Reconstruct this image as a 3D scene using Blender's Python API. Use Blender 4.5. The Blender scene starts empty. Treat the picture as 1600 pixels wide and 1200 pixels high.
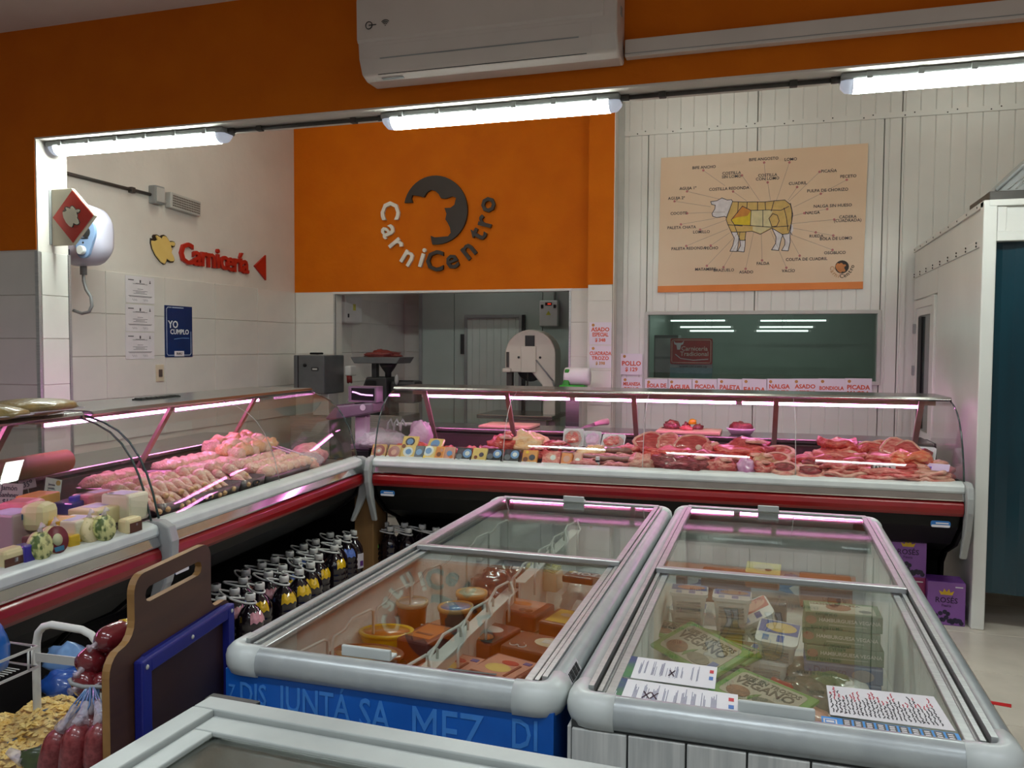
import bpy, bmesh, math, random
from mathutils import Vector, Matrix, noise
D = bpy.data
SC = bpy.context.scene
COL = SC.collection
PI = math.pi
R = math.radians

# ------------------------------------------------------------------ camera, world, exposure
FOC = 1295.62
YAW, PITCH, ROLL = R(17.2757), R(2.6139), R(0.33327)
def _axes():
    cy, sy, cp, sp = math.cos(YAW), math.sin(YAW), math.cos(PITCH), math.sin(PITCH)
    fw = Vector((-sy*cp, cy*cp, -sp)); rt = Vector((cy, sy, 0)); up = rt.cross(fw)
    r = math.cos(ROLL)*rt + math.sin(ROLL)*up
    u = -math.sin(ROLL)*rt + math.cos(ROLL)*up
    return r, u, fw
CR, CU, CF = _axes()
EYE = Vector((0, 0, 1.6))
cam = D.cameras.new('camera'); cam.sensor_width = 36; cam.lens = FOC/1600*36; cam.clip_start = .05
camo = D.objects.new('camera', cam); COL.objects.link(camo)
camo.matrix_world = Matrix(((CR.x, CU.x, -CF.x, EYE.x), (CR.y, CU.y, -CF.y, EYE.y), (CR.z, CU.z, -CF.z, EYE.z), (0, 0, 0, 1)))
SC.camera = camo
W = D.worlds.new('world'); SC.world = W; W.use_nodes = True
W.node_tree.nodes['Background'].inputs[0].default_value = (1.0, .96, .88, 1)
W.node_tree.nodes['Background'].inputs[1].default_value = .17
SC.view_settings.view_transform = 'Standard'; SC.view_settings.look = 'None'
SC.view_settings.exposure = 0.0; SC.view_settings.gamma = 1; SC.view_settings.use_curve_mapping = False
SC.cycles.max_bounces = 8; SC.cycles.transparent_max_bounces = 24; SC.cycles.use_denoising = True
SC.cycles.caustics_reflective = False; SC.cycles.caustics_refractive = False
SC.cycles.sample_clamp_indirect = 4.0
TUBE_E, TUBE_B, LED_E, SHOP_E = 54.0, 25.0, 36.0, 52.0      # strengths of the ceiling tubes, butchery tubes, counter LEDs, shop panels

def at(px, py, X=None, Y=None, Z=None):
    """the point seen at photo pixel px, py that lies on the given plane of the room"""
    d = CF + (px-800)/FOC*CR - (py-600)/FOC*CU
    if X is not None: t = (X-EYE.x)/d.x
    elif Y is not None: t = (Y-EYE.y)/d.y
    else: t = (Z-EYE.z)/d.z
    return EYE + d*t

# ------------------------------------------------------------------ materials
def lin(c):
    return tuple((x/255/12.92 if x/255 <= .04045 else ((x/255+.055)/1.055)**2.4) for x in c)
_mats = {}
def mat(name, c, rough=.5, metal=0, c2=None, ns=8, nd=3, bump=0, bs=40, coat=0, emit=0, alpha=1, stretch=None, ramp=(.35, .65), sss=0, spec=None):
    """procedural surface: base colour c varying to c2 by noise, with bump relief"""
    if name in _mats: return _mats[name]
    m = D.materials.new(name); m.use_nodes = True; nt = m.node_tree; b = nt.nodes['Principled BSDF']
    L = nt.links.new
    col = (*lin(c), 1)
    b.inputs['Base Color'].default_value = col; b.inputs['Roughness'].default_value = rough; b.inputs['Metallic'].default_value = metal
    if coat: b.inputs['Coat Weight'].default_value = coat; b.inputs['Coat Roughness'].default_value = .06
    if spec is not None: b.inputs['Specular IOR Level'].default_value = spec
    if sss: b.inputs['Subsurface Weight'].default_value = sss; b.inputs['Subsurface Radius'].default_value = (.02, .008, .006)
    if emit: b.inputs['Emission Color'].default_value = col; b.inputs['Emission Strength'].default_value = emit
    if c2 is not None or bump:
        tc = nt.nodes.new('ShaderNodeTexCoord'); src = tc.outputs['Object']
        if stretch:
            mp = nt.nodes.new('ShaderNodeMapping'); mp.inputs['Scale'].default_value = stretch
            L(src, mp.inputs[0]); src = mp.outputs[0]
    if c2 is not None:
        n = nt.nodes.new('ShaderNodeTexNoise'); n.inputs['Scale'].default_value = ns; n.inputs['Detail'].default_value = nd
        L(src, n.inputs['Vector'])
        r = nt.nodes.new('ShaderNodeValToRGB'); r.color_ramp.elements[0].position, r.color_ramp.elements[1].position = ramp
        r.color_ramp.elements[0].color = col; r.color_ramp.elements[1].color = (*lin(c2), 1)
        L(n.outputs[0], r.inputs[0]); L(r.outputs[0], b.inputs['Base Color'])
    if bump:
        n = nt.nodes.new('ShaderNodeTexNoise'); n.inputs['Scale'].default_value = bs; n.inputs['Detail'].default_value = 3
        L(src, n.inputs['Vector'])
        bp = nt.nodes.new('ShaderNodeBump'); bp.inputs['Strength'].default_value = bump; bp.inputs['Distance'].default_value = .01
        L(n.outputs[0], bp.inputs['Height']); L(bp.outputs[0], b.inputs['Normal'])
    _mats[name] = m
    return m
def glass(name, tint=(250, 252, 250), refl=.035, power=4.0, gmax=.9, rough=.01):
    """thin clear sheet: transparent, with the mirror share rising towards grazing view"""
    if name in _mats: return _mats[name]
    m = D.materials.new(name); m.use_nodes = True; nt = m.node_tree; nt.nodes.clear(); L = nt.links.new
    o = nt.nodes.new('ShaderNodeOutputMaterial'); mx = nt.nodes.new('ShaderNodeMixShader')
    t = nt.nodes.new('ShaderNodeBsdfTransparent'); t.inputs[0].default_value = (*lin(tint), 1)
    g = nt.nodes.new('ShaderNodeBsdfGlossy'); g.inputs['Roughness'].default_value = rough
    lw = nt.nodes.new('ShaderNodeLayerWeight'); lw.inputs[0].default_value = .5
    p = nt.nodes.new('ShaderNodeMath'); p.operation = 'POWER'; p.inputs[1].default_value = power
    ma = nt.nodes.new('ShaderNodeMath'); ma.operation = 'MULTIPLY_ADD'; ma.inputs[1].default_value = gmax-refl; ma.inputs[2].default_value = refl
    L(lw.outputs['Facing'], p.inputs[0]); L(p.outputs[0], ma.inputs[0]); L(ma.outputs[0], mx.inputs[0])
    L(t.outputs[0], mx.inputs[1]); L(g.outputs[0], mx.inputs[2]); L(mx.outputs[0], o.inputs[0])
    _mats[name] = m
    return m
def film(name, tint, white=.18, rough=.25):
    """crinkled clear plastic: mostly transparent with a hazy sheen"""
    if name in _mats: return _mats[name]
    m = D.materials.new(name); m.use_nodes = True; nt = m.node_tree; L = nt.links.new
    b = nt.nodes['Principled BSDF']; b.inputs['Base Color'].default_value = (*lin(tint), 1); b.inputs['Roughness'].default_value = rough
    o = nt.nodes['Material Output']; mx = nt.nodes.new('ShaderNodeMixShader'); t = nt.nodes.new('ShaderNodeBsdfTransparent')
    mx.inputs[0].default_value = white
    n = nt.nodes.new('ShaderNodeTexNoise'); n.inputs['Scale'].default_value = 30
    tc = nt.nodes.new('ShaderNodeTexCoord'); L(tc.outputs['Object'], n.inputs['Vector'])
    bp = nt.nodes.new('ShaderNodeBump'); bp.inputs['Strength'].default_value = 1; bp.inputs['Distance'].default_value = .03
    L(n.outputs[0], bp.inputs['Height']); L(bp.outputs[0], b.inputs['Normal'])
    L(t.outputs[0], mx.inputs[1]); L(b.outputs[0], mx.inputs[2]); L(mx.outputs[0], o.inputs[0])
    _mats[name] = m
    return m
def flat(c, rough=.5, coat=0):
    """plain print / plastic colour, one per colour"""
    return mat('print_%02x%02x%02x' % tuple(c) + ('_gloss' if coat else ''), c, rough, coat=coat, c2=tuple(max(0, int(x*.93)) for x in c), ns=20)

ORANGE = mat('orange_paint', (210, 108, 0), .7, c2=(203, 101, 0), ns=3, spec=.2, bump=.25, bs=25)
WHITEP = mat('white_paint', (226, 220, 212), .6, c2=(216, 210, 202), ns=2, bump=.2, bs=20)
CEIL = mat('ceiling_paint', (236, 222, 216), .8, c2=(228, 214, 208), ns=2)
TILE = mat('white_tile', (226, 223, 216), .22, c2=(218, 216, 210), ns=3)
GROUT = mat('tile_grout', (168, 162, 156), .8, c2=(150, 146, 140), ns=6)
PANEL = mat('panel_white', (226, 226, 222), .28, c2=(218, 218, 214), ns=2)
FLOORT = mat('floor_tile', (206, 196, 184), .25, c2=(196, 186, 174), ns=5)
ALU = mat('brushed_aluminium', (196, 198, 198), .35, .75, c2=(180, 182, 184), ns=20, stretch=(.3, 6, 6))
STEEL = mat('stainless_steel', (188, 188, 186), .22, .95, c2=(165, 165, 165), ns=12, stretch=(.3, 8, 8))
CHROME = mat('chrome_trim', (215, 215, 215), .10, 1, c2=(200, 200, 200), ns=5)
RIMG = mat('freezer_rim_grey', (184, 190, 190), .32, .25, c2=(172, 178, 180), ns=14, bump=.05, bs=60)
CORNER = mat('rim_corner_plastic', (206, 212, 210), .35, c2=(198, 204, 202), ns=6)
LEDGE = mat('white_ledge', (214, 218, 216), .28, c2=(200, 205, 204), ns=6)
LINER = mat('freezer_liner', (206, 206, 200), .5, c2=(222, 222, 220), ns=9, bump=.4, bs=30)
BLACK = mat('black_panel', (8, 8, 9), .5, c2=(12, 11, 12), ns=6, spec=.25)
DARK = mat('dark_plastic', (38, 38, 40), .4, c2=(30, 30, 32), ns=8)
GREYP = mat('grey_plastic', (150, 152, 152), .4, c2=(140, 142, 142), ns=8)
LGREY = mat('light_grey_plastic', (190, 190, 186), .4, c2=(182, 182, 178), ns=8)
WHITEPL = mat('white_plastic', (222, 222, 220), .35, c2=(214, 214, 212), ns=6)
RED = mat('red_bumper', (140, 3, 9), .3, c2=(128, 2, 7), ns=6, coat=.15)
PIPE = mat('grey_conduit', (70, 64, 60), .45, c2=(60, 56, 52), ns=12)
PAPER = mat('white_paper', (226, 222, 226), .7, c2=(218, 214, 218), ns=8)
GLASS = glass('clear_glass', refl=.02, power=4.0, gmax=.55)
LIDGLASS = glass('lid_glass', (250, 252, 250), refl=.035, power=3.2, gmax=.7)
WINGLASS = glass('window_glass', (232, 240, 236), refl=.05)
EDGE = mat('glass_edge', (40, 62, 60), .2, c2=(60, 80, 78), ns=6)
FILM = film('plastic_film', (240, 240, 240))
BAGF = film('clear_bag', (236, 226, 236), .42)
TUBEM = mat('tube_glow', (240, 252, 244), .4, emit=TUBE_E)
TUBEB = mat('tube_glow_butchery', (246, 255, 238), .4, emit=TUBE_B)
SHOPM = mat('tube_glow_shop', (240, 249, 255), .4, emit=SHOP_E)
LEDM = mat('pink_led_glow', (255, 150, 232), .4, emit=LED_E)

# ------------------------------------------------------------------ mesh helpers
class G:
    def __init__(s): s.v, s.f, s.sm = [], [], []
    def add(s, vs, fs, M=None, sm=False):
        n = len(s.v)
        s.v += [tuple(M @ Vector(v)) if M is not None else tuple(v) for v in vs]
        s.f += [tuple(i+n for i in f) for f in fs]; s.sm += [sm]*len(fs)
        return s
    def box(s, x0, x1, y0, y1, z0, z1, M=None):
        return s.add([(x0,y0,z0),(x1,y0,z0),(x1,y1,z0),(x0,y1,z0),(x0,y0,z1),(x1,y0,z1),(x1,y1,z1),(x0,y1,z1)],
                     [(0,3,2,1),(4,5,6,7),(0,1,5,4),(1,2,6,5),(2,3,7,6),(3,0,4,7)], M)
    def plate(s, pts, d):
        """polygon pts extruded by vector d"""
        n = len(pts); d = Vector(d); p = [Vector(q) for q in pts]; q = [a+d for a in p]
        nr = Vector((0, 0, 0))
        for i in range(n): nr += p[i].cross(p[(i+1) % n])
        if nr.dot(d) > 0: p, q = p[::-1], q[::-1]
        return s.add(p+q, [tuple(range(n)), tuple(range(2*n-1, n-1, -1))] + [(i, n+i, n+(i+1) % n, (i+1) % n) for i in range(n)])
    def loft(s, rings, closed=False, cap=True, sm=True, M=None):
        n = len(rings[0]); vs = [p for r in rings for p in r]; fs = []
        m = len(rings)
        for k in range(m if closed else m-1):
            a, b = k*n, ((k+1) % m)*n
            for i in range(n): fs.append((a+i, a+(i+1) % n, b+(i+1) % n, b+i))
        if cap and not closed: fs.append(tuple(range(n-1, -1, -1))); fs.append(tuple(range((m-1)*n, m*n)))
        return s.add(vs, fs, M, sm)
    def tube(s, pts, r, n=8, closed=False, M=None, sm=True):
        P = [Vector(p) for p in pts]; m = len(P); rings = []
        t0 = (P[1]-P[0]).normalized(); ref = Vector((0, 0, 1)) if abs(t0.z) < .9 else Vector((1, 0, 0))
        a = t0.cross(ref).normalized()
        for i in range(m):
            if closed: t = P[(i+1) % m]-P[i-1]
            else: t = P[min(i+1, m-1)]-P[max(i-1, 0)]
            t.normalize(); a = (a-t*a.dot(t)).normalized(); b = t.cross(a)
            rr = r[i] if isinstance(r, (list, tuple)) else r
            rings.append([P[i]+rr*(math.cos(k/n*2*PI)*a+math.sin(k/n*2*PI)*b) for k in range(n)])
        return s.loft(rings, closed, True, sm, M)
    def lathe(s, prof, n=16, M=None, sm=True):
        return s.loft([[(r*math.cos(k/n*2*PI), r*math.sin(k/n*2*PI), z) for k in range(n)] for r, z in prof], False, True, sm, M)
    def ball(s, c, rad, nu=14, nv=9, fn=None, M=None):
        rings = []
        for j in range(nv+1):
            th = PI*(.02+.96*j/nv); rg = []
            for i in range(nu):
                ph = 2*PI*i/nu; d = Vector((math.sin(th)*math.cos(ph), math.sin(th)*math.sin(ph), -math.cos(th)))
                k = fn(d) if fn else 1
                rg.append((c[0]+rad[0]*d.x*k, c[1]+rad[1]*d.y*k, c[2]+rad[2]*d.z*k))
            rings.append(rg)
        return s.loft(rings, False, True, True, M)
    def rbox(s, x0, x1, y0, y1, z0, z1, r, n=4, M=None):
        """box with rounded vertical corners"""
        pts = rrect(x0, x1, y0, y1, r, n)
        s.plate([(x, y, z0) for x, y in pts], (0, 0, z1-z0)) if M is None else s.add_plate(pts, z0, z1, M)
        return s
    def add_plate(s, pts, z0, z1, M):
        n = len(pts)
        return s.add([(x, y, z0) for x, y in pts]+[(x, y, z1) for x, y in pts], [tuple(range(n-1, -1, -1)), tuple(range(n, 2*n))]+[(i, (i+1) % n, n+(i+1) % n, n+i) for i in range(n)], M)
def rrect(x0, x1, y0, y1, r, n=4):
    out = []
    for cx, cy, a0 in ((x1-r, y1-r, 0), (x0+r, y1-r, 90), (x0+r, y0+r, 180), (x1-r, y0+r, 270)):
        for k in range(n+1):
            a = R(a0+90*k/n); out.append((cx+r*math.cos(a), cy+r*math.sin(a)))
    return out
def ribbon(pts, w, nrm, th=.0006):
    """thin printed line along pts on a plane with normal nrm"""
    g = G(); nrm = Vector(nrm)
    for a, b in zip(pts, pts[1:]):
        a, b = Vector(a), Vector(b); t = (b-a)
        if t.length < 1e-6: continue
        t.normalize(); c = nrm.cross(t)*w/2; e = t*w*.3
        g.plate([a-e-c, b+e-c, b+e+c, a-e+c], nrm*th)
    return g
def frame4(g, x0, x1, z0, z1, w, y0, y1):
    """rectangular frame in the XZ plane"""
    g.box(x0, x0+w, y0, y1, z0, z1); g.box(x1-w, x1, y0, y1, z0, z1); g.box(x0+w, x1-w, y0, y1, z0, z0+w); g.box(x0+w, x1-w, y0, y1, z1-w, z1)
    return g
def obj(name, g, m, parent=None, bevel=0, seg=2, loc=None, rot=None, M=None):
    me = D.meshes.new(name)
    me.from_pydata(g.v, [], g.f)
    if bevel:
        bm = bmesh.new(); bm.from_mesh(me)
        bmesh.ops.remove_doubles(bm, verts=bm.verts, dist=1e-6)
        bm.normal_update()
        es = [e for e in bm.edges if len(e.link_faces) == 2 and e.calc_face_angle(0) > .5]
        bmesh.ops.bevel(bm, geom=es, offset=bevel, segments=seg, profile=.5, affect='EDGES', clamp_overlap=True)
        for f in bm.faces: f.smooth = False
        bm.to_mesh(me); bm.free()
    else:
        me.polygons.foreach_set('use_smooth', g.sm)
    me.materials.append(m)
    o = D.objects.new(name, me); COL.objects.link(o)
    if parent is not None: o.parent = parent
    if M is not None: o.matrix_local = M
    if loc: o.location = loc
    if rot: o.rotation_euler = rot
    return o
def tag(o, label, cat, group=None, kind=None):
    if label: o['label'] = label
    if cat: o['category'] = cat
    if group: o['group'] = group
    if kind: o['kind'] = kind
    return o
def thing(name, label, cat, loc=(0, 0, 0), rz=0, group=None):
    o = D.objects.new(name, None); COL.objects.link(o); o.empty_display_size = .05
    o.location = loc; o.rotation_euler = (0, 0, rz)
    return tag(o, label, cat, group)
def struct(name, g, m, parent=None, bevel=0):
    o = obj(name, g, m, parent, bevel)
    if parent is None: o['kind'] = 'structure'
    return o
def dup(o, loc, rz=None, label=None, group=None, scale=None, rot=None):
    r = o.copy(); COL.objects.link(r); r.location = loc
    if rz is not None: r.rotation_euler = (0, 0, rz)
    if rot is not None: r.rotation_euler = rot
    if scale: r.scale = scale
    if label: r['label'] = label
    if group: r['group'] = group
    for ch in list(o.children):
        c = ch.copy(); COL.objects.link(c); c.parent = r
        for g2 in list(ch.children):
            d = g2.copy(); COL.objects.link(d); d.parent = c
    return r
_tx = {}
def text_mesh(body, size, ext=.0005, off=0, sx=1):
    k = (body, round(size, 4), ext, off, sx)
    if k in _tx: return _tx[k]
    cu = D.curves.new('lettering', 'FONT'); cu.body = body; cu.size = size; cu.extrude = ext; cu.offset = off*size
    cu.align_x = 'CENTER'; cu.align_y = 'CENTER'; cu.resolution_u = 2; cu.space_line = .85
    ob = D.objects.new('lettering', cu); COL.objects.link(ob)
    dg = bpy.context.evaluated_depsgraph_get(); dg.update()
    me = D.meshes.new_from_object(ob.evaluated_get(dg))
    if sx != 1:
        for v in me.vertices: v.co.x *= sx
    D.objects.remove(ob); D.curves.remove(cu)
    _tx[k] = me
    return me
WY = Matrix(((1, 0, 0, 0), (0, 0, -1, 0), (0, 1, 0, 0), (0, 0, 0, 1)))       # text on a wall that faces -Y
WX = Matrix(((0, 0, 1, 0), (1, 0, 0, 0), (0, 1, 0, 0), (0, 0, 0, 1)))        # text on a wall that faces +X
WZ = Matrix.Identity(4)                                                      # text lying face up
def text(body, size, m, parent, loc, B=WY, spin=0, off=.0, ext=.0005, name='lettering', sx=1):
    me = text_mesh(body, size, ext, off, sx)
    if not me.materials: me.materials.append(m)
    elif me.materials[0] is not m:
        me = me.copy(); me.materials[0] = m
    o = D.objects.new(name, me); COL.objects.link(o)
    if parent is not None: o.parent = parent
    o.matrix_local = Matrix.Translation(loc) @ B @ Matrix.Rotation(spin, 4, 'Z')
    return o
def lump(seed, rad, amp=.25, sc=1.6, nu=18, nv=11, flatten=.35):
    """irregular organic lump resting on z = 0"""
    o = Vector((seed*7.31, seed*3.7, seed*1.9))
    def fn(d):
        k = 1+amp*noise.noise(d*sc+o)+amp*.5*noise.noise(d*sc*2.7+o)
        return k
    g = G().ball((0, 0, 0), rad, nu, nv, fn)
    g.v = [(x, y, max(z, -rad[2]*flatten)+rad[2]*flatten) for x, y, z in g.v]
    return g
# ------------------------------------------------------------------ the room
WXL, WYB, YF = -4.8, 7.7, 4.05              # left wall, back wall, front of the beam wall
CEILZ, BEAMZ, TILEZ = 3.52, 2.86, 2.15
def tiles(parent, spans, zs, plane, facing, gap=.004, th=.008):
    """spans: list of (a0, a1); zs: row edges; one tile object per cell, set proud of the grout"""
    cache = {}
    for a0, a1 in spans:
        for z0, z1 in zip(zs, zs[1:]):
            k = (round(a1-a0, 3), round(z1-z0, 3))
            if k not in cache:
                w, h = a1-a0-gap, z1-z0-gap
                g = G()
                if facing == '-Y': g.box(0, w, -th, .002, 0, h)
                elif facing == '+X': g.box(-.002, th, 0, w, 0, h)
                elif facing == '-X': g.box(-th, .002, 0, w, 0, h)
                o = obj('tile', g, TILE, parent, bevel=.0015, seg=1); cache[k] = o
            else:
                s = cache[k]; o = s.copy(); COL.objects.link(o); o.parent = parent
            o.location = (a0+gap/2, plane, z0+gap/2) if facing == '-Y' else (plane, a0+gap/2, z0+gap/2)
ROWS = [.86, 1.182, 1.505, 1.828, TILEZ]

fl = struct('floor', G().box(-9, 4.5, -4, 12, -.1, -.006), GROUT)
tg = G().box(0, .616, 0, .616, -.008, 0)
t0 = None
for i in range(-5, 5):
    for j in range(-1, 10):
        if i < -1 and j < 3: continue
        x, y = .37+i*.62, 1.46+(j-1)*.62
        if t0 is None: t0 = o = obj('tile', tg, FLOORT, fl, bevel=.0015, seg=1)
        else: o = t0.copy(); COL.objects.link(o); o.parent = fl
        o.location = (x, y, 0)
tag(obj('tape_strip', G().plate([(.945, 4.19, .0005), (.945, 4.155, .0005), (1.058, 4.133, .0005), (1.068, 4.172, .0005)], (0, 0, .001)), mat('red_tape', (196, 30, 34), .5, c2=(180, 24, 28), ns=20)), 'red tape stripe stuck on the beige floor beside the right freezer', 'tape')

struct('ceiling', G().box(-9, 4.5, -4, YF, CEILZ, CEILZ+.1), CEIL)
struct('ceiling_butchery', G().box(-6.2, 3.4, YF+.24, 11.6, 4.2, 4.3), CEIL)

# front wall: orange beam over the opening, wall end left of it
g = G(); g.box(-9, 4.5, YF, YF+.24, BEAMZ+.004, 4.3); g.box(-9, -4.345, YF, YF+.24, TILEZ+.03, BEAMZ+.004)
wf = struct('wall_front', g, ORANGE)
g = G(); g.box(-9, 4.5, YF+.004, YF+.236, BEAMZ-.006, BEAMZ+.004); struct('soffit', g, WHITEP, wf)
g = G(); g.box(-4.349, -4.335, YF+.004, YF+.236, 0, BEAMZ-.006); g.box(-9, -4.349, YF+.006, YF+.236, 0, TILEZ+.03); struct('wall_end', g, WHITEP, wf)
tiles(wf, [(-6.8, -6.2), (-6.2, -5.58), (-5.58, -4.96), (-4.96, -4.35)], [1.06, 1.34, 1.63, 1.9, TILEZ+.02], YF+.006, '-Y')
tiles(wf, [(YF+.02, YF+.225)], [1.06, 1.34, 1.63, 1.9, TILEZ+.02], -4.335, '+X')
struct('corner_trim', G().box(-4.352, -4.326, YF-.006, YF+.014, 0, TILEZ+.02), ALU, wf)
struct('corner_trim', G().box(-4.352, -4.326, YF+.226, YF+.246, 0, TILEZ+.02), ALU, wf)

# left wall with three courses of tile
wl = struct('wall_left', G().box(WXL-.2, WXL, YF+.24, WYB+.12, 0, 4.2), WHITEP)
tiles(wl, [(4.30, 4.44), (4.44, 5.08), (5.08, 5.72), (5.72, 6.37), (6.37, 7.02), (7.02, 7.69)], ROWS, WXL+.002, '+X')

# back wall, orange over a wide doorway
g = G(); g.box(WXL-.2, -1.38, WYB, WYB+.14, TILEZ, 4.2)
wb = struct('wall_back', g, ORANGE)
g = G(); g.box(WXL-.2, -4.325, WYB+.004, WYB+.14, 0, TILEZ); g.box(-1.82, -1.38, WYB+.004, WYB+.14, 0, TILEZ); struct('wall_lower', g, WHITEP, wb)
tiles(wb, [(-4.79, -4.33)], ROWS, WYB+.004, '-Y'); tiles(wb, [(-1.815, -1.62)], ROWS, WYB+.004, '-Y')
tiles(wb, [(WYB+.012, WYB+.135)], ROWS, -4.325, '+X')
struct('doorway_trim', G().box(-4.345, -1.80, WYB-.012, WYB+.145, TILEZ-.022, TILEZ), WHITEPL, wb)
struct('doorway_trim', G().box(-4.335, -4.318, WYB-.01, WYB+.012, 0, TILEZ-.022), ALU, wb)
struct('doorway_trim', G().box(-1.83, -1.812, WYB-.01, WYB+.145, 0, TILEZ-.022), ALU, wb)
# pillar at the right of the doorway
pl = struct('pillar', G().box(-1.62, -1.383, WYB-.16, WYB, TILEZ+.02, 4.2), ORANGE)
struct('pillar_lower', G().box(-1.615, -1.388, WYB-.15, WYB, 0, TILEZ+.02), WHITEP, pl)
tiles(pl, [(-1.618, -1.386)], [1.06, 1.38, 1.70, 2.02, TILEZ+.02], WYB-.15, '-Y')
struct('pillar_side', G().box(-1.383, -1.375, WYB-.16, WYB, 0, 4.2), WHITEP, pl)

# insulated panel wall with ribs
def ribbed(x0, x1, z0, z1, y, pitch=.116):
    """one insulated wall panel, its face at y towards -Y, shallow V grooves running upwards"""
    xs = [x0+.003]; ys = [y+.006]
    xs.append(x0+.007); ys.append(y)
    k = math.ceil((x0+.02)/pitch)
    while k*pitch < x1-.02:
        c = k*pitch; xs += [c-.005, c, c+.005]; ys += [y, y+.005, y]; k += 1
    xs += [x1-.007, x1-.003]; ys += [y, y+.006]
    prof = list(zip(xs, ys))+[(x1-.003, y+.08), (x0+.003, y+.08)]
    return G().plate([(a, b, z0) for a, b in prof], (0, 0, z1-z0))
wp = struct('wall_back_panels', G().box(-1.375, 3.4, WYB+.085, WYB+.12, 0, 1.28), GROUT)
g = G(); g.box(-1.375, 3.4, WYB+.085, WYB+.12, 1.93, 4.2); g.box(-1.375, -1.12, WYB+.085, WYB+.12, 1.28, 1.93); g.box(.91, 3.4, WYB+.085, WYB+.12, 1.28, 1.93); struct('panel_backing', g, GROUT, wp)
for a in [(-1.375, -1.10, 0, 3.55), (-1.10, -.143, 1.915, 3.55), (-.143, .886, 1.915, 3.55), (-1.10, -.143, 0, 1.295), (-.143, .886, 0, 1.295), (.886, 1.023, 0, 3.55), (1.023, 2.19, 0, 3.55), (2.19, 3.36, 0, 3.55),
          (-1.375, -.143, 3.56, 4.2), (-.143, 1.023, 3.56, 4.2), (1.023, 2.19, 3.56, 4.2), (2.19, 3.36, 3.56, 4.2)]:
    struct('panel', ribbed(*a, WYB), PANEL, wp)
struct('panel_trim', G().box(-1.33, 3.36, WYB-.012, WYB+.004, 3.535, 3.58), PANEL, wp)
g = G(); g.box(-1.375, -1.318, WYB-.02, WYB+.002, 0, 4.2); struct('corner_trim', g, LGREY, wp)
g = G().box(1.05, 1.078, WYB-.012, WYB+.002, 0, 2.42); struct('corner_trim', g, PANEL, wp)
sc = G()
for i in range(14):
    for z in (3.55, 3.568): sc.ball((-1.2+i*.32+(z-3.55)*4, WYB-.012, z), (.006, .004, .006), 6, 4)
struct('screws', sc, DARK, wp)

# window in the panel wall
wn = thing('window_1', None, None); wn['kind'] = 'structure'
g = frame4(G(), -1.11, .898, 1.285, 1.925, .03, WYB-.022, WYB+.085); struct('window_frame', g, LGREY, wn, .003)
struct('window_pane', G().box(-1.082, .87, WYB+.03, WYB+.036, 1.313, 1.897), WINGLASS, wn)

# the room behind the window
g = G(); g.box(-1.3, 2.2, 11.3, 11.4, 0, 2.5); g.box(-1.32, -1.26, WYB+.15, 11.3, 0, 2.5); g.box(1.5, 1.6, WYB+.15, 11.3, 0, 2.5); g.box(-1.3, 1.6, WYB+.15, 11.4, 2.5, 2.6)
struct('wall_cutting_room', g, mat('cutting_room_panel', (160, 172, 164), .45, c2=(150, 162, 154), ns=2))

# the room behind the doorway
BR = mat('back_room_panel', (176, 188, 182), .4, c2=(168, 180, 174), ns=2)
g = G().box(-4.7, -4.47, WYB+.14, 9.75, 0, 2.9); br = struct('wall_back_room_left', g, WHITEP)
tiles(br, [(WYB+.15+.46*i, WYB+.15+.46*(i+1)) for i in range(4)], [.86, 1.19, 1.52, 1.85, 2.12], -4.468, '+X')
b2 = struct('wall_back_room_back', G().box(-4.47, -4.1, 9.72, 9.85, 0, 2.9), WHITEP)
tiles(b2, [(-4.46, -4.11)], [.86, 1.19, 1.52, 1.85, 2.12], 9.718, '-Y')
b3 = struct('wall_cold_room', G().box(-4.1, -1.3, 9.45, 9.85, 0, 2.9), GROUT)
for x0, x1 in ((-4.1, -3.67), (-3.67, -2.56), (-2.56, -1.3)): struct('panel', G().box(x0+.004, x1-.004, 9.425, 9.452, 0, 2.9), BR, b3, .003)
struct('corner_trim', G().box(-4.13, -4.09, 9.41, 9.46, 0, 2.9), GREYP, b3)
struct('wall_back_room_right', G().box(-1.5, -1.4, WYB+.14, 9.45, 0, 2.9), BR)
struct('ceiling_back_room', G().box(-4.7, -1.4, WYB+.14, 9.85, 2.9, 2.98), CEIL)

# white insulated box (cold room) at the right
PX = 1.135
bx = struct('wall_box_side', G().box(PX+.03, PX+.07, 5.3, WYB-.02, 0, 2.40), GROUT)
for y0, y1, z0, z1 in ((5.26, 6.60, .08, 2.19), (6.60, 7.62, 2.0, 2.19), (7.48, 7.62, .08, 2.0), (5.26, 7.62, 2.215, 2.40)):
    struct('panel', G().box(PX, PX+.04, y0+.003, y1-.003, z0, z1), PANEL, bx, .003)
struct('box_trim', G().box(PX-.008, PX+.03, 5.25, 7.62, 2.18, 2.222), PANEL, bx, .003)
struct('box_trim', G().box(PX-.012, PX+.05, 5.25, 7.62, 2.395, 2.43), PANEL, bx, .003)
struct('box_trim', G().box(PX-.004, PX+.02, 5.26, 7.62, 0, .09), LGREY, bx, .003)
sc = G()
for i in range(9):
    for z in (2.19, 2.21, 2.412): sc.ball((PX-.012, 5.4+i*.27, z), (.004, .007, .007), 6, 4)
struct('screws', sc, DARK, bx)
bf = struct('wall_box_front', G().box(1.24, 3.4, 5.262, 5.34, 2.22, 2.405), PANEL)
struct('corner_post', G().box(PX-.012, 1.192, 5.238, 5.32, 0, 2.43), PANEL, bf, .006)
struct('box_trim', G().box(1.192, 3.4, 5.235, 5.30, 2.20, 2.255), PANEL, bf, .004)
struct('box_trim', G().box(1.15, 3.4, 5.235, 5.30, 2.395, 2.43), PANEL, bf, .004)
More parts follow.
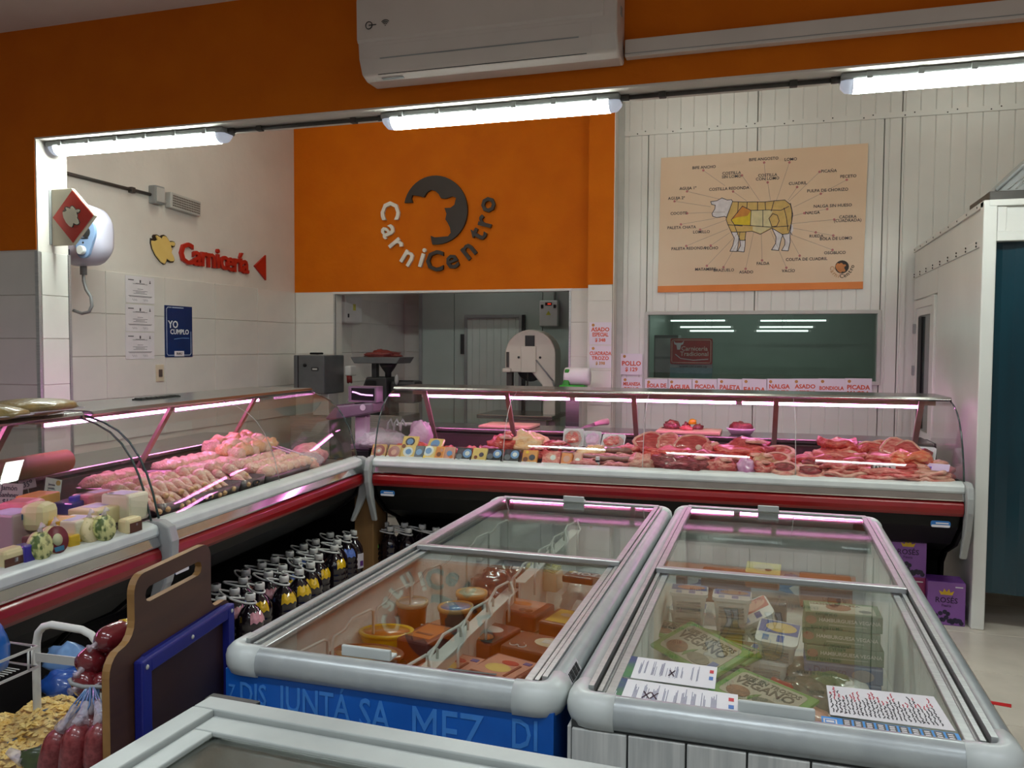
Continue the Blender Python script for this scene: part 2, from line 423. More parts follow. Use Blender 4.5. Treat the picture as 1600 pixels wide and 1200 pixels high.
struct('panel_strip', G().box(1.195, 1.24, 5.25, 5.32, 2.255, 2.395), PANEL, bf, .004)
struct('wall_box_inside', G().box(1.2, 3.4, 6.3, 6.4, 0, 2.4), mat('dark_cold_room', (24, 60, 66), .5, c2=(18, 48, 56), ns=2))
struct('wall_right', G().box(3.4, 3.5, YF, 11, 0, 4.2), WHITEP)
# side door of the box
d1 = thing('door_1', None, None); d1['kind'] = 'structure'
g = G(); g.box(PX-.014, PX+.03, 6.62, 6.70, .1, 1.99); g.box(PX-.014, PX+.03, 7.40, 7.47, .1, 1.99); g.box(PX-.014, PX+.03, 6.70, 7.40, 1.92, 1.99); struct('door_frame', g, PANEL, d1, .004)
g = G(); g.box(PX-.006, PX+.03, 6.70, 6.82, .1, 1.92); g.box(PX-.006, PX+.03, 7.32, 7.40, .1, 1.92); g.box(PX-.006, PX+.03, 6.82, 7.32, 1.86, 1.92); g.box(PX-.006, PX+.03, 6.82, 7.32, .1, .96); struct('door_leaf', g, PANEL, d1)
struct('door_pane', G().box(PX+.006, PX+.012, 6.82, 7.32, .96, 1.86), mat('dark_pane', (78, 92, 92), .12, c2=(66, 80, 80), ns=2), d1)
struct('pane_gasket', G().box(PX-.008, PX+.02, 7.17, 7.325, .97, 1.85), BLACK, d1)
for z in (1.76, 1.42): struct('hinge', G().box(PX-.03, PX-.01, 7.40, 7.45, z-.04, z+.04), GREYP, d1, .004)
# teal strip curtain
TEAL = mat('teal_strip', (0, 54, 68), .22, c2=(0, 40, 52), ns=3, stretch=(1, 1, .3), coat=.3)
cu = thing('strip_curtain', 'dark teal plastic strip curtain hanging in the doorway of the white box', 'curtain', (1.2, 5.30, .2))
for i in range(7):
    x = i*.2; pts = [(x-.02+j*.06, (.012 if i % 2 else 0)+.012*math.sin(j*1.3+i), .02*((i*3) % 4)/4) for j in range(5)]
    obj('strip', G().plate(pts+[(p[0], p[1]+.004, p[2]) for p in pts[::-1]], (0, 0, 2.02-pts[0][2])), TEAL, cu)

# ------------------------------------------------------------------ lamps
def tube_light(name, x0, x1, y, z, glow, label, group=None):
    t = thing(name, label, 'ceiling light', ((x0+x1)/2, y, z), 0, group); h = (x1-x0)/2
    arc = lambda r, a0, a1, n: [(r*math.cos(R(a0+(a1-a0)*k/n)), r*math.sin(R(a0+(a1-a0)*k/n))) for k in range(n+1)]
    pr = [(-.058, 0), (.058, 0), (.062, -.02), (.055, -.03), (-.055, -.03), (-.062, -.02)]
    obj('housing', G().plate([(-h, a, b) for a, b in pr], (2*h, 0, 0)), GREYP, t, .004)
    df = [(a*1.0, -.03+b*.9) for a, b in arc(.056, 180, 360, 10)]
    obj('diffuser', G().plate([(-h+.055, a, b) for a, b in df], (2*h-.11, 0, 0)), glow, t)
    for s in (-1, 1):
        pts = [[(s*(h-.055), a, b) for a, b in df], [(s*(h-.02), a*.95, -.03+(b+.03)*.93) for a, b in df], [(s*h, a*.7, -.03+(b+.03)*.5) for a, b in df]]
        obj('end_cap', G().loft(pts), mat('clear_end', (214, 222, 240), .1, c2=(200, 210, 230), ns=4, emit=.35), t)
    for k in range(6):
        x = -h+.12+k*(2*h-.24)/5
        for s in (-1, 1): obj('clip', G().box(x-.012, x+.012, s*.066-.004, s*.066+.004, -.035, -.004), GREYP, t)
    return t
ZL = BEAMZ-.008
tube_light('tube_light', -4.325, -3.03, 4.17, ZL, TUBEM, 'lit tube light under the orange beam at its left end')
tube_light('tube_light', -2.03, -.735, 4.17, ZL, TUBEM, 'lit tube light under the orange beam below the air conditioner')
tube_light('tube_light', .285, 1.58, 4.17, ZL, TUBEM, 'lit tube light under the orange beam above the strip curtain')
def conduit(x0, x1, clips, label):
    t = thing('conduit', label, 'conduit', (x0, 4.17, ZL-.012))
    obj('pipe', G().tube([(0, 0, 0), (x1-x0, 0, 0)], .011, 10), PIPE, t)
    for c in clips: obj('clip', G().box(c-x0-.018, c-x0+.018, -.018, .018, -.016, .012), PIPE, t, .004)
    for c in (.01, x1-x0-.02): obj('coupling', G().tube([(c-.02, 0, 0), (c+.03, 0, 0)], .016, 10), PIPE, t)
conduit(-3.03, -2.03, [-2.82, -2.22], 'dark conduit under the beam between the left and middle tube lights')
conduit(-.735, .285, [-.53, .08], 'dark conduit under the beam between the middle and right tube lights')
# tubes that the beam hides: over the butchery, the back room and the shop behind the viewer
for i, x in enumerate((-3.5, -.6, 1.9)):
    tube_light('tube_light', x-.65, x+.65, 5.6, 4.19, TUBEB, ['tube light on the butchery ceiling over the left counter', 'tube light on the butchery ceiling over the meat counter', 'tube light on the butchery ceiling over the white box'][i])
tube_light('tube_light', -3.6, -2.4, 8.7, 2.89, mat('tube_glow_back', (225, 240, 232), .4, emit=6), 'tube light on the ceiling of the back room behind the doorway')
for i, (x, y) in enumerate(((-2.4, .5), (-.3, .5), (1.8, .5), (-2.4, -1.9), (-.3, -1.9), (1.8, -1.9))):
    t = thing('ceiling_panel', 'recessed lamp panel in the shop ceiling in front of the beam', 'ceiling light', (x, y, CEILZ-.002), 0, 'shop ceiling panels')
    obj('trim', frame4(G(), -.62, .62, -.08, .08, .02, 0, .02), LGREY, t, rot=(-PI/2, 0, 0)); obj('diffuser', G().add([(-.6, -.06, -.004), (-.6, .06, -.004), (.6, .06, -.004), (.6, -.06, -.004)], [(0, 1, 2, 3)]), SHOPM, t); obj('tray', G().box(-.6, .6, -.06, .06, -.002, .0015), LGREY, t)
tube_light('tube_light', -.9, .7, 9.4, 2.49, mat('window_fill_glow', (232, 246, 238), .4, emit=16), 'unseen fill lamp added to brighten the room behind the window')  # added lamp, out of view, to brighten what shows through the window
for i, (x, z, w) in enumerate(((-.62, 1.86, .46), (-.58, 1.80, .42), (-.5, 1.755, .36), (.3, 1.875, .52), (.24, 1.81, .42), (.2, 1.765, .4))):  # glowing bars added in place of light reflections in the window
    y = 10.6 if i % 3 == 0 else 10.4 if i % 3 == 1 else 10.2
    p = at((1090, 1102, 1112, 1239, 1228, 1222)[i], (501, 511, 517, 501, 511, 517)[i], Y=y)
    t = thing('reflection_bar', 'thin glowing bar standing in for a window reflection, ' + ['uppermost of the left three', 'middle of the left three', 'lowest of the left three', 'uppermost of the right three', 'middle of the right three', 'lowest of the right three'][i], 'light', p)
    obj('tube', G().tube([(-w*.75, 0, 0), (w*.75, 0, 0)], .009, 8), mat('reflection_glow', (235, 250, 245), .4, emit=3.0), t)
    for s in (-1, 1): obj('end_cap', G().box(s*w*.75-.015, s*w*.75+.015, -.012, .012, -.012, .012), LGREY, t)
    obj('hanger', G().tube([(0, 0, .005), (0, 0, 2.5-p.z)], .003, 5), GREYP, t)

# ------------------------------------------------------------------ air conditioner and trunking
AC = mat('ac_white', (214, 204, 198), .28, c2=(208, 198, 192), ns=3)
ac = thing('air_conditioner', 'white wall air conditioner mounted high on the orange beam', 'air conditioner', (-1.36, YF, 2.955))
h = .66
prof = [(0, .0), (-.12, 0), (-.17, .02), (-.205, .09), (-.215, .17), (-.22, .38), (-.20, .42), (0, .42)]
obj('casing', G().plate([(-h, a, b) for a, b in prof], (2*h, 0, 0)), AC, ac, .012, 3)
obj('front_panel', G().plate([(-h+.0, a, b) for a, b in [(-.217, .165), (-.225, .18), (-.23, .37), (-.21, .415), (-.2, .415), (-.2, .165)]], (2*h-.06, 0, 0)), AC, ac, .006)
fpl = G().plate([(-h+.07, a, b) for a, b in [(-.214, .15), (-.205, .085), (-.178, .035), (-.170, .04), (-.197, .09), (-.206, .15)]], (2*h-.19, 0, 0))
obj('louver', fpl, AC, ac, .003)
obj('louver_gap', G().plate([(-h+.09, a, b) for a, b in [(-.172, .032), (-.166, .018), (-.16, .02), (-.166, .034)]], (2*h-.24, 0, 0)), DARK, ac)
obj('louver_lip', G().plate([(-h+.12, a, b) for a, b in [(-.2085, .088), (-.207, .082), (-.203, .083), (-.204, .089)]], (2*h-.3, 0, 0)), GREYP, ac)
obj('warning_label', G().plate([(-h+.1, -.1425, .008), (-h+.22, -.1425, .008), (-h+.22, -.128, .003), (-h+.1, -.128, .003)], (0, -.0015, -.0015)), GREYP, ac)
text('S.JAMES', .03, DARK, ac, (-.05, -.2325, .335), off=.02, name='brand_lettering')
obj('display_icon', G().tube([(-.5+.0, -.2285, .235), (-.5, -.2285, .237)], .003, 6), DARK, ac)
g = G().tube([(-.59+.018*math.cos(a), -.2285, .245+.018*math.sin(a)) for a in [i*PI/6 for i in range(12)]], .0025, 5, True); g.tube([(-.59, -.2285, .245), (-.55, -.2285, .245)], .0025, 5)
for rr in (.012, .02, .028): g.tube([(-.5+rr*math.sin(R(a)), -.2285, .235+rr*math.cos(R(a))) for a in (-45, -22, 0, 22, 45)], .002, 5)
o = obj('key_icon', g, DARK, ac); o['kind'] = 'stuff'
obj('side_vent', G().box(h-.001, h+.004, -.12, -.09, .2, .24), GREYP, ac)
tr = thing('cable_trunking', 'white plastic trunking along the beam right of the air conditioner', 'trunking', (-.69, YF, 3.02))
obj('channel', G().box(0, 3.2, -.055, 0, -.04, .042), AC, tr, .005)
obj('lid_line', G().box(0, 3.2, -.057, -.054, -.027, -.024), GREYP, tr)

# ------------------------------------------------------------------ things on the left wall and the wall end
HO = [(75, 160), (105, 165), (100, 130), (115, 108), (150, 100), (190, 115), (205, 120), (212, 100), (240, 88), (270, 100), (295, 130), (312, 155), (350, 148), (380, 155), (392, 180), (380, 220), (350, 235), (335, 235), (345, 260), (340, 300), (370, 350), (380, 390), (360, 425), (320, 430), (285, 420), (270, 425), (255, 460), (235, 468), (190, 440), (130, 370), (90, 290), (72, 220)]
HF = [(78, 190), (120, 190), (150, 170), (130, 125), (140, 115), (185, 135), (210, 150), (225, 110), (245, 105), (268, 118), (290, 150), (310, 170), (345, 160), (372, 165), (375, 195), (355, 215), (320, 205), (325, 240), (335, 265), (328, 305), (355, 350), (365, 390), (350, 410), (320, 415), (285, 400), (262, 385), (255, 420), (235, 460), (190, 440), (130, 370), (90, 290), (75, 220)]
COWHEAD = [((x-232)/320, -(y-278)/380) for x, y in HO]; COWFACE = [((x-232)/320, -(y-278)/380) for x, y in HF]
CREAM = mat('cream_board', (232, 200, 120), .5, c2=(226, 194, 112), ns=5); DKBR = mat('dark_brown_board', (44, 32, 26), .5, c2=(38, 28, 22), ns=5)
SIGNRED = mat('sign_red', (184, 40, 24), .45, c2=(176, 34, 20), ns=5)
ch = thing('cow_head_sign', 'cream cow head cutout with dark outline on the left white wall', 'sign', at(253.5, 390, X=WXL))
obj('outline', G().plate([(.0, a*.29, b*.245) for a, b in COWHEAD], (.012, 0, 0)), DKBR, ch)
obj('face', G().plate([(.012, a*.29, b*.245) for a, b in COWFACE], (.010, 0, 0)), CREAM, ch)
lw = thing('wall_lettering', 'red raised lettering on the left white wall between cow head and arrow', 'sign', (WXL, 0, 0))
y = at(278, 395, X=WXL).y
for c, px, py, s in zip('Carnicería', (289, 305, 316.5, 327.5, 338, 347, 357, 366.5, 373.5, 380.5), (398, 400.5, 402, 404, 405, 407.5, 410, 411.5, 411, 414), (1,)*10):
    p = at(px, py, X=WXL)
    o = text(c, .255, SIGNRED, lw, (.014, p.y, p.z), WX, 0, .022, .012, 'letter')
ar = tag(obj('arrow_sign', G().plate([(0, -.1, 0), (0, .09, .125), (0, .09, -.125)], (.02, 0, 0)), SIGNRED, None, .003, loc=at(405, 417, X=WXL)), 'red triangle arrow pointing left at the end of the red lettering', 'sign')
INK = flat((60, 58, 66)); LINK = flat((120, 116, 126)); INKR = flat((150, 40, 60)); BLUEP = mat('navy_print', (14, 44, 100), .4, c2=(12, 40, 92), ns=6)
for i, yy in enumerate((453, 497, 540)):
    c = at(219, yy, X=WXL+.012)
    t = thing('certificate', ['upper', 'middle', 'lower'][i]+' white certificate sheet of the three on the tiled left wall', 'paper', c)
    obj('sheet', G().box(0, .0015, -.158, .158, -.106, .104), PAPER, t)
    g = G()
    for k, (dz, w) in enumerate(((.05, .1), (.045, .16), (.005, .06), (-.01, .16), (-.02, .1), (-.03, .15), (-.05, .26), (-.056, .24))): g.box(.0015, .0019, -w/2, w/2, dz-.0015, dz+.0015)
    g.box(.0015, .0019, -.13, -.07, .07, .077); g.box(.0015, .0019, -.006, .008, .055, .078); g.box(.0015, .0019, .1, .118, .055, .062); g.box(.0015, .0019, .105, .112, .06, .078)
    obj('print', g, INK, t)
    g = G()
    for cy in (-.06, .06): g.tube([(.002, cy-.03+.006*j, -.08+.01*math.sin(j*2.1)) for j in range(10)], .0008, 4)
    obj('signature', g, LINK, t)
t = thing('notice_poster', 'navy blue notice poster on the tiled left wall', 'poster', at(279, 518, X=WXL+.012))
obj('board', G().box(0, .004, -.17, .17, -.215, .215), BLUEP, t)
fr = [(.0045, -.15, .19), (.0045, -.15, -.19), (.0045, .15, -.19)]
obj('border', ribbon([(.0045, -.09, .2), (.0045, -.135, .2), (.0045, -.15, .185), (.0045, -.15, -.185), (.0045, -.135, -.2), (.0045, .135, -.2), (.0045, .15, -.185), (.0045, .15, .0)], .006, (1, 0, 0)), flat((190, 205, 225)), t)
text('YO', .085, flat((235, 238, 242)), t, (.005, -.07, .055), WX, 0, .02); text('CUMPLO', .058, flat((235, 238, 242)), t, (.005, .008, -.005), WX, 0, .02)
obj('underline', ribbon([(.0045, -.06, -.065), (.0045, .04, -.055), (.0045, .125, -.056)], .005, (1, 0, 0)), flat((120, 160, 210)), t)
obj('tab', G().box(.004, .006, -.06, .06, -.21, -.165), PAPER, t, .001)
text('INAU', .03, INK, t, (.0065, 0, -.188), WX, 0, .02)
obj('heading', G().box(.004, .0046, -.08, .06, .196, .203), flat((190, 205, 225)), t)
t = thing('wall_switch', 'cream switch plate on the tiled wall below the certificates', 'switch', at(249, 583, X=WXL+.01))
obj('plate', G().box(0, .01, -.045, .045, -.07, .07), mat('cream_plastic', (216, 204, 178), .4, c2=(208, 196, 170), ns=6), t, .004)
obj('rocker', G().box(.01, .016, -.02, .02, -.03, .03), mat('brown_rocker', (96, 84, 78), .4, c2=(86, 74, 70), ns=8), t, .002)
# conduit, junction box and emergency lamp
t = thing('conduit', 'thin dark conduit along the left white wall to a junction box', 'conduit', (WXL, 0, 0))
obj('pipe', G().tube([at(70, 262, X=WXL+.02)-Vector((WXL, 0, 0)), at(236, 304, X=WXL+.02)-Vector((WXL, 0, 0))], .013, 8), PIPE, t)
p = at(206, 297, X=WXL+.02); obj('clip', G().box(0, .04, p.y-.02, p.y+.02, p.z-.022, p.z+.022), PIPE, t, .004)
t = thing('junction_box', 'small grey junction box on the left wall beside the emergency lamp', 'junction box', at(240, 305, X=WXL))
obj('box', G().box(0, .07, -.06, .05, -.075, .07), GREYP, t, .008); obj('cover', G().box(.07, .078, -.05, .04, -.06, .055), LGREY, t, .003)
obj('plug', G().tube([(.03, .05, -.02), (.03, .1, -.045)], .014, 8), WHITEPL, t)
t = thing('emergency_lamp', 'tilted grid faced emergency lamp on the left white wall', 'emergency light', at(282, 320, X=WXL), 0); t.rotation_euler = (R(-3), 0, 0)
obj('case', G().box(0, .06, -.19, .19, -.065, .065), LGREY, t, .008)
g = G()
for i in range(16):
    for j in range(5): g.box(.06, .064, -.165+i*.0215, -.165+i*.0215+.013, -.048+j*.02, -.048+j*.02+.012)
o = obj('led_grid', g, mat('lamp_grid', (120, 112, 104), .3, c2=(110, 102, 96), ns=8), t); o['kind'] = 'stuff'
# diamond sign on the wall end
t = thing('hanging_sign', 'white projecting sign with red diamond and cow head at the wall end', 'sign', (-4.33, 4.17, 2.39))
obj('bracket', G().box(-.005, .0, -.03, .03, -.17, .17), GREYP, t, .002)
obj('panel', G().plate([(0, -.012, -.175), (0, -.012, .175), (.16, -.012, .175), (.335, -.012, 0), (.16, -.012, -.175)], (0, .024, 0)), mat('sign_cream', (222, 212, 190), .45, c2=(216, 206, 184), ns=5), t, .002)
obj('diamond', G().plate([(.01, -.0125, 0), (.165, -.0125, .162), (.325, -.0125, 0), (.165, -.0125, -.162)], (0, -.002, 0)), SIGNRED, t)
obj('cow_outline', G().plate([(.160+a*.140, -.015, b*.138) for a, b in COWHEAD], (0, -.001, 0)), DKBR, t)
obj('cow_head', G().plate([(.159+a*.140, -.0162, b*.138) for a, b in COWFACE], (0, -.001, 0)), mat('sign_cream', (222, 212, 190)), t)
# water heater behind the wall end
HW = mat('heater_white', (216, 214, 232), .3, c2=(208, 206, 226), ns=4)
t = thing('water_heater', 'white water heater with blue dial panel behind the diamond sign', 'water heater', (-4.415, 4.42, 2.325))
def hring(k, y): return [(x*k, y, z*k) for x, z in rrect(-.19, .17, -.205, .205, .15, 6)]
obj('tank', G().loft([hring(.80, .20), hring(.95, .16), hring(1.0, .07), hring(.97, .03), hring(.90, -.01), hring(.75, -.035), hring(.4, -.045)]), HW, t)
obj('wall_bracket', G().box(-.40, -.15, .08, .14, -.08, .08), HW, t, .01)
def disc(cx, cz, r, y, d, n=18): return G().plate([(cx+r*math.cos(a*2*PI/n), y, cz+r*math.sin(a*2*PI/n)) for a in range(n)], (0, -d, 0))
pan = [(.142-.002, .0), (.10, .07)] ; bp_ = [(.125+.09*math.cos(R(a)), .0+.095*math.sin(R(a))) for a in range(-30, 205, 12)]+[(.05, -.085)]+[(.115+.055*math.cos(R(a)), -.118+.05*math.sin(R(a))) for a in range(170, 365, 15)]
obj('dial_panel', G().plate([(a, -.03, b) for a, b in bp_], (0, -.02, 0)), mat('heater_blue', (150, 180, 222), .35, c2=(142, 172, 214), ns=5), t, .004)
obj('knob', disc(.115, -.116, .03, -.05, .028), WHITEPL, t, .004); obj('knob_mark', disc(.118, -.066, .007, -.05, .002, 10), DARK, t)
obj('gauge', disc(.142, .0, .034, -.05, .003), DARK, t); obj('print', G().box(.10, .16, -.0515, -.05, -.042, -.035), DARK, t); obj('sticker', G().box(-.03, .0, -.047, -.044, -.145, -.105), INK, t)
g = G().tube([(-.03, .1, -.19), (-.03, .1, -.26)], .022, 8); obj('hose_fitting', g, GREYP, t)
obj('hose', G().tube([(-.03, .1, -.25), (-.03, .1, -.30), (-.01, .1, -.36), (.03, .1, -.41), (.035, .1, -.47), (.01, .1, -.51), (-.05, .1, -.52), (-.12, .1, -.50)], .011, 8), GREYP, t)
# ------------------------------------------------------------------ logo on the orange wall
def L3(x, y, Y=WYB-.03): return at(420+x*.35, 180+y*.35, Y=Y)
t = thing('cow_logo', 'dark brown round cow logo cutout on the orange back wall', 'sign', (L3(744, 423)).to_tuple())
o0 = L3(744, 423)
cx, cy, rr = 744, 423, 148
out = [(cx+142*math.cos(R(a)), cy-154*math.sin(R(a))) for a in range(168, -104, -8)]
inn = [(722, 538), (740, 545), (770, 543), (800, 540), (812, 525), (808, 500), (798, 480), (788, 465), (793, 440), (784, 414), (810, 413), (828, 400), (836, 368), (818, 362), (790, 372), (768, 370), (758, 352), (742, 337), (724, 333), (706, 344), (692, 366), (668, 360), (640, 356), (636, 372), (641, 390)]
obj('disc', G().plate([L3(a, b)-o0 for a, b in out+inn], (0, .03, 0)), DKBR, t)
lt = thing('logo_lettering', 'curved raised lettering under the cow logo on the orange wall', 'sign', o0.to_tuple())
for i, (c, x, y) in enumerate(zip('CarniCentro', (537, 540, 572, 623, 684, 740, 815, 886, 930, 957, 970), (426, 515, 572, 630, 638, 655, 645, 600, 530, 475, 400))):
    p = L3(x, y)-o0; a = math.atan2(p.z-.0, p.x)+PI/2
    text(c, .285, mat('letter_white', (232, 226, 214), .5, c2=(226, 220, 208), ns=5) if i < 5 else DKBR, lt, (p.x, p.y+.012, p.z), WY, a, .018, .014, 'letter')
# ------------------------------------------------------------------ refrigerated glass counters
BUMPG = mat('grey_bumper', (168, 170, 170), .35, c2=(158, 160, 160), ns=6)
INNER = mat('tray_steel', (150, 140, 140), .3, .7, c2=(130, 122, 122), ns=9)
BADGE = mat('badge_blue', (40, 110, 180), .35, c2=(36, 104, 172), ns=9)
GL = [(.035, .862), (.045, .90), (.062, .97), (.09, 1.05), (.125, 1.12), (.17, 1.18), (.225, 1.228), (.30, 1.265), (.39, 1.29)]
def offs(p, t):
    out = []
    for i, (a, b) in enumerate(p):
        q0, q1 = p[max(i-1, 0)], p[min(i+1, len(p)-1)]; dx, dy = q1[0]-q0[0], q1[1]-q0[1]; l = math.hypot(dx, dy)
        out.append((a+dy/l*t, b-dx/l*t))
    return out
def X(g, poly, u0, u1): return g.plate([(u0, a, b) for a, b in poly], (u1-u0, 0, 0))
def counter(label, L, npane, org, rz, ends=(1, 1), leds=3, nstrut=4, badge=(), led_in=.08, strut_u=None):
    t = thing('display_counter', label, 'counter', org, rz)
    # black base, built as a hollow shell below the tray
    obj('base', X(G(), [(.02, .675), (.06, .60), (.22, .47), (.44, .38), (.52, .30), (.54, .04), (1.04, .04), (1.04, .80), (.02, .80)], .012, L-.012), BLACK, t, .006)
    obj('kick_plate', X(G(), [(.56, 0), (1.0, 0), (1.0, .045), (.56, .045)], .05, L-.05), DARK, t)
    obj('bumper_band', X(G(), [(.03, .668), (-.003, .672), (-.018, .69), (-.022, .715), (-.016, .74), (0, .755), (.03, .755)], .008, L-.008), RED, t, .003)
    obj('chrome_strip', X(G(), [(.03, .756), (-.012, .757), (-.016, .765), (.0, .80), (.03, .802)], .006, L-.006), CHROME, t, .002)
    obj('ledge', X(G(), [(.04, .80), (-.004, .80), (-.008, .812), (-.004, .838), (.006, .848), (.058, .862), (.07, .855), (.07, .80)], .004, L-.004), LEDGE, t, .003)
    obj('tray', X(G(), [(.07, .81), (.07, .835), (.78, .85), (.80, .80)], .02, L-.02), INNER, t)
    obj('back_panel', X(G(), [(.78, .80), (.78, .95), (.80, .965), (1.04, .965), (1.04, .80)], .015, L-.015), mat('inner_panel', (120, 100, 104), .3, .5, c2=(104, 88, 92), ns=7), t, .004)
    obj('worktop', X(G(), [(.77, .968), (.768, .985), (.775, .992), (1.16, .992), (1.16, .968)], 0, L), STEEL, t, .002)
    obj('top_shelf', X(G(), [(.36, 1.287), (.345, 1.298), (.36, 1.312), (.80, 1.312), (.80, 1.298), (.42, 1.287)], .0, L), STEEL, t, .003)
    obj('lamp_rail', X(G(), [(.665, 1.242), (.665, 1.298), (.735, 1.298), (.735, 1.242)], .02, L-.02), mat('lamp_rail', (196, 168, 150), .35, .4, c2=(188, 160, 142), ns=6), t)
    w = (L-2*led_in)/leds
    for i in range(leds):
        g = G().tube([(led_in+i*w+.02, .70, 1.230), (led_in+(i+1)*w-.02, .70, 1.230)], .0095, 8); obj('led_tube', g, LEDM, t)
        for e in (led_in+i*w+.01, led_in+(i+1)*w-.01): obj('tube_holder', G().box(e-.01, e+.01, .69, .712, 1.22, 1.244), WHITEPL, t)
    for i in range(nstrut):
        u = strut_u[i] if strut_u else L*(i+.5)/nstrut
        obj('strut', G().plate([(u-.016, .50, 1.286), (u+.016, .50, 1.286), (u+.016, .76, .87), (u-.016, .76, .87)], (0, .014, .008)), mat('strut_metal', (178, 150, 142), .4, .3, c2=(168, 142, 134), ns=6), t)
        obj('strut_foot', G().box(u-.045, u+.045, .72, .77, .85, .872), INNER, t, .003)
    inn = offs(GL, -.006)
    for i in range(npane):
        a, b = i*L/npane+.003, (i+1)*L/npane-.003
        obj('glass_pane', X(G(), GL+inn[::-1], a, b), GLASS, t)
        if i: obj('pane_edge', G().tube([(a-.003, p, q) for p, q in offs(GL, .001)], .0022, 5), LGREY, t)
    side = [(.07, .862)]+inn+[(.78, 1.285), (.86, .995), (.80, .97), (.78, .862)]
    for s, e in ((0, ends[0]), (1, ends[1])):
        u = s*L
        if e:
            obj('end_pane', X(G(), side, u-.004 if s else u-.001, u+.001 if s else u+.004), GLASS, t)
            obj('end_edge', G().tube([(u, p, q) for p, q in GL], .005, 6), EDGE, t)
            k = -1 if s == 0 else 1
            obj('end_panel', X(G(), [(.0, .845), (-.01, .66), (.05, .59), (.21, .46), (.43, .37), (.51, .29), (.53, .0), (1.06, 0), (1.06, .99), (.80, .99), (.78, .85)], u, u+k*.02), BLACK, t, .004)
            obj('end_bumper', X(G(), [(.07, .862), (.0, .862), (-.045, .84), (-.062, .78), (-.058, .70), (-.03, .60), (.01, .52), (.06, .42), (.085, .425), (.05, .52), (.03, .60), (.02, .68), (.03, .80)], u-.004 if s else u+.004, u+k*.034), BUMPG, t, .008)
    for u in badge:
        obj('badge', G().plate([(u+a, -.0, .625+b) for a, b in rrect(-.05, .05, -.018, .018, .012)], (0, -.004, 0)), BADGE, t).rotation_euler = (0, 0, 0)
        obj('badge_stripe', G().plate([(u+a, -.0045, .614+b) for a, b in rrect(-.047, .047, -.006, .007, .005)], (0, -.001, 0)), PAPER, t)
        obj('badge_print', G().box(u-.025, u+.04, -.0053, -.0045, .627, .634), PAPER, t)
    return t
RC0, RCA, RCL = Vector((-2.505, 4.945, 0)), R(2.2), 3.55
rc = counter('long glass meat counter with pink light along the back of the shop', RCL, 4, RC0, RCA, (1, 1), 3, 5, (.11, RCL-.12), strut_u=[.17, .78, 1.66, 2.57, 3.42])
LA = R(94.3)
LB0 = Vector((-2.425, 2.885, 0)); LA0 = LB0+Vector((math.sin(R(4.3))*1.62, -math.cos(R(4.3))*1.62, 0))
lcb = counter('glass chicken counter with pink light along the left side', 2.06, 2, LB0, LA, (1, 1), 2, 2, (.10,), strut_u=[.78, 1.62])
lca = counter('glass cheese counter with pink light nearest on the left', 1.57, 1, LA0, LA, (1, 1), 1, 2, (), .2, strut_u=[.5, 1.35])
MR = Matrix.Translation(RC0) @ Matrix.Rotation(RCA, 4, 'Z')
MB_ = Matrix.Translation(LB0) @ Matrix.Rotation(LA, 4, 'Z')
MA = Matrix.Translation(LA0) @ Matrix.Rotation(LA, 4, 'Z')
def vent(M, u, v, L):
    p = M @ Vector((u, v, 1.313)); return p
t = thing('air_grille', 'dark slotted grille lying on top of the left chicken counter', 'grille', MB_ @ Vector((.8, .62, 1.312)), LA)
obj('plate', G().box(-.16, .16, -.03, .03, 0, .006), DARK, t)
for i in range(8): obj('slat', G().box(-.15+i*.04, -.125+i*.04, -.024, .024, .006, .011), PIPE, t)
# corner filler board with the two grey end strips
tag(obj('corner_board', G().plate([(-2.66, 4.99, 0), (-2.66, 4.99, .70), (-2.53, 5.01, .70), (-2.53, 5.01, 0)], (-.05, .3, 0)), mat('raw_board', (122, 88, 48), .6, c2=(104, 74, 40), ns=3, stretch=(6, 6, .6)), None, .003), 'brown board closing the corner between the two glass counters', 'board')

tag(obj('black_filler', G().plate([(-2.60, 5.13, 0), (-2.60, 5.13, .66), (-3.25, 5.02, .66), (-3.25, 5.02, 0)], (-.004, .03, 0)), BLACK), 'black panel added to keep the corner behind the wine jugs dark', 'panel')  # dark sheet added to black out the lit wall beyond the gap
# ------------------------------------------------------------------ poster with the cuts of beef
def PW(px, py, dy=0): return at(px, py, Y=WYB-.016-dy)
def C3(x, y, d=0): return PW(1000+x/4, 200+y/4, d)
p0 = PW(1190, 340)
po = thing('beef_cuts_poster', 'large beige beef cuts poster with an orange lower band on the white panel wall', 'poster', p0.to_tuple())
def rel(p): return p-p0
POST = mat('poster_beige', (226, 198, 168), .35, c2=(220, 190, 160), ns=1.5)
POSTL = mat('poster_pale', (226, 208, 202), .4, c2=(222, 202, 194), ns=1.5)
obj('sheet', G().plate([rel(C3(132, 187)), rel(C3(1427, 95)), rel(C3(1393, 1005)), rel(C3(110, 1028))], (0, .012, 0)), POST, po)
obj('band', G().plate([rel(C3(111, 988)), rel(C3(1395, 960)), rel(C3(1393, 1005)), rel(C3(110, 1028))], (0, -.0008, 0)), mat('poster_orange', (226, 128, 40), .4, c2=(220, 122, 34), ns=4), po)
BODY = [(578, 460), (640, 463), (700, 462), (780, 462), (840, 455), (905, 450), (940, 478), (950, 520), (948, 580), (935, 640), (930, 660), (890, 665), (825, 626), (752, 664), (700, 645), (640, 650), (570, 650), (548, 600), (538, 570), (560, 510)]
TAN = flat((214, 178, 104)); YEL = flat((228, 196, 30)); ORG = flat((212, 138, 52)); PALE = flat((220, 206, 160)); NAVY = flat((46, 42, 62))
def shape(name, pts, m, lift): return obj(name, G().plate([rel(C3(a, b, .0)) + Vector((0, -.0004*lift, 0)) for a, b in pts], (0, -.0004, 0)), m, po)
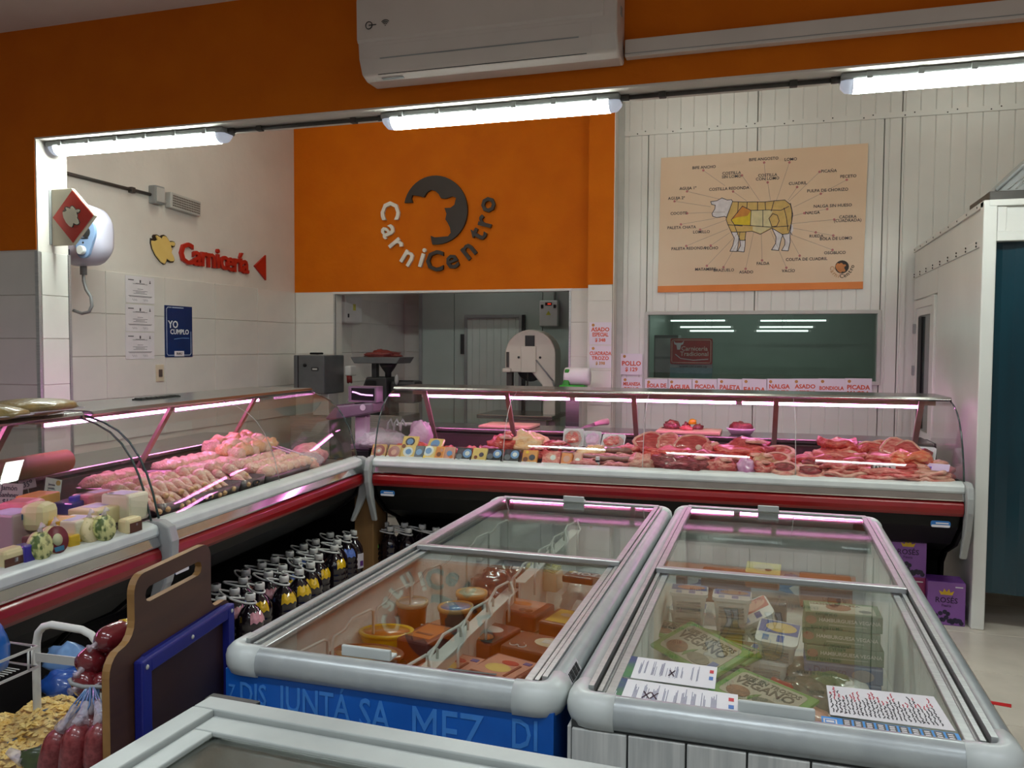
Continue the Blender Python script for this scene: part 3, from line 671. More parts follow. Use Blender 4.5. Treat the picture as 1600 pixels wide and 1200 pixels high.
legs = [[(570, 650), (590, 690), (580, 735), (562, 770), (605, 772), (612, 740), (618, 690), (625, 650)], [(622, 690), (628, 735), (610, 770), (650, 775), (656, 740), (658, 695)], [(825, 626), (850, 680), (848, 720), (822, 762), (866, 765), (884, 690), (895, 665)], [(888, 665), (905, 700), (905, 730), (885, 765), (926, 768), (938, 715), (938, 655)]]
HEADP = [(578, 458), (572, 448), (545, 450), (512, 437), (480, 455), (442, 460), (448, 478), (470, 482), (468, 505), (450, 535), (455, 552), (480, 560), (530, 552), (540, 560), (560, 510)]
for l in legs: shape('leg_print', l, flat((224, 218, 222)), 1)
shape('head_print', HEADP, flat((224, 218, 222)), 1)
shape('body_print', BODY, TAN, 2)
shape('rib_print', [(694, 515), (800, 512), (830, 520), (806, 565), (820, 618), (690, 608)], PALE, 3)
shape('flank_print', [(704, 615), (818, 622), (752, 660), (704, 640)], PALE, 3)
shape('shoulder_print', [(570, 575), (640, 488), (694, 515), (690, 610), (590, 605)], YEL, 3)
shape('shoulder_top_print', [(570, 575), (640, 488), (694, 515), (672, 548), (600, 560)], ORG, 4)
shape('foreshank_print', [(590, 606), (690, 608), (662, 650), (655, 702), (625, 702)], TAN, 4)
lines = [BODY+[BODY[0]], HEADP]+legs+[[(615, 463), (610, 530)], [(670, 462), (668, 500)], [(735, 462), (735, 515)], [(782, 462), (785, 512)], [(838, 455), (820, 520)], [(694, 515), (800, 512), (880, 515), (930, 490)], [(768, 512), (768, 618)], [(690, 610), (820, 620), (930, 612)], [(806, 565), (830, 535), (858, 545), (870, 580), (855, 612), (825, 618), (806, 565)], [(900, 500), (915, 560), (925, 640)], [(570, 575), (640, 488), (694, 515), (690, 610), (590, 605), (570, 575)], [(590, 606), (625, 702), (655, 702), (662, 650)], [(940, 470), (955, 540), (945, 600), (940, 650), (950, 668)], [(548, 605), (640, 612)]]
g = G()
for l in lines:
    q = ribbon([rel(C3(a, b, .0025)) for a, b in l], .0055, (0, -1, 0)); g.add(q.v, q.f)
obj('outline_print', g, NAVY, po)
shape('tail_print', [(938, 600), (955, 605), (958, 640), (950, 655), (945, 672), (940, 650)], flat((224, 218, 222)), 6)
labels = [('BIFE ANCHO', 400, 246, 396, 265, 530, 360), ('BIFE ANGOSTO', 773, 194, 776, 216, 786, 330), ('LOMO', 942, 196, 934, 215, 852, 455), ('COSTILLA\nSIN LOMO', 572, 293, 638, 296, 748, 455), ('COSTILLA\nCON LOMO', 797, 306, 798, 340, 815, 450), ('PICAÑA', 1180, 269, 1122, 274, 930, 460), ('PECETO', 1302, 302, 1292, 324, 1130, 411), ('CUADRIL', 986, 346, 982, 369, 925, 452), ('COSTILLA REDONDA', 556, 379, 582, 397, 665, 455), ('AGUJA 1º', 300, 377, 294, 396, 500, 445), ('AGUJA 2º', 228, 439, 216, 458, 440, 492), ('COCOTE', 242, 534, 295, 533, 530, 525), ('PALETA CHATA', 260, 622, 256, 602, 470, 565), ('LOMILLO', 384, 650, 376, 635, 540, 575), ('PALETA REDONDA', 304, 753, 289, 737, 550, 630), ('PECHO', 447, 751, 442, 735, 560, 655), ('MATAMBRE', 409, 883, 418, 861, 610, 660), ('BRAZUELO', 524, 889, 522, 870, 620, 700), ('ASADO', 664, 901, 660, 880, 712, 645), ('FALDA', 768, 847, 763, 827, 758, 640), ('VACÍO', 928, 893, 915, 873, 815, 640), ('COLITA DE CUADRIL', 1040, 820, 998, 798, 935, 680), ('OSOBUCO', 1218, 780, 1203, 762, 950, 668), ('BOLA DE LOMO', 1224, 691, 1208, 672, 1098, 652), ('RUEDA', 1102, 676, 1098, 652, 955, 625), ('CADERA\n(CUADRADA)', 1298, 567, 1214, 572, 950, 598), ('NALGA', 1078, 530, 1027, 532, 955, 550), ('NALGA SIN HUESO', 1204, 486, 1170, 507, 1027, 532), ('PULPA DE CHORIZO', 1172, 389, 1130, 411, 960, 495)]
g = G(); gl = G()
for s, tx, ty, dx, dy, lx, ly in labels:
    text(s, .036, NAVY, po, rel(C3(tx, ty, .002)), WY, 0, .012, name='cut_name')
    c = rel(C3(dx, dy, .002)); g.plate([c+Vector((.011*math.cos(a*PI/4), 0, .011*math.sin(a*PI/4))) for a in range(8)], (0, -.0005, 0))
    q = ribbon([rel(C3(dx, dy, .001)), rel(C3(lx, ly, .001))], .003, (0, -1, 0)); gl.add(q.v, q.f)
o = obj('marker_dots', g, flat((196, 120, 120)), po); o['kind'] = 'stuff'
o = obj('leader_lines', gl, flat((170, 150, 144)), po); o['kind'] = 'stuff'
c = rel(C3(1262, 868, .001)); obj('small_logo_disc', G().plate([c+Vector((.056*math.cos(a*PI/10), 0, .056*math.sin(a*PI/10))) for a in range(20)], (0, -.0005, 0)), DKBR, po)
obj('small_logo_cow', G().plate([c+Vector((a*.085-.01, -.0006, b*.085-.008)) for a, b in COWHEAD], (0, -.0005, 0)), flat((206, 130, 70)), po)
for ch_, (x, y) in zip('CarniCentro', ((1200, 875), (1203, 895), (1214, 910), (1226, 920), (1242, 925), (1260, 926), (1280, 922), (1297, 912), (1310, 898), (1320, 882), (1327, 866))):
    p = rel(C3(x, y, .002)); a = math.atan2(p.z-c.z, p.x-c.x)+PI/2; text(ch_, .05, flat((196, 140, 96)) if x < 1250 else DKBR, po, p, WY, a, .01, name='small_logo_letter')

# ------------------------------------------------------------------ price cards
CARDP = mat('card_white', (228, 220, 232), .4, c2=(222, 214, 226), ns=5); CARDT = flat((214, 92, 60)); CARDD = flat((196, 140, 70))
def price_card(px, py, w, h, lines, Y, label, tilt=0):
    c = at(px, py, Y=Y); t = thing('price_card', label, 'price card', c)
    t.rotation_euler = (0, R(tilt), 0)
    obj('card', G().box(-w/2, w/2, 0, .003, -h/2, h/2), CARDP, t)
    obj('card_logo', G().plate([(-w/2+.035+.014*math.cos(a*PI/5), 0, h/2-.026+.014*math.sin(a*PI/5)) for a in range(10)], (0, -.0006, 0)), CARDD, t)
    z = .03 if len(lines) > 2 else .022
    for s, sz, zz in lines: text(s, sz, CARDT if not s.startswith('$') or sz > .04 else CARDD, t, (0, -.001, zz), WY, 0, .035, name='price_lettering', sx=min(1, (w-.012)/(len(s)*sz*.66)))
YC = WYB-.026; YP = WYB-.162
price_card(938, 521, .205, .205, [('ASADO', .05, .035), ('ESPECIAL', .05, -.012), ('$ 348', .042, -.062)], YP, 'white price card asado especial, the upper one on the pillar')
price_card(938, 557.5, .205, .205, [('CUADRADA', .046, .03), ('TROZO', .046, -.014), ('$ 398', .038, -.06)], YP, 'white price card cuadrada trozo, the lower one on the pillar')
price_card(986.5, 569, .2, .195, [('POLLO', .058, .005), ('$ 129', .05, -.05)], YC, 'white price card pollo beside the window corner')
for px, s, lab in ((987, [('MILANESA', .045, .035), ('POLLO', .045, -.012), ('$ 269', .04, -.058)], 'milanesa pollo'), (1026, [('BOLA DE', .05, .04), ('LOMO', .05, -.006), ('$ 389', .04, -.058)], 'bola de lomo'), (1062, [('AGUJA', .06, .025), ('S/HUESO', .04, -.03), ('$ 299', .04, -.07)], 'aguja'), (1101, [('PICADA', .05, .03), ('CERDO', .05, -.022), ('$ 239', .04, -.07)], 'picada cerdo'), (1140, [('PALETA', .056, .022), ('S/HUESO', .042, -.034), ('$ 289', .04, -.075)], 'paleta'), (1178.5, [('FALDA', .062, .0), ('$ 269', .045, -.06)], 'falda'), (1217.5, [('NALGA', .052, .03), ('TROZO', .052, -.022), ('$ 429', .04, -.07)], 'nalga trozo'), (1258, [('ASADO', .05, .03), ('OFERTA!!', .05, -.024), ('$ 199', .04, -.07)], 'asado oferta'), (1299, [('BONDIOLA', .044, .015), ('$ 275', .04, -.034)], 'bondiola'), (1341, [('PICADA', .052, .022), ('MAGRA', .052, -.03), ('$ 259', .04, -.075)], 'picada magra')):
    price_card(px, 609.5 if px > 990 else 606, .215 if px > 1000 else .195, .2, s, YC, 'white price card '+lab+' in the row below the window', random.Random(px).uniform(-1, 1))

# ------------------------------------------------------------------ things seen through the doorway and window
# cold room door
t = thing('cold_room_door', 'pale ribbed cold room door in the back room', 'door', (at(772, 560, Y=9.42).x, 9.41, 0))
w, zt = .36, 1.97
xs = [-w]; ys = [0]
for k in range(7): c = -w+.1+k*.09; xs += [c-.006, c, c+.006]; ys += [-.03, -.024, -.03]
obj('leaf', G().plate([(a, b, .12) for a, b in [(-w+.03, 0), (-w+.03, -.03)]+list(zip(xs[1:], ys[1:]))+[(w-.03, -.03), (w-.03, 0)]], (0, 0, zt-.15)), mat('cold_door', (196, 204, 198), .4, c2=(188, 196, 190), ns=3), t)
obj('frame', frame4(G(), -w, w, .1, zt, .035, -.05, .005), GREYP, t, .004)
for z in (1.62, .5): obj('hinge', G().box(-w-.05, -w-.005, -.05, -.01, z-.12, z+.12), DARK, t, .004)
obj('shadow_gap', G().box(w, w+.03, -.03, .005, .1, zt), DARK, t)
t = thing('control_box', 'white electrical control box with dark display on the back room wall', 'electrical box', at(860, 490, Y=9.41))
obj('box', G().box(-.11, .11, -.09, 0, -.15, .15), WHITEPL, t, .012); obj('display', G().box(-.04, .04, -.094, -.088, .09, .125), flat((60, 16, 18)), t); obj('digits', G().box(-.01, .03, -.096, -.093, .1, .115), mat('red_digits', (220, 60, 40), .4, emit=.8), t)
for s in (-.075, .075): obj('switch', G().box(s-.015, s+.015, -.1, -.09, .06, .1), DARK, t, .003)
obj('warning_sticker', G().plate([(-.03, -.091, -.02), (.03, -.091, -.02), (0, -.091, .03)], (0, -.001, 0)), flat((206, 200, 70)), t); obj('conduit', G().tube([(.06, -.03, .15), (.06, -.03, .55)], .014, 8), GREYP, t)
t = thing('control_box', 'white electrical box on the tiled wall left inside the doorway', 'electrical box', (-4.468, at(549, 480, X=-4.40).y, 2.0))
obj('box', G().box(0, .1, -.2, .2, -.16, .14), WHITEPL, t, .02); obj('sticker', G().box(.1, .102, -.02, .04, -.02, .05), flat((206, 200, 90)), t); obj('latch', G().box(.1, .108, -.14, -.12, -.1, -.06), DARK, t)
# band saw
SW = mat('saw_enamel', (226, 220, 208), .35, c2=(218, 212, 200), ns=4)
sp = at(833, 560, Y=8.35); t = thing('band_saw', 'white butcher band saw with arched head in the back room', 'band saw', (sp.x, 8.35, 0))
hd = [(.27*math.cos(R(a)), 1.52+.25*math.sin(R(a))) for a in range(0, 181, 12)]+[(-.27, 1.33), (.02, 1.33), (.13, 1.2), (.15, 1.05), (.27, 1.05)]
obj('head', G().plate([(a, -.12, b) for a, b in hd], (0, .24, 0)), SW, t, .012, 3)
obj('cover', G().box(-.09, .07, -.145, -.118, 1.33, 1.60), SW, t, .006)
obj('window_slot', G().rbox(-.05, .05, -.135, -.12, 1.60, 1.71, .004), DARK, t)
for s in (-.12, .11): obj('bolt', G().lathe([(.001, 0), (.012, 0), (.012, .01), (.001, .01)], 10, Matrix.Translation((s, -.12, 1.485))@Matrix.Rotation(R(90), 4, 'X')), DARK, t)
obj('blade_guide', G().box(-.25, -.225, -.14, -.125, 1.38, 1.54), PIPE, t); obj('guard_knob', G().box(-.29, -.2, -.16, -.1, 1.33, 1.37), SW, t, .008)
obj('blade', G().box(-.245, -.215, -.06, -.056, 1.0, 1.34), DARK, t); obj('guide_post', G().box(-.26, -.2, -.1, -.03, 1.13, 1.34), PIPE, t, .004)
obj('wheel', G().lathe([(.06, -.02), (.14, -.02), (.15, 0), (.14, .02), (.06, .02)], 24, Matrix.Translation((-.02, -.03, 1.38))@Matrix.Rotation(R(90), 4, 'X')), DARK, t)
obj('tension_knob', G().tube([(-.06, -.13, 1.16), (-.02, -.13, 1.2), (.02, -.13, 1.16), (-.06, -.13, 1.16)], .006, 6), DARK, t); obj('tension_screw', G().tube([(-.02, -.13, 1.2), (-.02, -.13, 1.33)], .007, 6), DARK, t)
obj('brace', G().tube([(.07, -.14, 1.46), (.25, -.14, 1.25)], .008, 6), GREYP, t); obj('latch', G().tube([(.25, -.14, 1.25), (.27, -.14, 1.18)], .01, 6), GREYP, t)
obj('column', G().box(.14, .27, -.11, .11, .0, 1.08), SW, t, .008); obj('table', G().box(-.5, .3, -.35, .3, .86, .9), STEEL, t, .006); obj('pedestal', G().box(-.26, .2, -.2, .2, 0, .86), SW, t, .01)
obj('paper_note', G().box(.02, .14, -.15, -.147, 1.05, 1.12), PAPER, t)
MGREY = mat('machine_grey', (88, 90, 92), .4, c2=(78, 80, 82), ns=7)
# mincer and scale on the staff counter below the doorway
gp = at(603, 600, Y=7.15); t = thing('meat_mincer', 'grey meat mincer with a tray of mince beside the doorway', 'mincer', (gp.x-.06, 7.2, 0))
obj('stand', G().box(-.2, .3, -.2, .2, 0, .95), STEEL, t, .006)
obj('body', G().plate([(a, -.13, b) for a, b in [(-.18, .95), (.12, .95), (.1, 1.3), (-.11, 1.3), (-.15, 1.2)]], (0, .26, 0)), DARK, t, .015)
obj('screen', G().plate([(a, -.131, b) for a, b in rrect(-.11, .0, 1.18, 1.27, .02)], (0, -.004, 0)), BLACK, t)
tr_ = [(-.26, 1.49), (.26, 1.49), (.22, 1.43), (-.22, 1.43)]
obj('tray', G().plate([(a, -.16, b) for a, b in tr_], (0, .32, 0)), MGREY, t, .006)
obj('neck', G().lathe([(.03, 1.3), (.03, 1.34), (.06, 1.38), (.09, 1.43)], 14, Matrix.Translation((.06, 0, 0))), DARK, t); obj('feed_post', G().box(-.1, -.05, -.03, .03, 1.3, 1.43), DARK, t)
obj('side_motor', G().box(.12, .38, -.1, .1, 1.06, 1.27), DARK, t, .03); obj('side_knob', G().ball((.2, -.11, 1.28), (.02, .02, .05)), GREYP, t)
m = lump(3, (.17, .12, .05), .5, 2.4); tag(obj('minced_meat', m, mat('mince_red', (120, 40, 36), .5, c2=(92, 28, 26), ns=40, bump=.5, bs=90), None, loc=(gp.x-.06, 7.2, 1.488)), 'dark red minced meat heaped on the mincer tray', 'meat')
t = thing('power_plug', 'red and white industrial plug with a pale cable on the doorway edge', 'plug', at(548, 590, Y=7.60))
obj('socket', G().box(-.035, .035, -.06, .06, .02, .12), WHITEPL, t, .01); obj('plug', G().tube([(0, -.03, .02), (.015, -.05, -.05)], .028, 10), flat((130, 28, 28)), t)
obj('cable', G().tube([(.015, -.05, -.05), (.03, -.06, -.12), (.02, -.06, -.2), (-.03, -.05, -.28), (-.06, -.05, -.4)], .008, 6), LGREY, t)
sp = at(499, 590, Y=7.35); t = thing('slicer', 'grey upright slicer cabinet standing in the corner by the doorway', 'slicer', (sp.x, 7.35, 0))
obj('stand', G().box(-.2, .24, -.22, .22, 0, .9), STEEL, t, .006); obj('pedestal', G().box(-.02, .16, -.1, .1, .9, 1.13), LGREY, t, .01)
obj('cabinet', G().box(-.12, .17, -.2, .2, 1.12, 1.5), MGREY, t, .012); obj('cabinet_door', G().box(-.17, -.125, -.2, .2, 1.12, 1.5), MGREY, t, .01)
obj('gap', G().box(-.13, -.11, -.195, .195, 1.13, 1.49), BLACK, t); obj('nameplate', G().plate([(a, -.2, b) for a, b in rrect(.03, .11, 1.345, 1.385, .012)], (0, -.005, 0)), DARK, t); obj('nameplate_print', G().box(.045, .095, -.207, -.204, 1.358, 1.372), LGREY, t)
obj('lock_knob', G().lathe([(.001, 0), (.016, 0), (.016, .012), (.001, .012)], 12, Matrix.Translation((-.04, -.2, 1.4))@Matrix.Rotation(R(90), 4, 'X')), BLACK, t); obj('top_handle', G().box(-.08, .02, -.05, .05, 1.505, 1.525), BLACK, t, .006)
obj('cable', G().tube([(-.17, 0, 1.5), (-.23, 0, 1.46), (-.24, 0, 1.3), (-.2, 0, 1.22)], .006, 6), LGREY, t)
# paper towel roll on a green stand
p = at(897, 602, Y=7.2); t = thing('paper_roll', 'white paper towel roll on a green holder by the pillar', 'paper roll', (p.x, 7.2, 0))
obj('shelf_post', G().box(-.06, .06, -.06, .06, 0, 1.18), STEEL, t); obj('holder', G().box(-.12, .11, -.08, .08, 1.18, 1.26), mat('green_plastic', (40, 150, 40), .4, c2=(34, 138, 34), ns=6), t, .012)
obj('holder_back', G().plate([(-.1, -.07, 1.25), (-.03, -.07, 1.25), (-.03, -.07, 1.40), (-.07, -.07, 1.40), (-.08, -.07, 1.3)], (0, .14, 0)), mat('green_plastic', ()), t, .01)
obj('roll', G().lathe([(.02, -.11), (.075, -.11), (.078, -.09), (.078, .09), (.075, .11), (.02, .11)], 20, Matrix.Translation((.03, 0, 1.335))@Matrix.Rotation(R(90), 4, 'Y')), PAPER, t)
# red sign and panel behind the window
p = at(1080, 549, Y=8.2); t = thing('shop_sign', 'red butcher sign with white cow head behind the window', 'sign', p)
obj('board', G().plate([(a, 0, b) for a, b in rrect(-.2, .2, -.125, .125, .015)], (0, .012, 0)), flat((176, 34, 26)), t)
obj('border', ribbon([(a, -.001, b) for a, b in rrect(-.185, .185, -.11, .11, .015)]+[(.185, -.001, .09)], .006, (0, -1, 0)), flat((226, 200, 180)), t)
obj('cow_print', G().plate([(-.12+a*.1, -.001, .06+b*.11) for a, b in [(-.5, .4), (-.3, .2), (.3, .2), (.5, .4), (.42, .08), (.22, .0), (.14, -.4), (-.14, -.4), (-.22, 0), (-.42, .08)]], (0, -.001, 0)), PAPER, t)
obj('swoosh', ribbon([(-.15+.0, -.001, -.03), (-.1, -.001, -.07), (.02, -.001, -.085), (.16, -.001, -.075)], .008, (0, -1, 0)), PAPER, t); text('Carnicería\nTradicional', .06, flat((232, 214, 200)), t, (.03, -.002, .0), WY, 0, .01)
obj('stand_panel', G().box(-.2, .2, .0, .012, -.55, -.16), flat((120, 150, 160)), t); text('www.uvi.com.uy', .04, flat((40, 50, 56)), t, (.02, -.002, -.145), WY)
obj('stand', G().box(-.2, .2, .02, .06, -1.5, .1), GREYP, t)
t = thing('door_controller', 'small white controller box on the right wall behind the window', 'electrical box', (1.5, 9.6, 1.35)); obj('box', G().box(-.06, 0, -.2, .2, -.2, .2), WHITEPL, t, .02); obj('lid', G().box(-.075, -.06, -.17, .17, -.17, .17), LGREY, t, .01)
t = thing('grey_locker', 'narrow grey cabinet left of the red sign behind the window', 'cabinet', (at(1043, 575, Y=8.6).x, 8.6, 0)); obj('body', G().box(-.12, .12, -.15, .15, 0, 1.72), GREYP, t, .006)
for i in range(3): obj('door', G().box(-.11, .11, -.162, -.15, 1.08+i*.21, 1.27+i*.21), LGREY, t, .004)
# condenser on the box roof
t = thing('condenser_unit', 'grey condenser with mesh grille on the roof of the white box', 'condenser', (1.17, 5.33, 2.432))
obj('tray', G().box(0, 1.4, 0, .5, 0, .06), PIPE, t, .004)
obj('casing', G().plate([(0.02, .05, .06), (.3, .05, .34), (1.4, .05, .34), (1.4, .05, .06)], (0, .42, 0)), GREYP, t, .01)
g = G()
for i in range(22): g.tube([(.1+i*.04, .04, .075), (min(.1+i*.04+.3, 1.38), .04, .33)], .003, 4); g.tube([(.1+i*.04+.05, .04, .08), (max(.1+i*.04-.2, .30+.0*i), .04, .33)], .003, 4)
o = obj('mesh_grille', g, LGREY, t); o['kind'] = 'stuff'
obj('grille_frame', G().tube([(.04, .035, .07), (.31, .035, .34), (1.39, .035, .34)], .012, 6), GREYP, t)

# scale with price display in the corner of the counters
PUR = mat('scale_plastic', (120, 96, 116), .35, c2=(110, 88, 106), ns=6); PKW = mat('scale_column', (214, 190, 210), .35, c2=(206, 182, 202), ns=5)
t = thing('pole_scale', 'shop scale with pale column and two part display in the counter corner', 'scale', (-2.76, 5.32, .0))
obj('stand', G().box(-.08, .09, -.05, .2, .0, .80), BLACK, t, .006)
obj('base', G().box(-.07, .07, -.06, .06, .80, .86), DARK, t, .008); obj('foot', G().box(-.075, .075, -.065, .065, .86, .90), PUR, t, .008)
obj('column', G().rbox(-.055, .035, -.035, .035, .90, 1.10, .012), PKW, t)
obj('collar', G().lathe([(.05, 1.09), (.055, 1.10), (.045, 1.125), (.03, 1.13)], 14, Matrix.Translation((-.01, 0, 0))), PUR, t)
obj('keypad_head', G().plate([(a, -.1, b) for a, b in [(-.26, 1.075), (-.17, 1.17), (.12, 1.2), (.12, 1.13), (.02, 1.105), (-.22, 1.065)]], (0, .2, 0)), PUR, t, .012)
obj('keypad', G().plate([(-.24, -.085, 1.098), (-.17, -.085, 1.176), (-.03, -.085, 1.19), (-.04, -.085, 1.12)], (0, .17, 0.002)), mat('keypad_dark', (70, 52, 66), .3, c2=(62, 46, 58), ns=8), t)
obj('display_head', G().rbox(-.09, .13, -.08, .06, 1.2, 1.31, .025), PUR, t); obj('display', G().box(-.055, .125, -.085, -.078, 1.215, 1.30), BLACK, t, .003)
obj('display_text', G().tube([(-.045, -.087, 1.272), (-.02, -.087, 1.268), (.02, -.087, 1.256), (.06, -.087, 1.252), (.115, -.087, 1.25)], .006, 6), mat('display_glow', (240, 180, 236), .4, emit=1.2), t)
obj('badge', G().plate([(.045+.022*math.cos(a*PI/6), -.102, 1.165+.022*math.sin(a*PI/6)) for a in range(12)], (0, -.002, 0)), PKW, t)
# ------------------------------------------------------------------ chest freezers
def sweep(prof, x0, x1, y0, y1, r, n=5, a=None, b=None, ext=.06):
    """profile (d outward, z) swept round a rounded rectangle; with a corner index a only that corner plus ext along the sides"""
    path = []
    for k, (cx, cy) in enumerate(((x1-r, y1-r), (x0+r, y1-r), (x0+r, y0+r), (x1-r, y0+r))):
        seg = []
        for i in range(n+1):
            an = R(k*90+90*i/n); seg.append((cx, cy, math.cos(an), math.sin(an)))
        if a is not None:
            if k != a: continue
            c0, s0, c1, s1 = seg[0][2], seg[0][3], seg[-1][2], seg[-1][3]
            seg = [(cx+s0*ext, cy-c0*ext, c0, s0)]+seg+[(cx-s1*ext, cy+c1*ext, c1, s1)]
        path += seg
    rings = [[(cx+c*(r+d), cy+s*(r+d), z) for d, z in prof] for cx, cy, c, s in path]
    return G().loft(rings, a is None, a is not None, True)
RIMP = [(-.032, .81), (-.032, .850), (-.028, .857), (-.014, .859), (-.002, .853), (.009, .842), (.013, .826), (.012, .808), (.004, .794), (-.012, .788), (-.028, .788), (-.028, .81)]
def freezer(label, x0, x1, y0, y1, split, floor_z, bodym, liner=LINER):
    t = thing('chest_freezer', label, 'freezer', (x0, y0, 0)); w, l = x1-x0, y1-y0
    g = G(); b = .003
    g.box(b, w-b, b, .03, .05, .80); g.box(b, w-b, l-.03, l-b, .05, .80); g.box(b, .03, .03, l-.03, .05, .80); g.box(w-.03, w-b, .03, l-.03, .05, .80); g.box(.05, w-.05, .05, l-.05, .05, floor_z-.01)
    obj('body', g, bodym, t)
    obj('plinth', G().box(.05, w-.05, .05, l-.05, 0, .05), DARK, t)
    g = G(); a = .03
    for q in (rrect(a, w-a, a, l-a, .05, 4),):
        q2 = rrect(a+.008, w-a-.008, a+.008, l-a-.008, .045, 4); n = len(q)
        g.loft([[(x, y, .80) for x, y in q], [(x, y, .80) for x, y in q2], [(x+(.01 if x < w/2 else -.01), y, floor_z) for x, y in q2]], cap=False)
    obj('liner', g, liner, t)
    obj('liner_floor', G().box(a, w-a, a, l-a, floor_z-.008, floor_z), liner, t)
    obj('rim', sweep(RIMP, 0, w, 0, l, .05), RIMG, t)
    P2 = [(d+(.003 if d > -.02 else 0), z+(.002 if z > .8 else -.003)) for d, z in RIMP]
    for k in range(4): obj('rim_corner', sweep(P2, 0, w, 0, l, .05, 6, k, ext=.045), CORNER, t)
    for s in (0, 1):
        x = .03 if s == 0 else w-.03; k = 1 if s == 0 else -1
        obj('slide_rail', G().plate([(x, .05, .835), (x+k*.034, .05, .835), (x+k*.034, .05, .843), (x+k*.03, .05, .843), (x+k*.03, .05, .852), (x+k*.020, .05, .852), (x+k*.020, .05, .845), (x+k*.012, .05, .845), (x+k*.012, .05, .862), (x, .05, .862)], (0, l-.1, 0)), ALU, t)
        obj('rail_gap', G().box(min(x+k*.013, x+k*.02), max(x+k*.013, x+k*.02), .055, l-.055, .844, .847), BLACK, t)
    return t, w, l
def lid(t, x0, x1, y0, y1, z, bar=.026, front=True, back=True, handle=None, name='lid'):
    e = obj(name, G().box(x0+.004, x1-.004, y0+.004, y1-.004, z, z+.005), LIDGLASS, t)
    for s in (x0, x1-.02): obj('lid_frame', G().box(s, s+.02, y0, y1, z-.004, z+.009), ALU, e, .002)
    if front: obj('lid_frame', G().box(x0, x1, y0-.004, y0+bar, z-.006, z+.012), ALU, e, .003)
    if back: obj('lid_frame', G().box(x0, x1, y1-bar, y1+.004, z-.006, z+.012), ALU, e, .003)
    if handle:
        hx, hy, hw = handle
        obj('lid_handle', G().plate([(hx-hw/2, hy-.022, z+.009), (hx-hw/2, hy+.02, z+.009), (hx-hw/2, hy+.02, z+.017), (hx-hw/2, hy-.008, z+.017), (hx-hw/2, hy-.012, z+.036), (hx-hw/2, hy-.022, z+.036)], (hw, 0, 0)), CORNER, e, .003)
    return e
ORD2 = ['first', 'second', 'third', 'fourth', 'fifth', 'sixth', 'seventh', 'eighth', 'ninth', 'tenth']
BLUEW = mat('blue_wrap', (16, 96, 190), .4, c2=(12, 84, 172), ns=5); BLUET = flat((64, 134, 214))
PLANKW = mat('pale_plank', (206, 206, 202), .5, c2=(176, 178, 176), ns=3, stretch=(22, 22, 1.2))
# middle freezer, blue wrap with pale lettering
MX0, MX1, MY0, MY1 = -1.275, -.432, 1.715, 3.875
fm, mw, ml = freezer('blue lettered chest freezer with sliding glass lids in the middle', MX0, MX1, MY0, MY1, 0, .50, BLUEW)
lid(fm, .066, mw-.066, .034, 1.12, .838, front=False, back=True, handle=(.36, .075, .13))
lid(fm, .045, mw-.045, 1.07, ml-.034, .856, handle=(.40, ml-.05, .10))
for s, x, sz, sx in (('Z', -1.254, .05, .6), ('DIS', -1.194, .075, .72), ('JUNTÁ', -1.025, .088, .72), ('SA', -.866, .10, .72), ('MEZ', -.685, .135, .70), ('DI', -.50, .095, .7)):
    text(s, sz, BLUET, fm, (x-MX0, .002, {'MEZ': .722, 'SA': .735}.get(s, .742)), WY, 0, 0 if s == 'MEZ' else .01, name='wrap_lettering', sx=sx)
obj('wrap_print', ribbon([(.27, .0015, .69), (.29, .0015, .71), (.315, .0015, .712), (.325, .0015, .695)], .008, (0, -1, 0)), BLUET, fm)
obj('wrap_panel', G().box(mw-.004, mw-.002, .42, 1.1, .05, .765), mat('wrap_ochre', (150, 96, 30), .45, c2=(200, 150, 50), ns=6), fm)
obj('wrap_panel', G().box(mw-.004, mw-.002, 1.1, ml-.03, .05, .765), mat('wrap_red', (150, 20, 30), .45, c2=(110, 14, 24), ns=6, stretch=(3, 12, 3)), fm)
obj('barcode_sticker', G().plate([(mw+.0135, .10, .828), (mw+.0135, .2, .828), (mw-.001, .2, .8545), (mw-.001, .10, .8545)], (.0015, 0, .0015)), PAPER, fm)
g = G()
for k in range(9): y = .108+k*.009; g.plate([(mw+.0145, y, .831), (mw+.0145, y+.002+.002*(k % 3), .831), (mw+.004, y+.002+.002*(k % 3), .850), (mw+.004, y, .850)], (.0015, 0, .0015))
obj('barcode', g, DARK, fm)
obj('black_scuff', G().plate([(.585, .02, .8605), (.70, .024, .8605), (.70, .032, .8605), (.585, .03, .8605)], (0, 0, .001)), DARK, fm)
WIRE = mat('white_wire', (222, 222, 216), .4, c2=(212, 212, 206), ns=9)
def crank(x, y0, y1, z, h, s):
    return [(x, y0, z-h), (x, y0, z-.01), (x, y0+.01, z), (x, y0+(y1-y0)*.35, z), (x+s*.015, y0+(y1-y0)*.45, z+.03), (x+s*.03, y1-.02, z+.03), (x+s*.03, y1, z+.02), (x+s*.03, y1, z-h)]
t = thing('freezer_divider', 'white divider with wire hooks down the middle freezer', 'divider', (MX0+.42, MY0, 0))
obj('panel', G().box(-.004, .004, .08, 1.06, .50, .74), WIRE, t); obj('top_strip', G().box(-.022, .022, .08, 1.06, .738, .744), WIRE, t, .002)
for k in range(4): obj('wire_hook', G().tube(crank(-.03, .12+k*.24, .30+k*.24, .752, .08, 1), .0045, 6), WIRE, t); obj('wire_hook', G().tube(crank(.03, .2+k*.24, .36+k*.24, .75, .08, -1), .0045, 6), WIRE, t)
obj('panel', G().box(-.004, .004, 1.14, 2.05, .50, .74), WIRE, t); obj('top_strip', G().box(-.022, .022, 1.14, 2.05, .738, .744), WIRE, t, .002)
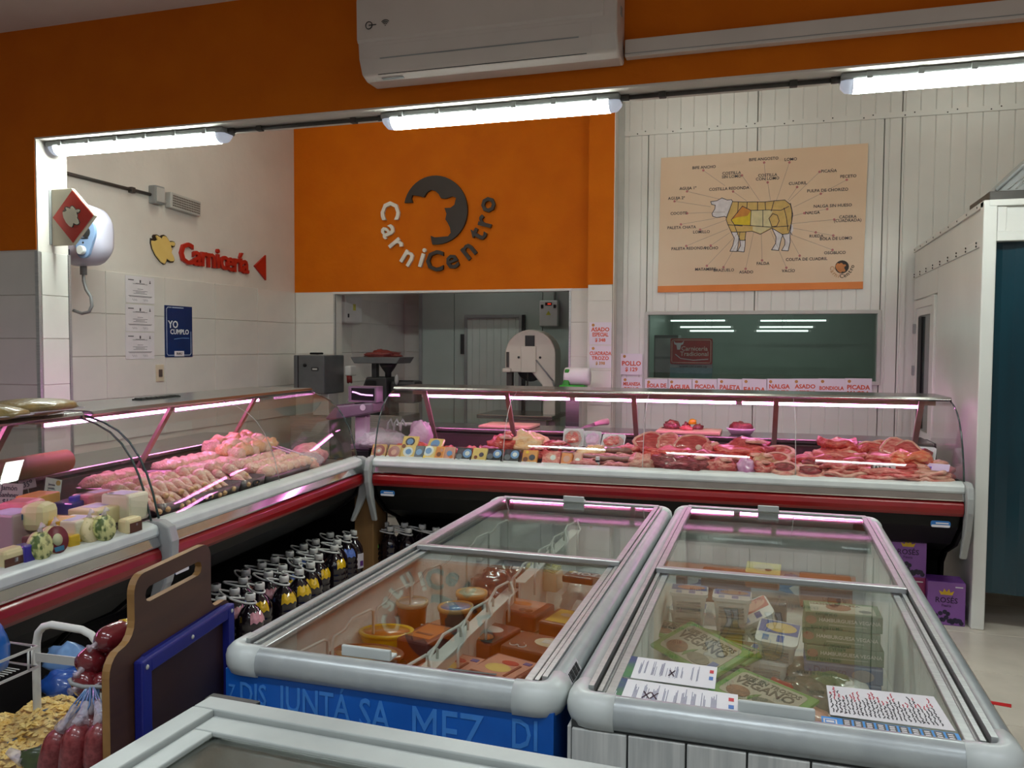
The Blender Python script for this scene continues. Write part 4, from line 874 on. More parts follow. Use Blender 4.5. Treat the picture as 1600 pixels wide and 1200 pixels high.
for k in range(4): obj('wire_hook', G().tube(crank(-.03, 1.16+k*.24, 1.34+k*.24, .752, .08, 1), .0045, 6), WIRE, t); obj('wire_hook', G().tube(crank(.03, 1.24+k*.24, 1.40+k*.24, .75, .08, -1), .0045, 6), WIRE, t)
t = thing('freezer_hanger', 'row of white wire hooks along the left wall of the middle freezer', 'wire rack', (MX0+.075, MY0, 0))
for k in range(7): obj('wire_hook', G().tube(crank(0, .12+k*.28, .32+k*.28, .75, .25, 1), .0045, 6), WIRE, t)
t = thing('wire_basket', 'white wire basket end behind the tubs in the middle freezer', 'wire basket', (MX0+.1, MY0+.80, .5))
for k in range(9): obj('wire', G().tube([(.1+k*.022, 0, 0), (.1+k*.022, 0, .17)], .0018, 5), WIRE, t)
for z in (.01, .17): obj('wire', G().tube([(.08, 0, z), (.3, 0, z)], .003, 5), WIRE, t)

BRN = flat((120, 56, 30), .35, 1); DRED = flat((110, 26, 24), .35, 1); YELL = flat((236, 190, 16), .3, 1); TANP = flat((222, 170, 100), .4, 1); PINKP = flat((214, 150, 130), .4, 1); CREAMP = flat((228, 214, 180), .4, 1); WHT = flat((230, 230, 226), .35, 1); BLU = flat((36, 84, 170), .35, 1); LBL = flat((110, 150, 200), .35, 1); GRN = flat((70, 130, 40), .35, 1); DGRN = flat((60, 100, 56), .35, 1); ORNG = flat((220, 120, 40), .35, 1); BLK = flat((30, 28, 32), .3, 1); REDP = flat((190, 40, 40), .35, 1); PUR_ = flat((96, 40, 130), .4, 1)
def placed(px, py, ztop, h): p = at(px, py, Z=ztop); return (p.x, p.y, ztop-h)
def oval_tub(px, py, ztop, rx, ry, h, body, lidm, lab, rz, label, group=None):
    t = thing('food_tub', label, 'tub', placed(px, py, ztop, h), rz, group)
    S = Matrix.Diagonal((rx, ry, 1, 1))
    obj('cup', G().lathe([(.80, 0), (.93, h*.8), (.95, h*.9), (.6, h*.9)], 24, S), body, t)
    obj('lid', G().lathe([(.3, h*.88), (1.0, h*.86), (1.02, h*.95), (1.0, h), (.9, h), (.86, h*.97), (.2, h*.965)], 24, S), lidm, t)
    obj('lid_print', G().lathe([(.1, h*.962), (.84, h*.966), (.84, h*.975), (.1, h*.98)], 20, S), lab, t)
    return t
def pack(px, py, ztop, sx, sy, h, m, prints, rz, label, group=None, rx=0, bev=.008, ry=0, words=()):
    t = thing('food_pack', label, 'pack', placed(px, py, ztop, h), rz, group)
    if rx or ry: t.rotation_euler = (rx, ry, rz)
    obj('packet', G().box(-sx/2, sx/2, -sy/2, sy/2, 0, h), m, t, min(bev, h*.4))
    for k, (a, b, c, d, pm) in enumerate(prints):
        if c < 0: g = G().add_plate([(a*sx+abs(c)*sx*math.cos(i*PI/7), b*sy+d*sy*math.sin(i*PI/7)) for i in range(14)], h, h+.0006*(k+1), Matrix.Identity(4))
        else: g = G().box((a-c/2)*sx, (a+c/2)*sx, (b-d/2)*sy, (b+d/2)*sy, h, h+.0006*(k+1))
        obj('print', g, pm, t)
    for s, sz, tx, ty, tm in words: text(s, sz, tm, t, (tx*sx, ty*sy, h+.0006*(len(prints)+1)), WZ, 0, .02)
    return t
zt = .69
# lower layer of packs and tubs that the upper ones stand on
lower = [(-.74, 1.86), (-.57, 1.88), (-.74, 2.06), (-.57, 2.08), (-.74, 2.26), (-.57, 2.28), (-.74, 2.46), (-.57, 2.48), (-.72, 2.66), (-.55, 2.66)]
for i, (x, y) in enumerate(lower):
    t = thing('food_pack', ORD2[i]+' dark pack of the lower layer, counted from the near end right of the divider', 'pack', (x, y, .502), random.Random(i).uniform(-.12, .12), 'lower packs in the middle freezer')
    obj('packet', G().box(-.078, .078, -.09, .09, 0, .115), (BRN, DRED)[i % 2], t, .008); obj('print', G().box(-.06, .06, -.07, .07, .115, .1158), (TANP, PINKP, CREAMP)[i % 3], t); obj('band', G().box(-.06, .06, -.07, -.035, .1158, .1166), (DRED, ORNG)[i % 2], t)
for i, (x, y) in enumerate([(-1.12, 1.86), (-.96, 1.88), (-1.12, 2.08), (-.96, 2.10), (-1.12, 2.30), (-.96, 2.32), (-1.1, 2.54), (-.95, 2.56), (-1.08, 2.72), (-.95, 2.74)]):
    t = thing('food_tub', ORD2[i]+' brown tub of the lower layer, counted from the near end left of the divider', 'tub', (x, y, .502), 0, 'lower tubs in the middle freezer')
    obj('cup', G().lathe([(.055, 0), (.068, .09), (.05, .09)], 20), (BRN, DRED)[i % 2], t); obj('lid', G().lathe([(.02, .088), (.073, .088), (.074, .1), (.066, .104), (.02, .102)], 20), (BRN, TANP, ORNG)[i % 3], t)
def pasta(px, py, lab, rz): return pack(px, py, zt, .165, .165, .055, DRED, [(0, 0, .84, .84, PINKP), (-.05, -.12, -.25, .17, flat((236, 206, 110), .4, 1)), (.02, .16, -.17, .09, REDP), (.3, .28, .14, .1, BLU), (.25, -.12, .05, .5, DRED)], rz, lab)
oval_tub(572, 1018, zt, .115, .07, .08, BRN, BRN, TANP, .1, 'oval brown tub with tan label nearest in the middle freezer')
oval_tub(604, 984, zt+.01, .088, .062, .09, YELL, YELL, flat((206, 120, 36), .3, 1), .25, 'oval tub with a bright yellow rim in the middle freezer')
oval_tub(644, 938, zt+.02, .056, .056, .11, BRN, CREAMP, WHT, 0, 'round brown tub with cream lid by the wire hooks')
oval_tub(737, 924, zt+.02, .058, .058, .11, BRN, TANP, CREAMP, .4, 'round brown tub farthest back beside the white divider')
oval_tub(712, 946, zt+.02, .062, .058, .10, BRN, TANP, LBL, .7, 'round tub with blue and white lid beside the white divider')
pack(668, 988, zt+.01, .12, .17, .07, DRED, [(0, .05, .7, .7, ORNG), (0, -.1, .5, .08, BRN)], -.2, 'dark red pack with orange label left of the divider')
pack(757, 985, zt, .17, .18, .06, DRED, [(0, -.3, 1, .35, BLK), (.05, .12, -.28, .16, WHT), (-.25, -.3, .25, .12, WHT), (.2, -.28, -.17, .15, ORNG)], -.25, 'dark red and black pack with a white oval right of the divider')
pack(818, 947, zt, .17, .16, .06, DRED, [(-.05, .05, .8, .78, PINKP), (-.1, .15, -.22, .12, ORNG), (.1, -.25, -.08, .08, BRN), (.25, -.25, -.08, .08, BRN)], -.2, 'pink labelled pack with food picture at the far end of the near half')
pack(880, 963, zt, .11, .16, .06, BRN, [(.05, 0, .8, .8, flat((232, 200, 70), .35, 1)), (.1, .1, -.25, .1, CREAMP)], -.2, 'yellow labelled pack against the right wall of the middle freezer')
pack(837, 1003, zt, .17, .15, .06, BRN, [(.25, .1, -.3, .25, CREAMP), (.25, .12, .3, .2, WHT), (-.2, -.25, -.08, .09, WHT), (-.3, -.32, -.08, .09, WHT), (-.12, -.34, -.08, .09, WHT), (-.2, -.25, -.065, .073, BRN), (-.3, -.32, -.065, .073, BRN), (-.12, -.34, -.065, .073, BRN)], -.2, 'brown pack with three ring symbols on its label')
pasta(706, 1036, 'pale pink pack with yellow food picture at the divider end', -.2); pasta(788, 1041, 'pale pink pack with yellow food picture at the right corner', -.3)
# far half of the middle freezer
for i, (px, py, r, m) in enumerate(((742, 842, .13, (50, 40, 62)), (800, 838, .12, (44, 40, 54)), (770, 858, .13, (40, 36, 50)), (730, 866, .11, (70, 60, 80)), (700, 880, .1, (60, 90, 80)))):
    p = at(px, py, Y=3.3+.1*(i % 3)); p.x = max(p.x, -1.09+.0*i); tag(obj('frozen_bag', lump(20+i, (r, r*.9, .10), .3, 2.2), flat(m, .2, 1), None, loc=(p.x, p.y, .51)), 'dark frozen bag in the far half of the middle freezer, ' + ['left at the back', 'right at the back', 'in the centre', 'left in front', 'front left corner'][i], 'bag')
obj('clip', G().box(.0, .03, 0, .02, 0, .008), WHT, tag(thing('pale_tray', 'pale tray among the dark bags in the middle freezer', 'tray', (at(800, 850, Y=3.2).x, at(800, 850, Y=3.2).y, .69)), None, None), .003)
pack(722, 868, .66, .2, .05, .02, mat('white_wire', ()), [], .1, 'white strip lying over the bags at the lid joint')
for i, (px, py) in enumerate(((920, 858), (900, 836), (942, 830), (918, 812))):
    p = at(px, py, Y=(3.05, 3.3, 3.32, 3.6)[i]); p.x = min(max(p.x, -.72), -.58); tag(obj('frozen_bag', lump(30+i, (.085, .11, .1), .25, 2.5), mat('frost_bag', (206, 206, 202), .35, c2=(176, 178, 178), ns=14, coat=.5, bump=.5, bs=30), None, loc=(p.x, p.y, .505)), 'pale frosty bag right of the divider in the far half, ' + ['nearest of four', 'second against the divider', 'second against the wall', 'farthest of four'][i], 'bag')
t = pack(850, 889, .70, .14, .08, .08, CREAMP, [], -.1, 'pack of pale yellow noodles at the lid joint of the middle freezer')
g = G()
for i in range(26): y = -.035+(i % 9)*.008; z = .082+(i//9)*.006; g.tube([(-.065+.016*j, y+.004*math.sin(j*1.7+i), z+.004*math.sin(j*2.3+i*2)) for j in range(9)], .004, 5)
tag(obj('noodles', g, mat('noodle_yellow', (232, 222, 150), .5, c2=(222, 210, 130), ns=40), t), None, None, kind='stuff')
pack(908, 897, .705, .13, .09, .03, BLK, [(-.3, .2, -.14, .2, flat((200, 170, 90), .35, 1))], -.15, 'black pack with MOZZ lettering at the lid joint', words=(('MOZZ', .05, .25, 0, PAPER),))

# right freezer, pale planks
RX0, RX1, RY0, RY1 = -.395, .458, 1.70, 3.93
fr_, rw, rl = freezer('chest freezer clad in pale planks with sliding glass lids on the right', RX0, RX1, RY0, RY1, 0, .46, mat('plank_seam', (60, 62, 62), .7, c2=(50, 52, 52), ns=6))
w6 = (rw-.008)/7
for k in range(7): obj('plank', G().box(.004+k*w6+.002, .004+(k+1)*w6-.002, -.006, .003, .05, .787), PLANKW, fr_, .002)
for s in (-.006, rw-.003):
    for k in range(14): obj('plank', G().box(s, s+.009, .004+k*.1585, .004+(k+1)*.1585-.004, .05, .787), PLANKW, fr_, .002)
lid(fr_, .066, rw-.066, .034, 1.12, .838, front=False, back=True, handle=(.42, .062, .15))
lid(fr_, .045, rw-.045, 1.05, rl-.034, .856, handle=(.40, rl-.05, .09))
def tub(px, py, ztop, lab, rz=0, rx=0, ry=0, c1=BLU, c2=ORNG, s=.125):
    t = thing('margarine_tub', lab, 'tub', placed(px, py, ztop, .085), rz); t.rotation_euler = (rx, ry, rz)
    obj('cup', G().loft([[(x, y, z) for x, y in rrect(-a, a, -b, b, .02, 3)] for a, b, z in ((s*.42, s*.36, 0), (s*.5, s*.44, .078))], cap=True, sm=False), WHT, t)
    obj('lid', G().rbox(-s*.54, s*.54, -s*.48, s*.48, .078, .090, .02), WHT, t)
    obj('print', G().box(-s*.5, s*.5, -s*.06, s*.44, .09, .0906), c1, t)
    obj('picture', G().add_plate([(s*.05+s*.40*math.cos(i*PI/7), s*.2+s*.2*math.sin(i*PI/7)) for i in range(14)], .0906, .0912, Matrix.Identity(4)), c2, t)
    obj('logo_print', G().box(-s*.36, -s*.2, -s*.38, -s*.16, .09, .0906), LBL, t); obj('logo_print', G().box(.0, s*.18, -s*.38, -s*.12, .09, .0906), BLU, t)
    g = G()
    for i in range(4): g.box(-s*.34, s*.34, -s*.47, -s*.44, .02+i*.012, .025+i*.012)
    obj('side_print', g, flat((150, 152, 150)), t)
    return t
for px, py, z, lab in ((1076, 950, .62, 'white tub lower in the left stack under the blue lidded tub'), (1146, 962, .62, 'white tub lower in the second stack behind the green bags')): tub(px, py, z, lab)
tub(1077, 923, .71, 'white tub with blue and orange lid topmost in the far left stack', .05); tub(1144, 931, .71, 'white tub with blue lid and bread picture topmost in the second stack', .0, c2=flat((170, 110, 60), .35, 1))
tub(1192, 948, .66, 'white tub with red lid leaning against the dark block', .2, .3, -.5, flat((190, 60, 60), .35, 1), PINKP); tub(1216, 983, .66, 'tilted white tub with blue lid and yellow oval beside the green cartons', -.15, .35, .05, BLU, flat((226, 190, 110), .35, 1))
tub(1156, 1012, .57, 'tub with bronze lid under the green bags', -.1, 0, 0, flat((130, 70, 40), .35, 1), BRN); tub(1203, 1022, .57, 'blue tub with orange picture below the tilted tub', -.15, .1, 0, BLU, ORNG)
pack(1208, 937, .64, .1, .07, .12, flat((96, 92, 96), .4, 1), [], 0, 'grey block pack standing behind the leaning tub', words=(('JUGO', .03, .1, .1, BLK),))
def vegan_bag(px, py, z, rz, lab, rx=0, s=1):
    t = thing('vegan_bag', lab, 'bag', placed(px, py, z, .02), rz); t.rotation_euler = (rx, .04, rz); t.scale = (s, s, s)
    g = G().box(-.128, .128, -.078, .078, .008, .02); obj('sleeve', g, mat('bag_green', (86, 150, 52), .35, c2=(76, 138, 44), ns=10, coat=.3), t, .008)
    obj('card', G().add_plate(rrect(-.105, .105, -.062, .062, .015), .02, .021, Matrix.Identity(4)), mat('kraft_grey', (176, 168, 150), .5, c2=(168, 160, 142), ns=20), t)
    text('BIFE EN TROZOS', .024, flat((70, 78, 64)), t, (.0, .042, .0215), WZ, 0, .02); text('VEGANO', .045, flat((44, 52, 44)), t, (-.005, .014, .0215), WZ, 0, .02)
    obj('picture', G().add_plate([(-.055+.036*math.cos(i*PI/8), -.035+.026*math.sin(i*PI/8)) for i in range(16)], .021, .0225, Matrix.Identity(4)), mat('meat_picture', (150, 96, 60), .5, c2=(96, 56, 36), ns=60), t)
    obj('picture', G().add_plate([(.035+.04*math.cos(i*PI/8), -.038+.02*math.sin(i*PI/8)) for i in range(16)], .021, .0225, Matrix.Identity(4)), mat('dish_picture', (120, 116, 100), .5, c2=(84, 90, 70), ns=60), t)
    obj('leaf_print', G().add_plate([(-.012, -.055), (.0, -.03), (.004, -.01), (-.008, -.02), (-.02, -.04)], .021, .0222, Matrix.Identity(4)), GRN, t)
    obj('stamp', G().box(.078, .1, -.045, -.022, .021, .0222), BLU, t)
    return t
vegan_bag(1062, 985, .60, -.15, 'green vegan bag lying underneath at the far left'); vegan_bag(1130, 1010, .585, -.5, 'green vegan bag in the dark below the tubs')
vegan_bag(1096, 1012, .68, -.78, 'large tilted green vegan bag in the left part of the right freezer', .3, 1.12); vegan_bag(1192, 1082, .70, -.6, 'green vegan bag near the lid handle of the right freezer', .15, .95)
p = at(1316, 953, Z=.735)
for k in range(3):
    t = thing('burger_carton', ['bottom', 'middle', 'topmost'][k]+' green carton of the stack of three in the right freezer', 'carton', (p.x+(.006, -.004, 0)[k], p.y+.02, .57+k*.055), (.03, -.02, .02)[k], 'green burger cartons')
    obj('carton', G().box(-.118, .118, -.065, .065, 0, .053), mat('carton_green', (104, 136, 92), .5, c2=(94, 126, 82), ns=8), t, .002)
    text('HAMBURGUESA VEGANA', .0165, flat((220, 222, 206)), t, (.018, -.0656, .03), WY, 0, .02); obj('side_picture', G().plate([(-.1+.018*math.cos(i*PI/5), -.0655, .028+.014*math.sin(i*PI/5)) for i in range(10)], (0, -.0006, 0)), flat((170, 120, 90)), t)
    obj('side_rule', G().box(-.045, .07, -.0662, -.0655, .014, .017), flat((180, 190, 166)), t)
    if k == 2:
        obj('top_print', G().box(-.1, .1, -.05, .045, .053, .0536), flat((206, 204, 186)), t); obj('burger_print', G().add_plate([(-.01+.04*math.cos(i*PI/7), .005+.035*math.sin(i*PI/7)) for i in range(14)], .0536, .0542, Matrix.Identity(4)), flat((150, 90, 56)), t)
        text('HAMBURGUESA', .022, flat((120, 100, 80)), t, (-.02, .03, .0545), WZ, 0, .01); obj('plate_print', G().add_plate([(.07+.02*math.cos(i*PI/7), -.02+.014*math.sin(i*PI/7)) for i in range(14)], .0536, .0542, Matrix.Identity(4)), flat((90, 90, 84)), t)
for k in range(2):
    t = thing('dessert_carton', ['lower', 'upper'][k]+' blue carton under the green cartons in the right freezer', 'carton', (p.x+.004*k, p.y+.015, .46+k*.055), -.02, 'blue cartons')
    obj('carton', G().box(-.12, .12, -.066, .066, 0, .053), mat('carton_blue', (84, 118, 164), .45, c2=(72, 104, 150), ns=8), t, .002)
    text('Delicato', .03, flat((40, 62, 120)), t, (-.04, -.0668, .03), WY, 0, .02); obj('picture', G().plate([(.06+.034*math.cos(i*PI/7), -.0665, .024+.02*math.sin(i*PI/7)) for i in range(14)], (0, -.0006, 0)), flat((170, 160, 156)), t)
    obj('stripe', G().box(-.118, .118, -.0668, -.066, .046, .052), flat((130, 156, 196)), t)
for i, (px, py, z, rad, m, lab) in enumerate(((1262, 1066, .60, (.09, .07, .05), mat('olive_lumps', (120, 124, 112), .3, c2=(70, 76, 64), ns=40, coat=.8), 'clear bag of grey green pieces near the price sheet'), (1214, 1064, .60, (.06, .05, .03), REDP, 'red bag under the vegan bag by the handle'), (1300, 1055, .58, (.08, .06, .04), DGRN, 'dark green bag in front of the blue cartons'), (1335, 1068, .57, (.06, .08, .04), WHT, 'white crumpled bag in front of the blue cartons'), (1240, 1030, .55, (.09, .09, .05), mat('olive_lumps', ()), 'clear bag of grey pieces between tubs and cartons'), (1265, 1110, .6, (.06, .07, .03), PINKP, 'pale pink bag beside the lid handle'))):
    tag(obj('frozen_bag', lump(40+i, rad, .35, 2.4), m, None, loc=placed(px, py, z, rad[2]*1.3)), lab, 'bag')
# far half of the right freezer
for i, (px, lab) in enumerate(((1050, 'at the left wall'), (1135, 'left of the yellow pack'), (1290, 'right of the blue bag'))):
    pack(px, 893 if i < 2 else 901, .66, .2 if i else .12, .12, .12, flat((150, 92, 66), .5), [(-.2, 0, -.2, .3, DRED), (.25, 0, -.2, .3, DRED)] if i == 1 else [], 0, 'brown carton in the far half of the right freezer '+lab)
pack(1193, 888, .73, .13, .10, .05, ORNG, [(0, .18, 1, .62, flat((226, 214, 140), .35, 1)), (0, .2, -.3, .2, CREAMP), (-.1, -.3, -.12, .1, BRN), (.15, .1, -.1, .06, BRN)], -.1, 'yellow and orange pack tilted up in the far half of the right freezer', rx=.5)
for i, (px, py, m) in enumerate(((1240, 898, LBL), (1262, 903, WHT), (1100, 908, PUR_))): tag(obj('frozen_bag', lump(50+i, (.07, .06, .05), .3, 2.4), m, None, loc=placed(px, py, .60, .07)), ['pale blue bag', 'white bag', 'purple bag'][i]+' in the far half of the right freezer near the lid joint', 'bag')

# printed matter lying on the near lid of the right freezer
LZ = .8445
def sheet(name, pts, label, m, cat='sheet'):
    P = [at(x, y, Z=LZ) for x, y in pts]; c = (P[0]+P[2])/2
    t = thing(name, label, cat, c); obj('sheet', G().plate([q-c for q in P], (0, 0, .0008)), m, t)
    return t, c, P
def bil(P, c, u, v, z=.001):
    a = P[0].lerp(P[1], u); b = P[3].lerp(P[2], u); q = b.lerp(a, v)-c; return Vector((q.x, q.y, z))
def quad(P, c, u0, u1, v0, v1, z): return G().plate([bil(P, c, u0, v0, z), bil(P, c, u1, v0, z), bil(P, c, u1, v1, z), bil(P, c, u0, v1, z)], (0, 0, .0004))
STW = mat('sticker_white', (236, 236, 240), .35, c2=(230, 230, 234), ns=5); SGR = mat('sticker_green', (60, 130, 50), .4, c2=(24, 56, 110), ns=9)
for k, pts in enumerate(([(974, 1024), (1121, 1043), (1117, 1077), (961, 1056)], [(959, 1058), (1153, 1086), (1153, 1124), (943, 1094)])):
    t, c, P = sheet('instruction_sticker', pts, ['shorter white instruction sticker with green end on the right freezer lid', 'longer white instruction sticker with green end at the lid edge'][k], STW)
    obj('green_end', quad(P, c, 0, .16 if k == 0 else .12, 0, 1, .0009), SGR, t)
    obj('end_symbol', ribbon([bil(P, c, a, b, .0014) for a, b in ((.03, .15), (.07, .15), (.07, .4), (.03, .4), (.03, .15))], .002, (0, 0, 1)), STW, t)
    g = G(); rng = random.Random(k)
    for i in range(9):
        u = .2+i*.075
        for j in range(5):
            if rng.random() < .75: q = quad(P, c, u+j*.009, u+j*.009+.004, .3-rng.random()*.1, .55+rng.random()*.35, .0012); g.add(q.v, q.f)
    o = obj('print_lines', g, flat((110, 116, 150)), t); o['kind'] = 'stuff'
    obj('flag_print', quad(P, c, .93, .97, .66, .8, .0012), flat((200, 50, 60)), t); obj('stamp_print', quad(P, c, .93, .97, .35, .5, .0012), flat((70, 120, 190)), t)
    for u in ((.55,) if k == 0 else (.30, .36)):
        for s in (1, -1): obj('cross_mark', ribbon([bil(P, c, u-.02, .3 if s > 0 else .55, .0014), bil(P, c, u+.03, .55 if s > 0 else .3, .0014)], .003, (0, 0, 1)), flat((60, 30, 50)), t)
t, c, P = sheet('price_sheet', [(1291, 1071), (1459, 1089), (1493, 1143), (1297, 1117)], 'white sheet of handwritten prices on the right freezer lid', PAPER)
rng = random.Random(5); g = G(); g2 = G()
for i in range(26):
    u = .03+i*.0355; v = .1
    while v < .72+.12*math.sin(i*1.3):
        l = .05+rng.random()*.09; pts = [bil(P, c, u+(rng.random()-.5)*.02, v+l*f, .0012) for f in (0, .33, .66, 1)]
        q = ribbon(pts, .0022, (0, 0, 1)); (g2 if v > .5 and rng.random() < .7 else g).add(q.v, q.f); v += l+.03
o = obj('handwriting', g, flat((50, 44, 54)), t); o['kind'] = 'stuff'
o = obj('red_handwriting', g2, flat((200, 60, 80)), t); o['kind'] = 'stuff'
t, c, P = sheet('promotion_strip', [(1283, 1119), (1497, 1147), (1511, 1174), (1285, 1140)], 'bright blue promotion strip with black price boxes at the lid edge', mat('promo_blue', (24, 140, 220), .35, c2=(20, 132, 212), ns=9), 'strip')
for i in range(10):
    u = .16+i*.083; obj('price_box', quad(P, c, u, u+.065, .5, .95, .0012), BLK, t); g = G()
    for j in range(3): q = quad(P, c, u+.012, u+.05, .56+j*.12, .62+j*.12, .0017); g.add(q.v, q.f)
    obj('price_print', g, PAPER, t); obj('product_print', quad(P, c, u+.01, u+.05, .08, .4, .0012), (WHT, WHT, WHT, GRN, PUR_, BLK, PINKP, REDP, BRN, ORNG)[i], t)
obj('strip_logo', ribbon([bil(P, c, a, b, .0014) for a, b in ((.02, .2), (.11, .2), (.11, .8), (.02, .8), (.02, .2))], .003, (0, 0, 1)), PAPER, t)
for j in range(2): obj('logo_print', quad(P, c, .035, .095, .32+j*.25, .47+j*.25, .0012), PAPER, t)

# nearest freezer, flat pale frame
NX0, NX1, NY0, NY1 = -1.105, .80, .30, 1.44
t, nw, nl = freezer('pale chest freezer nearest the viewer with bags under its glass', NX0, NX1, NY0, NY1, 0, .56, WHITEPL)
t.location = (NX0+nl*math.sin(R(-1.8))*-1*-1, NY0, 0); t.rotation_euler = (0, 0, R(-1.8))
e = obj('lid', G().box(.06, nw-.06, .06, nl-.06, .840, .845), LIDGLASS, t)
NF = mat('freezer_frame_white', (184, 190, 187), .35, c2=(174, 180, 178), ns=9)
for a in ((.0, nw, nl-.05, nl, .845, .866), (0, .05, 0, nl-.0505, .845, .866), (nw-.05, nw, 0, nl-.0505, .845, .866)): obj('top_frame', G().box(*a), NF, t, .003)
for a in ((.055, nw-.055, nl-.115, nl-.055, .845, .856), (.055, .10, .05, nl-.1155, .845, .856)): obj('lid_frame', G().box(*a), NF, e, .003)
obj('corner_guard', G().box(-.02, .10, nl+.004, nl+.035, .842, .856), DARK, t, .003)
for i, (px, py) in enumerate(((420, 1185), (480, 1180), (560, 1192), (640, 1198))):
    p = at(px, py, Z=.70); tag(obj('frozen_bag', lump(60+i, (.14, .16, .07), .3, 2.6), mat('frost_bag', ()), None, loc=(p.x, p.y-.06, .565)), 'frosty white bag in the nearest freezer, '+['leftmost', 'second along', 'third along', 'fourth along'][i], 'bag')
p = at(410, 1170, Z=.74); t = thing('white_basket', 'white basket rim with a rounded corner in the nearest freezer', 'basket', (p.x, p.y-.3, .56))
obj('rim', G().tube([(x, y, .17) for x, y in rrect(-.02, .4, -.3, .36, .05, 5)], .008, 8, True), WIRE, t); obj('wall', G().loft([[(x, y, .165) for x, y in rrect(-.02, .4, -.3, .36, .05, 5)], [(x, y, .0) for x, y in rrect(0, .38, -.28, .34, .05, 5)]], cap=False), WIRE, t)
# ------------------------------------------------------------------ meat and goods in the glass counters
def meatmat(n, a, b, ns=14, ramp=(.42, .66)): return mat(n, a, .34, c2=b, ns=ns*1.6, nd=8, bump=.7, bs=45, coat=.35, ramp=ramp, stretch=(1, 2.6, 2.6))
RAW1 = meatmat('raw_red', (168, 28, 36), (210, 92, 88)); RAW2 = meatmat('raw_pink', (194, 66, 66), (230, 150, 138)); RAW3 = meatmat('raw_deep', (116, 20, 32), (176, 76, 84)); RAW4 = meatmat('raw_bright', (188, 38, 38), (222, 104, 88), 22)
FAT = meatmat('meat_fat', (226, 168, 150), (206, 112, 104)); BONE = mat('bone_pale', (226, 200, 186), .5, c2=(210, 160, 150), ns=30)
SAUS = mat('sausage_brown', (120, 74, 66), .35, c2=(160, 106, 94), ns=30, coat=.5, bump=.2); SAUSP = meatmat('sausage_pink', (196, 100, 100), (226, 150, 146), 30)
CHKO = meatmat('chicken_orange', (240, 184, 132), (246, 208, 170), 10); CHKP = meatmat('chicken_pink', (236, 172, 158), (246, 208, 190), 12); CHKW = meatmat('chicken_breast', (240, 190, 166), (246, 214, 196), 9)
TRAYW = mat('foam_tray', (232, 224, 232), .5, c2=(224, 216, 224), ns=8)
ORDS = ['first', 'second', 'third', 'fourth', 'fifth', 'sixth', 'seventh', 'eighth', 'ninth', 'tenth', 'eleventh', 'twelfth', 'thirteenth', 'fourteenth', 'fifteenth', 'sixteenth', 'seventeenth', 'eighteenth']
def rp(px, v, z):
    x = at(px, 700, Y=5.02+v).x; return (x, RC0.y+v+(x-RC0.x)*math.tan(RCA), z)
def slab(seed, L, Wd, T, folds=3):
    """limp cut of meat: a few thin wavy sheets lying on each other, each folded and ragged at its rim"""
    g = G(); rng = random.Random(seed); nl = 3; n = 22
    for k in range(nl):
        o = Vector((seed*5.1+k*9, seed*2.3, seed)); s = 1-.10*k; dx, dy, rot = rng.uniform(-.08, .08)*L, rng.uniform(-.08, .08)*Wd, rng.uniform(-.25, .25)
        th = T/nl*1.15; rings = []
        for f, zz in ((.0, 0), (.55, 0), (.96, .0), (1, .5), (.93, 1), (.55, 1.1), (.001, 1.15)):
            ring = []
            for i in range(n):
                a = i*2*PI/n; e = 1+.20*noise.noise(Vector((math.cos(a)*1.6, math.sin(a)*1.6, k))+o)
                c, d = math.cos(a), math.sin(a); r = 1/max(abs(c)**3+abs(d)**3, .4)**(1/3)
                x, y = c*r*e*f*s*L/2, d*r*e*f*s*Wd/2
                w = T*.28*noise.noise(Vector((x/L*4.5, y/Wd*4.5, k*2))+o)+T*.10*math.sin(x/L*16+seed)*f
                x, y = x*math.cos(rot*s)-y*math.sin(rot*s)+dx, x*math.sin(rot*s)+y*math.cos(rot*s)+dy
                ring.append((x, y, max(.001, k*th*.85+zz*th+w+T*.12)))
            rings.append(ring)
        g.loft(rings)
    return g
GRPM = 'raw cuts in the meat counter'
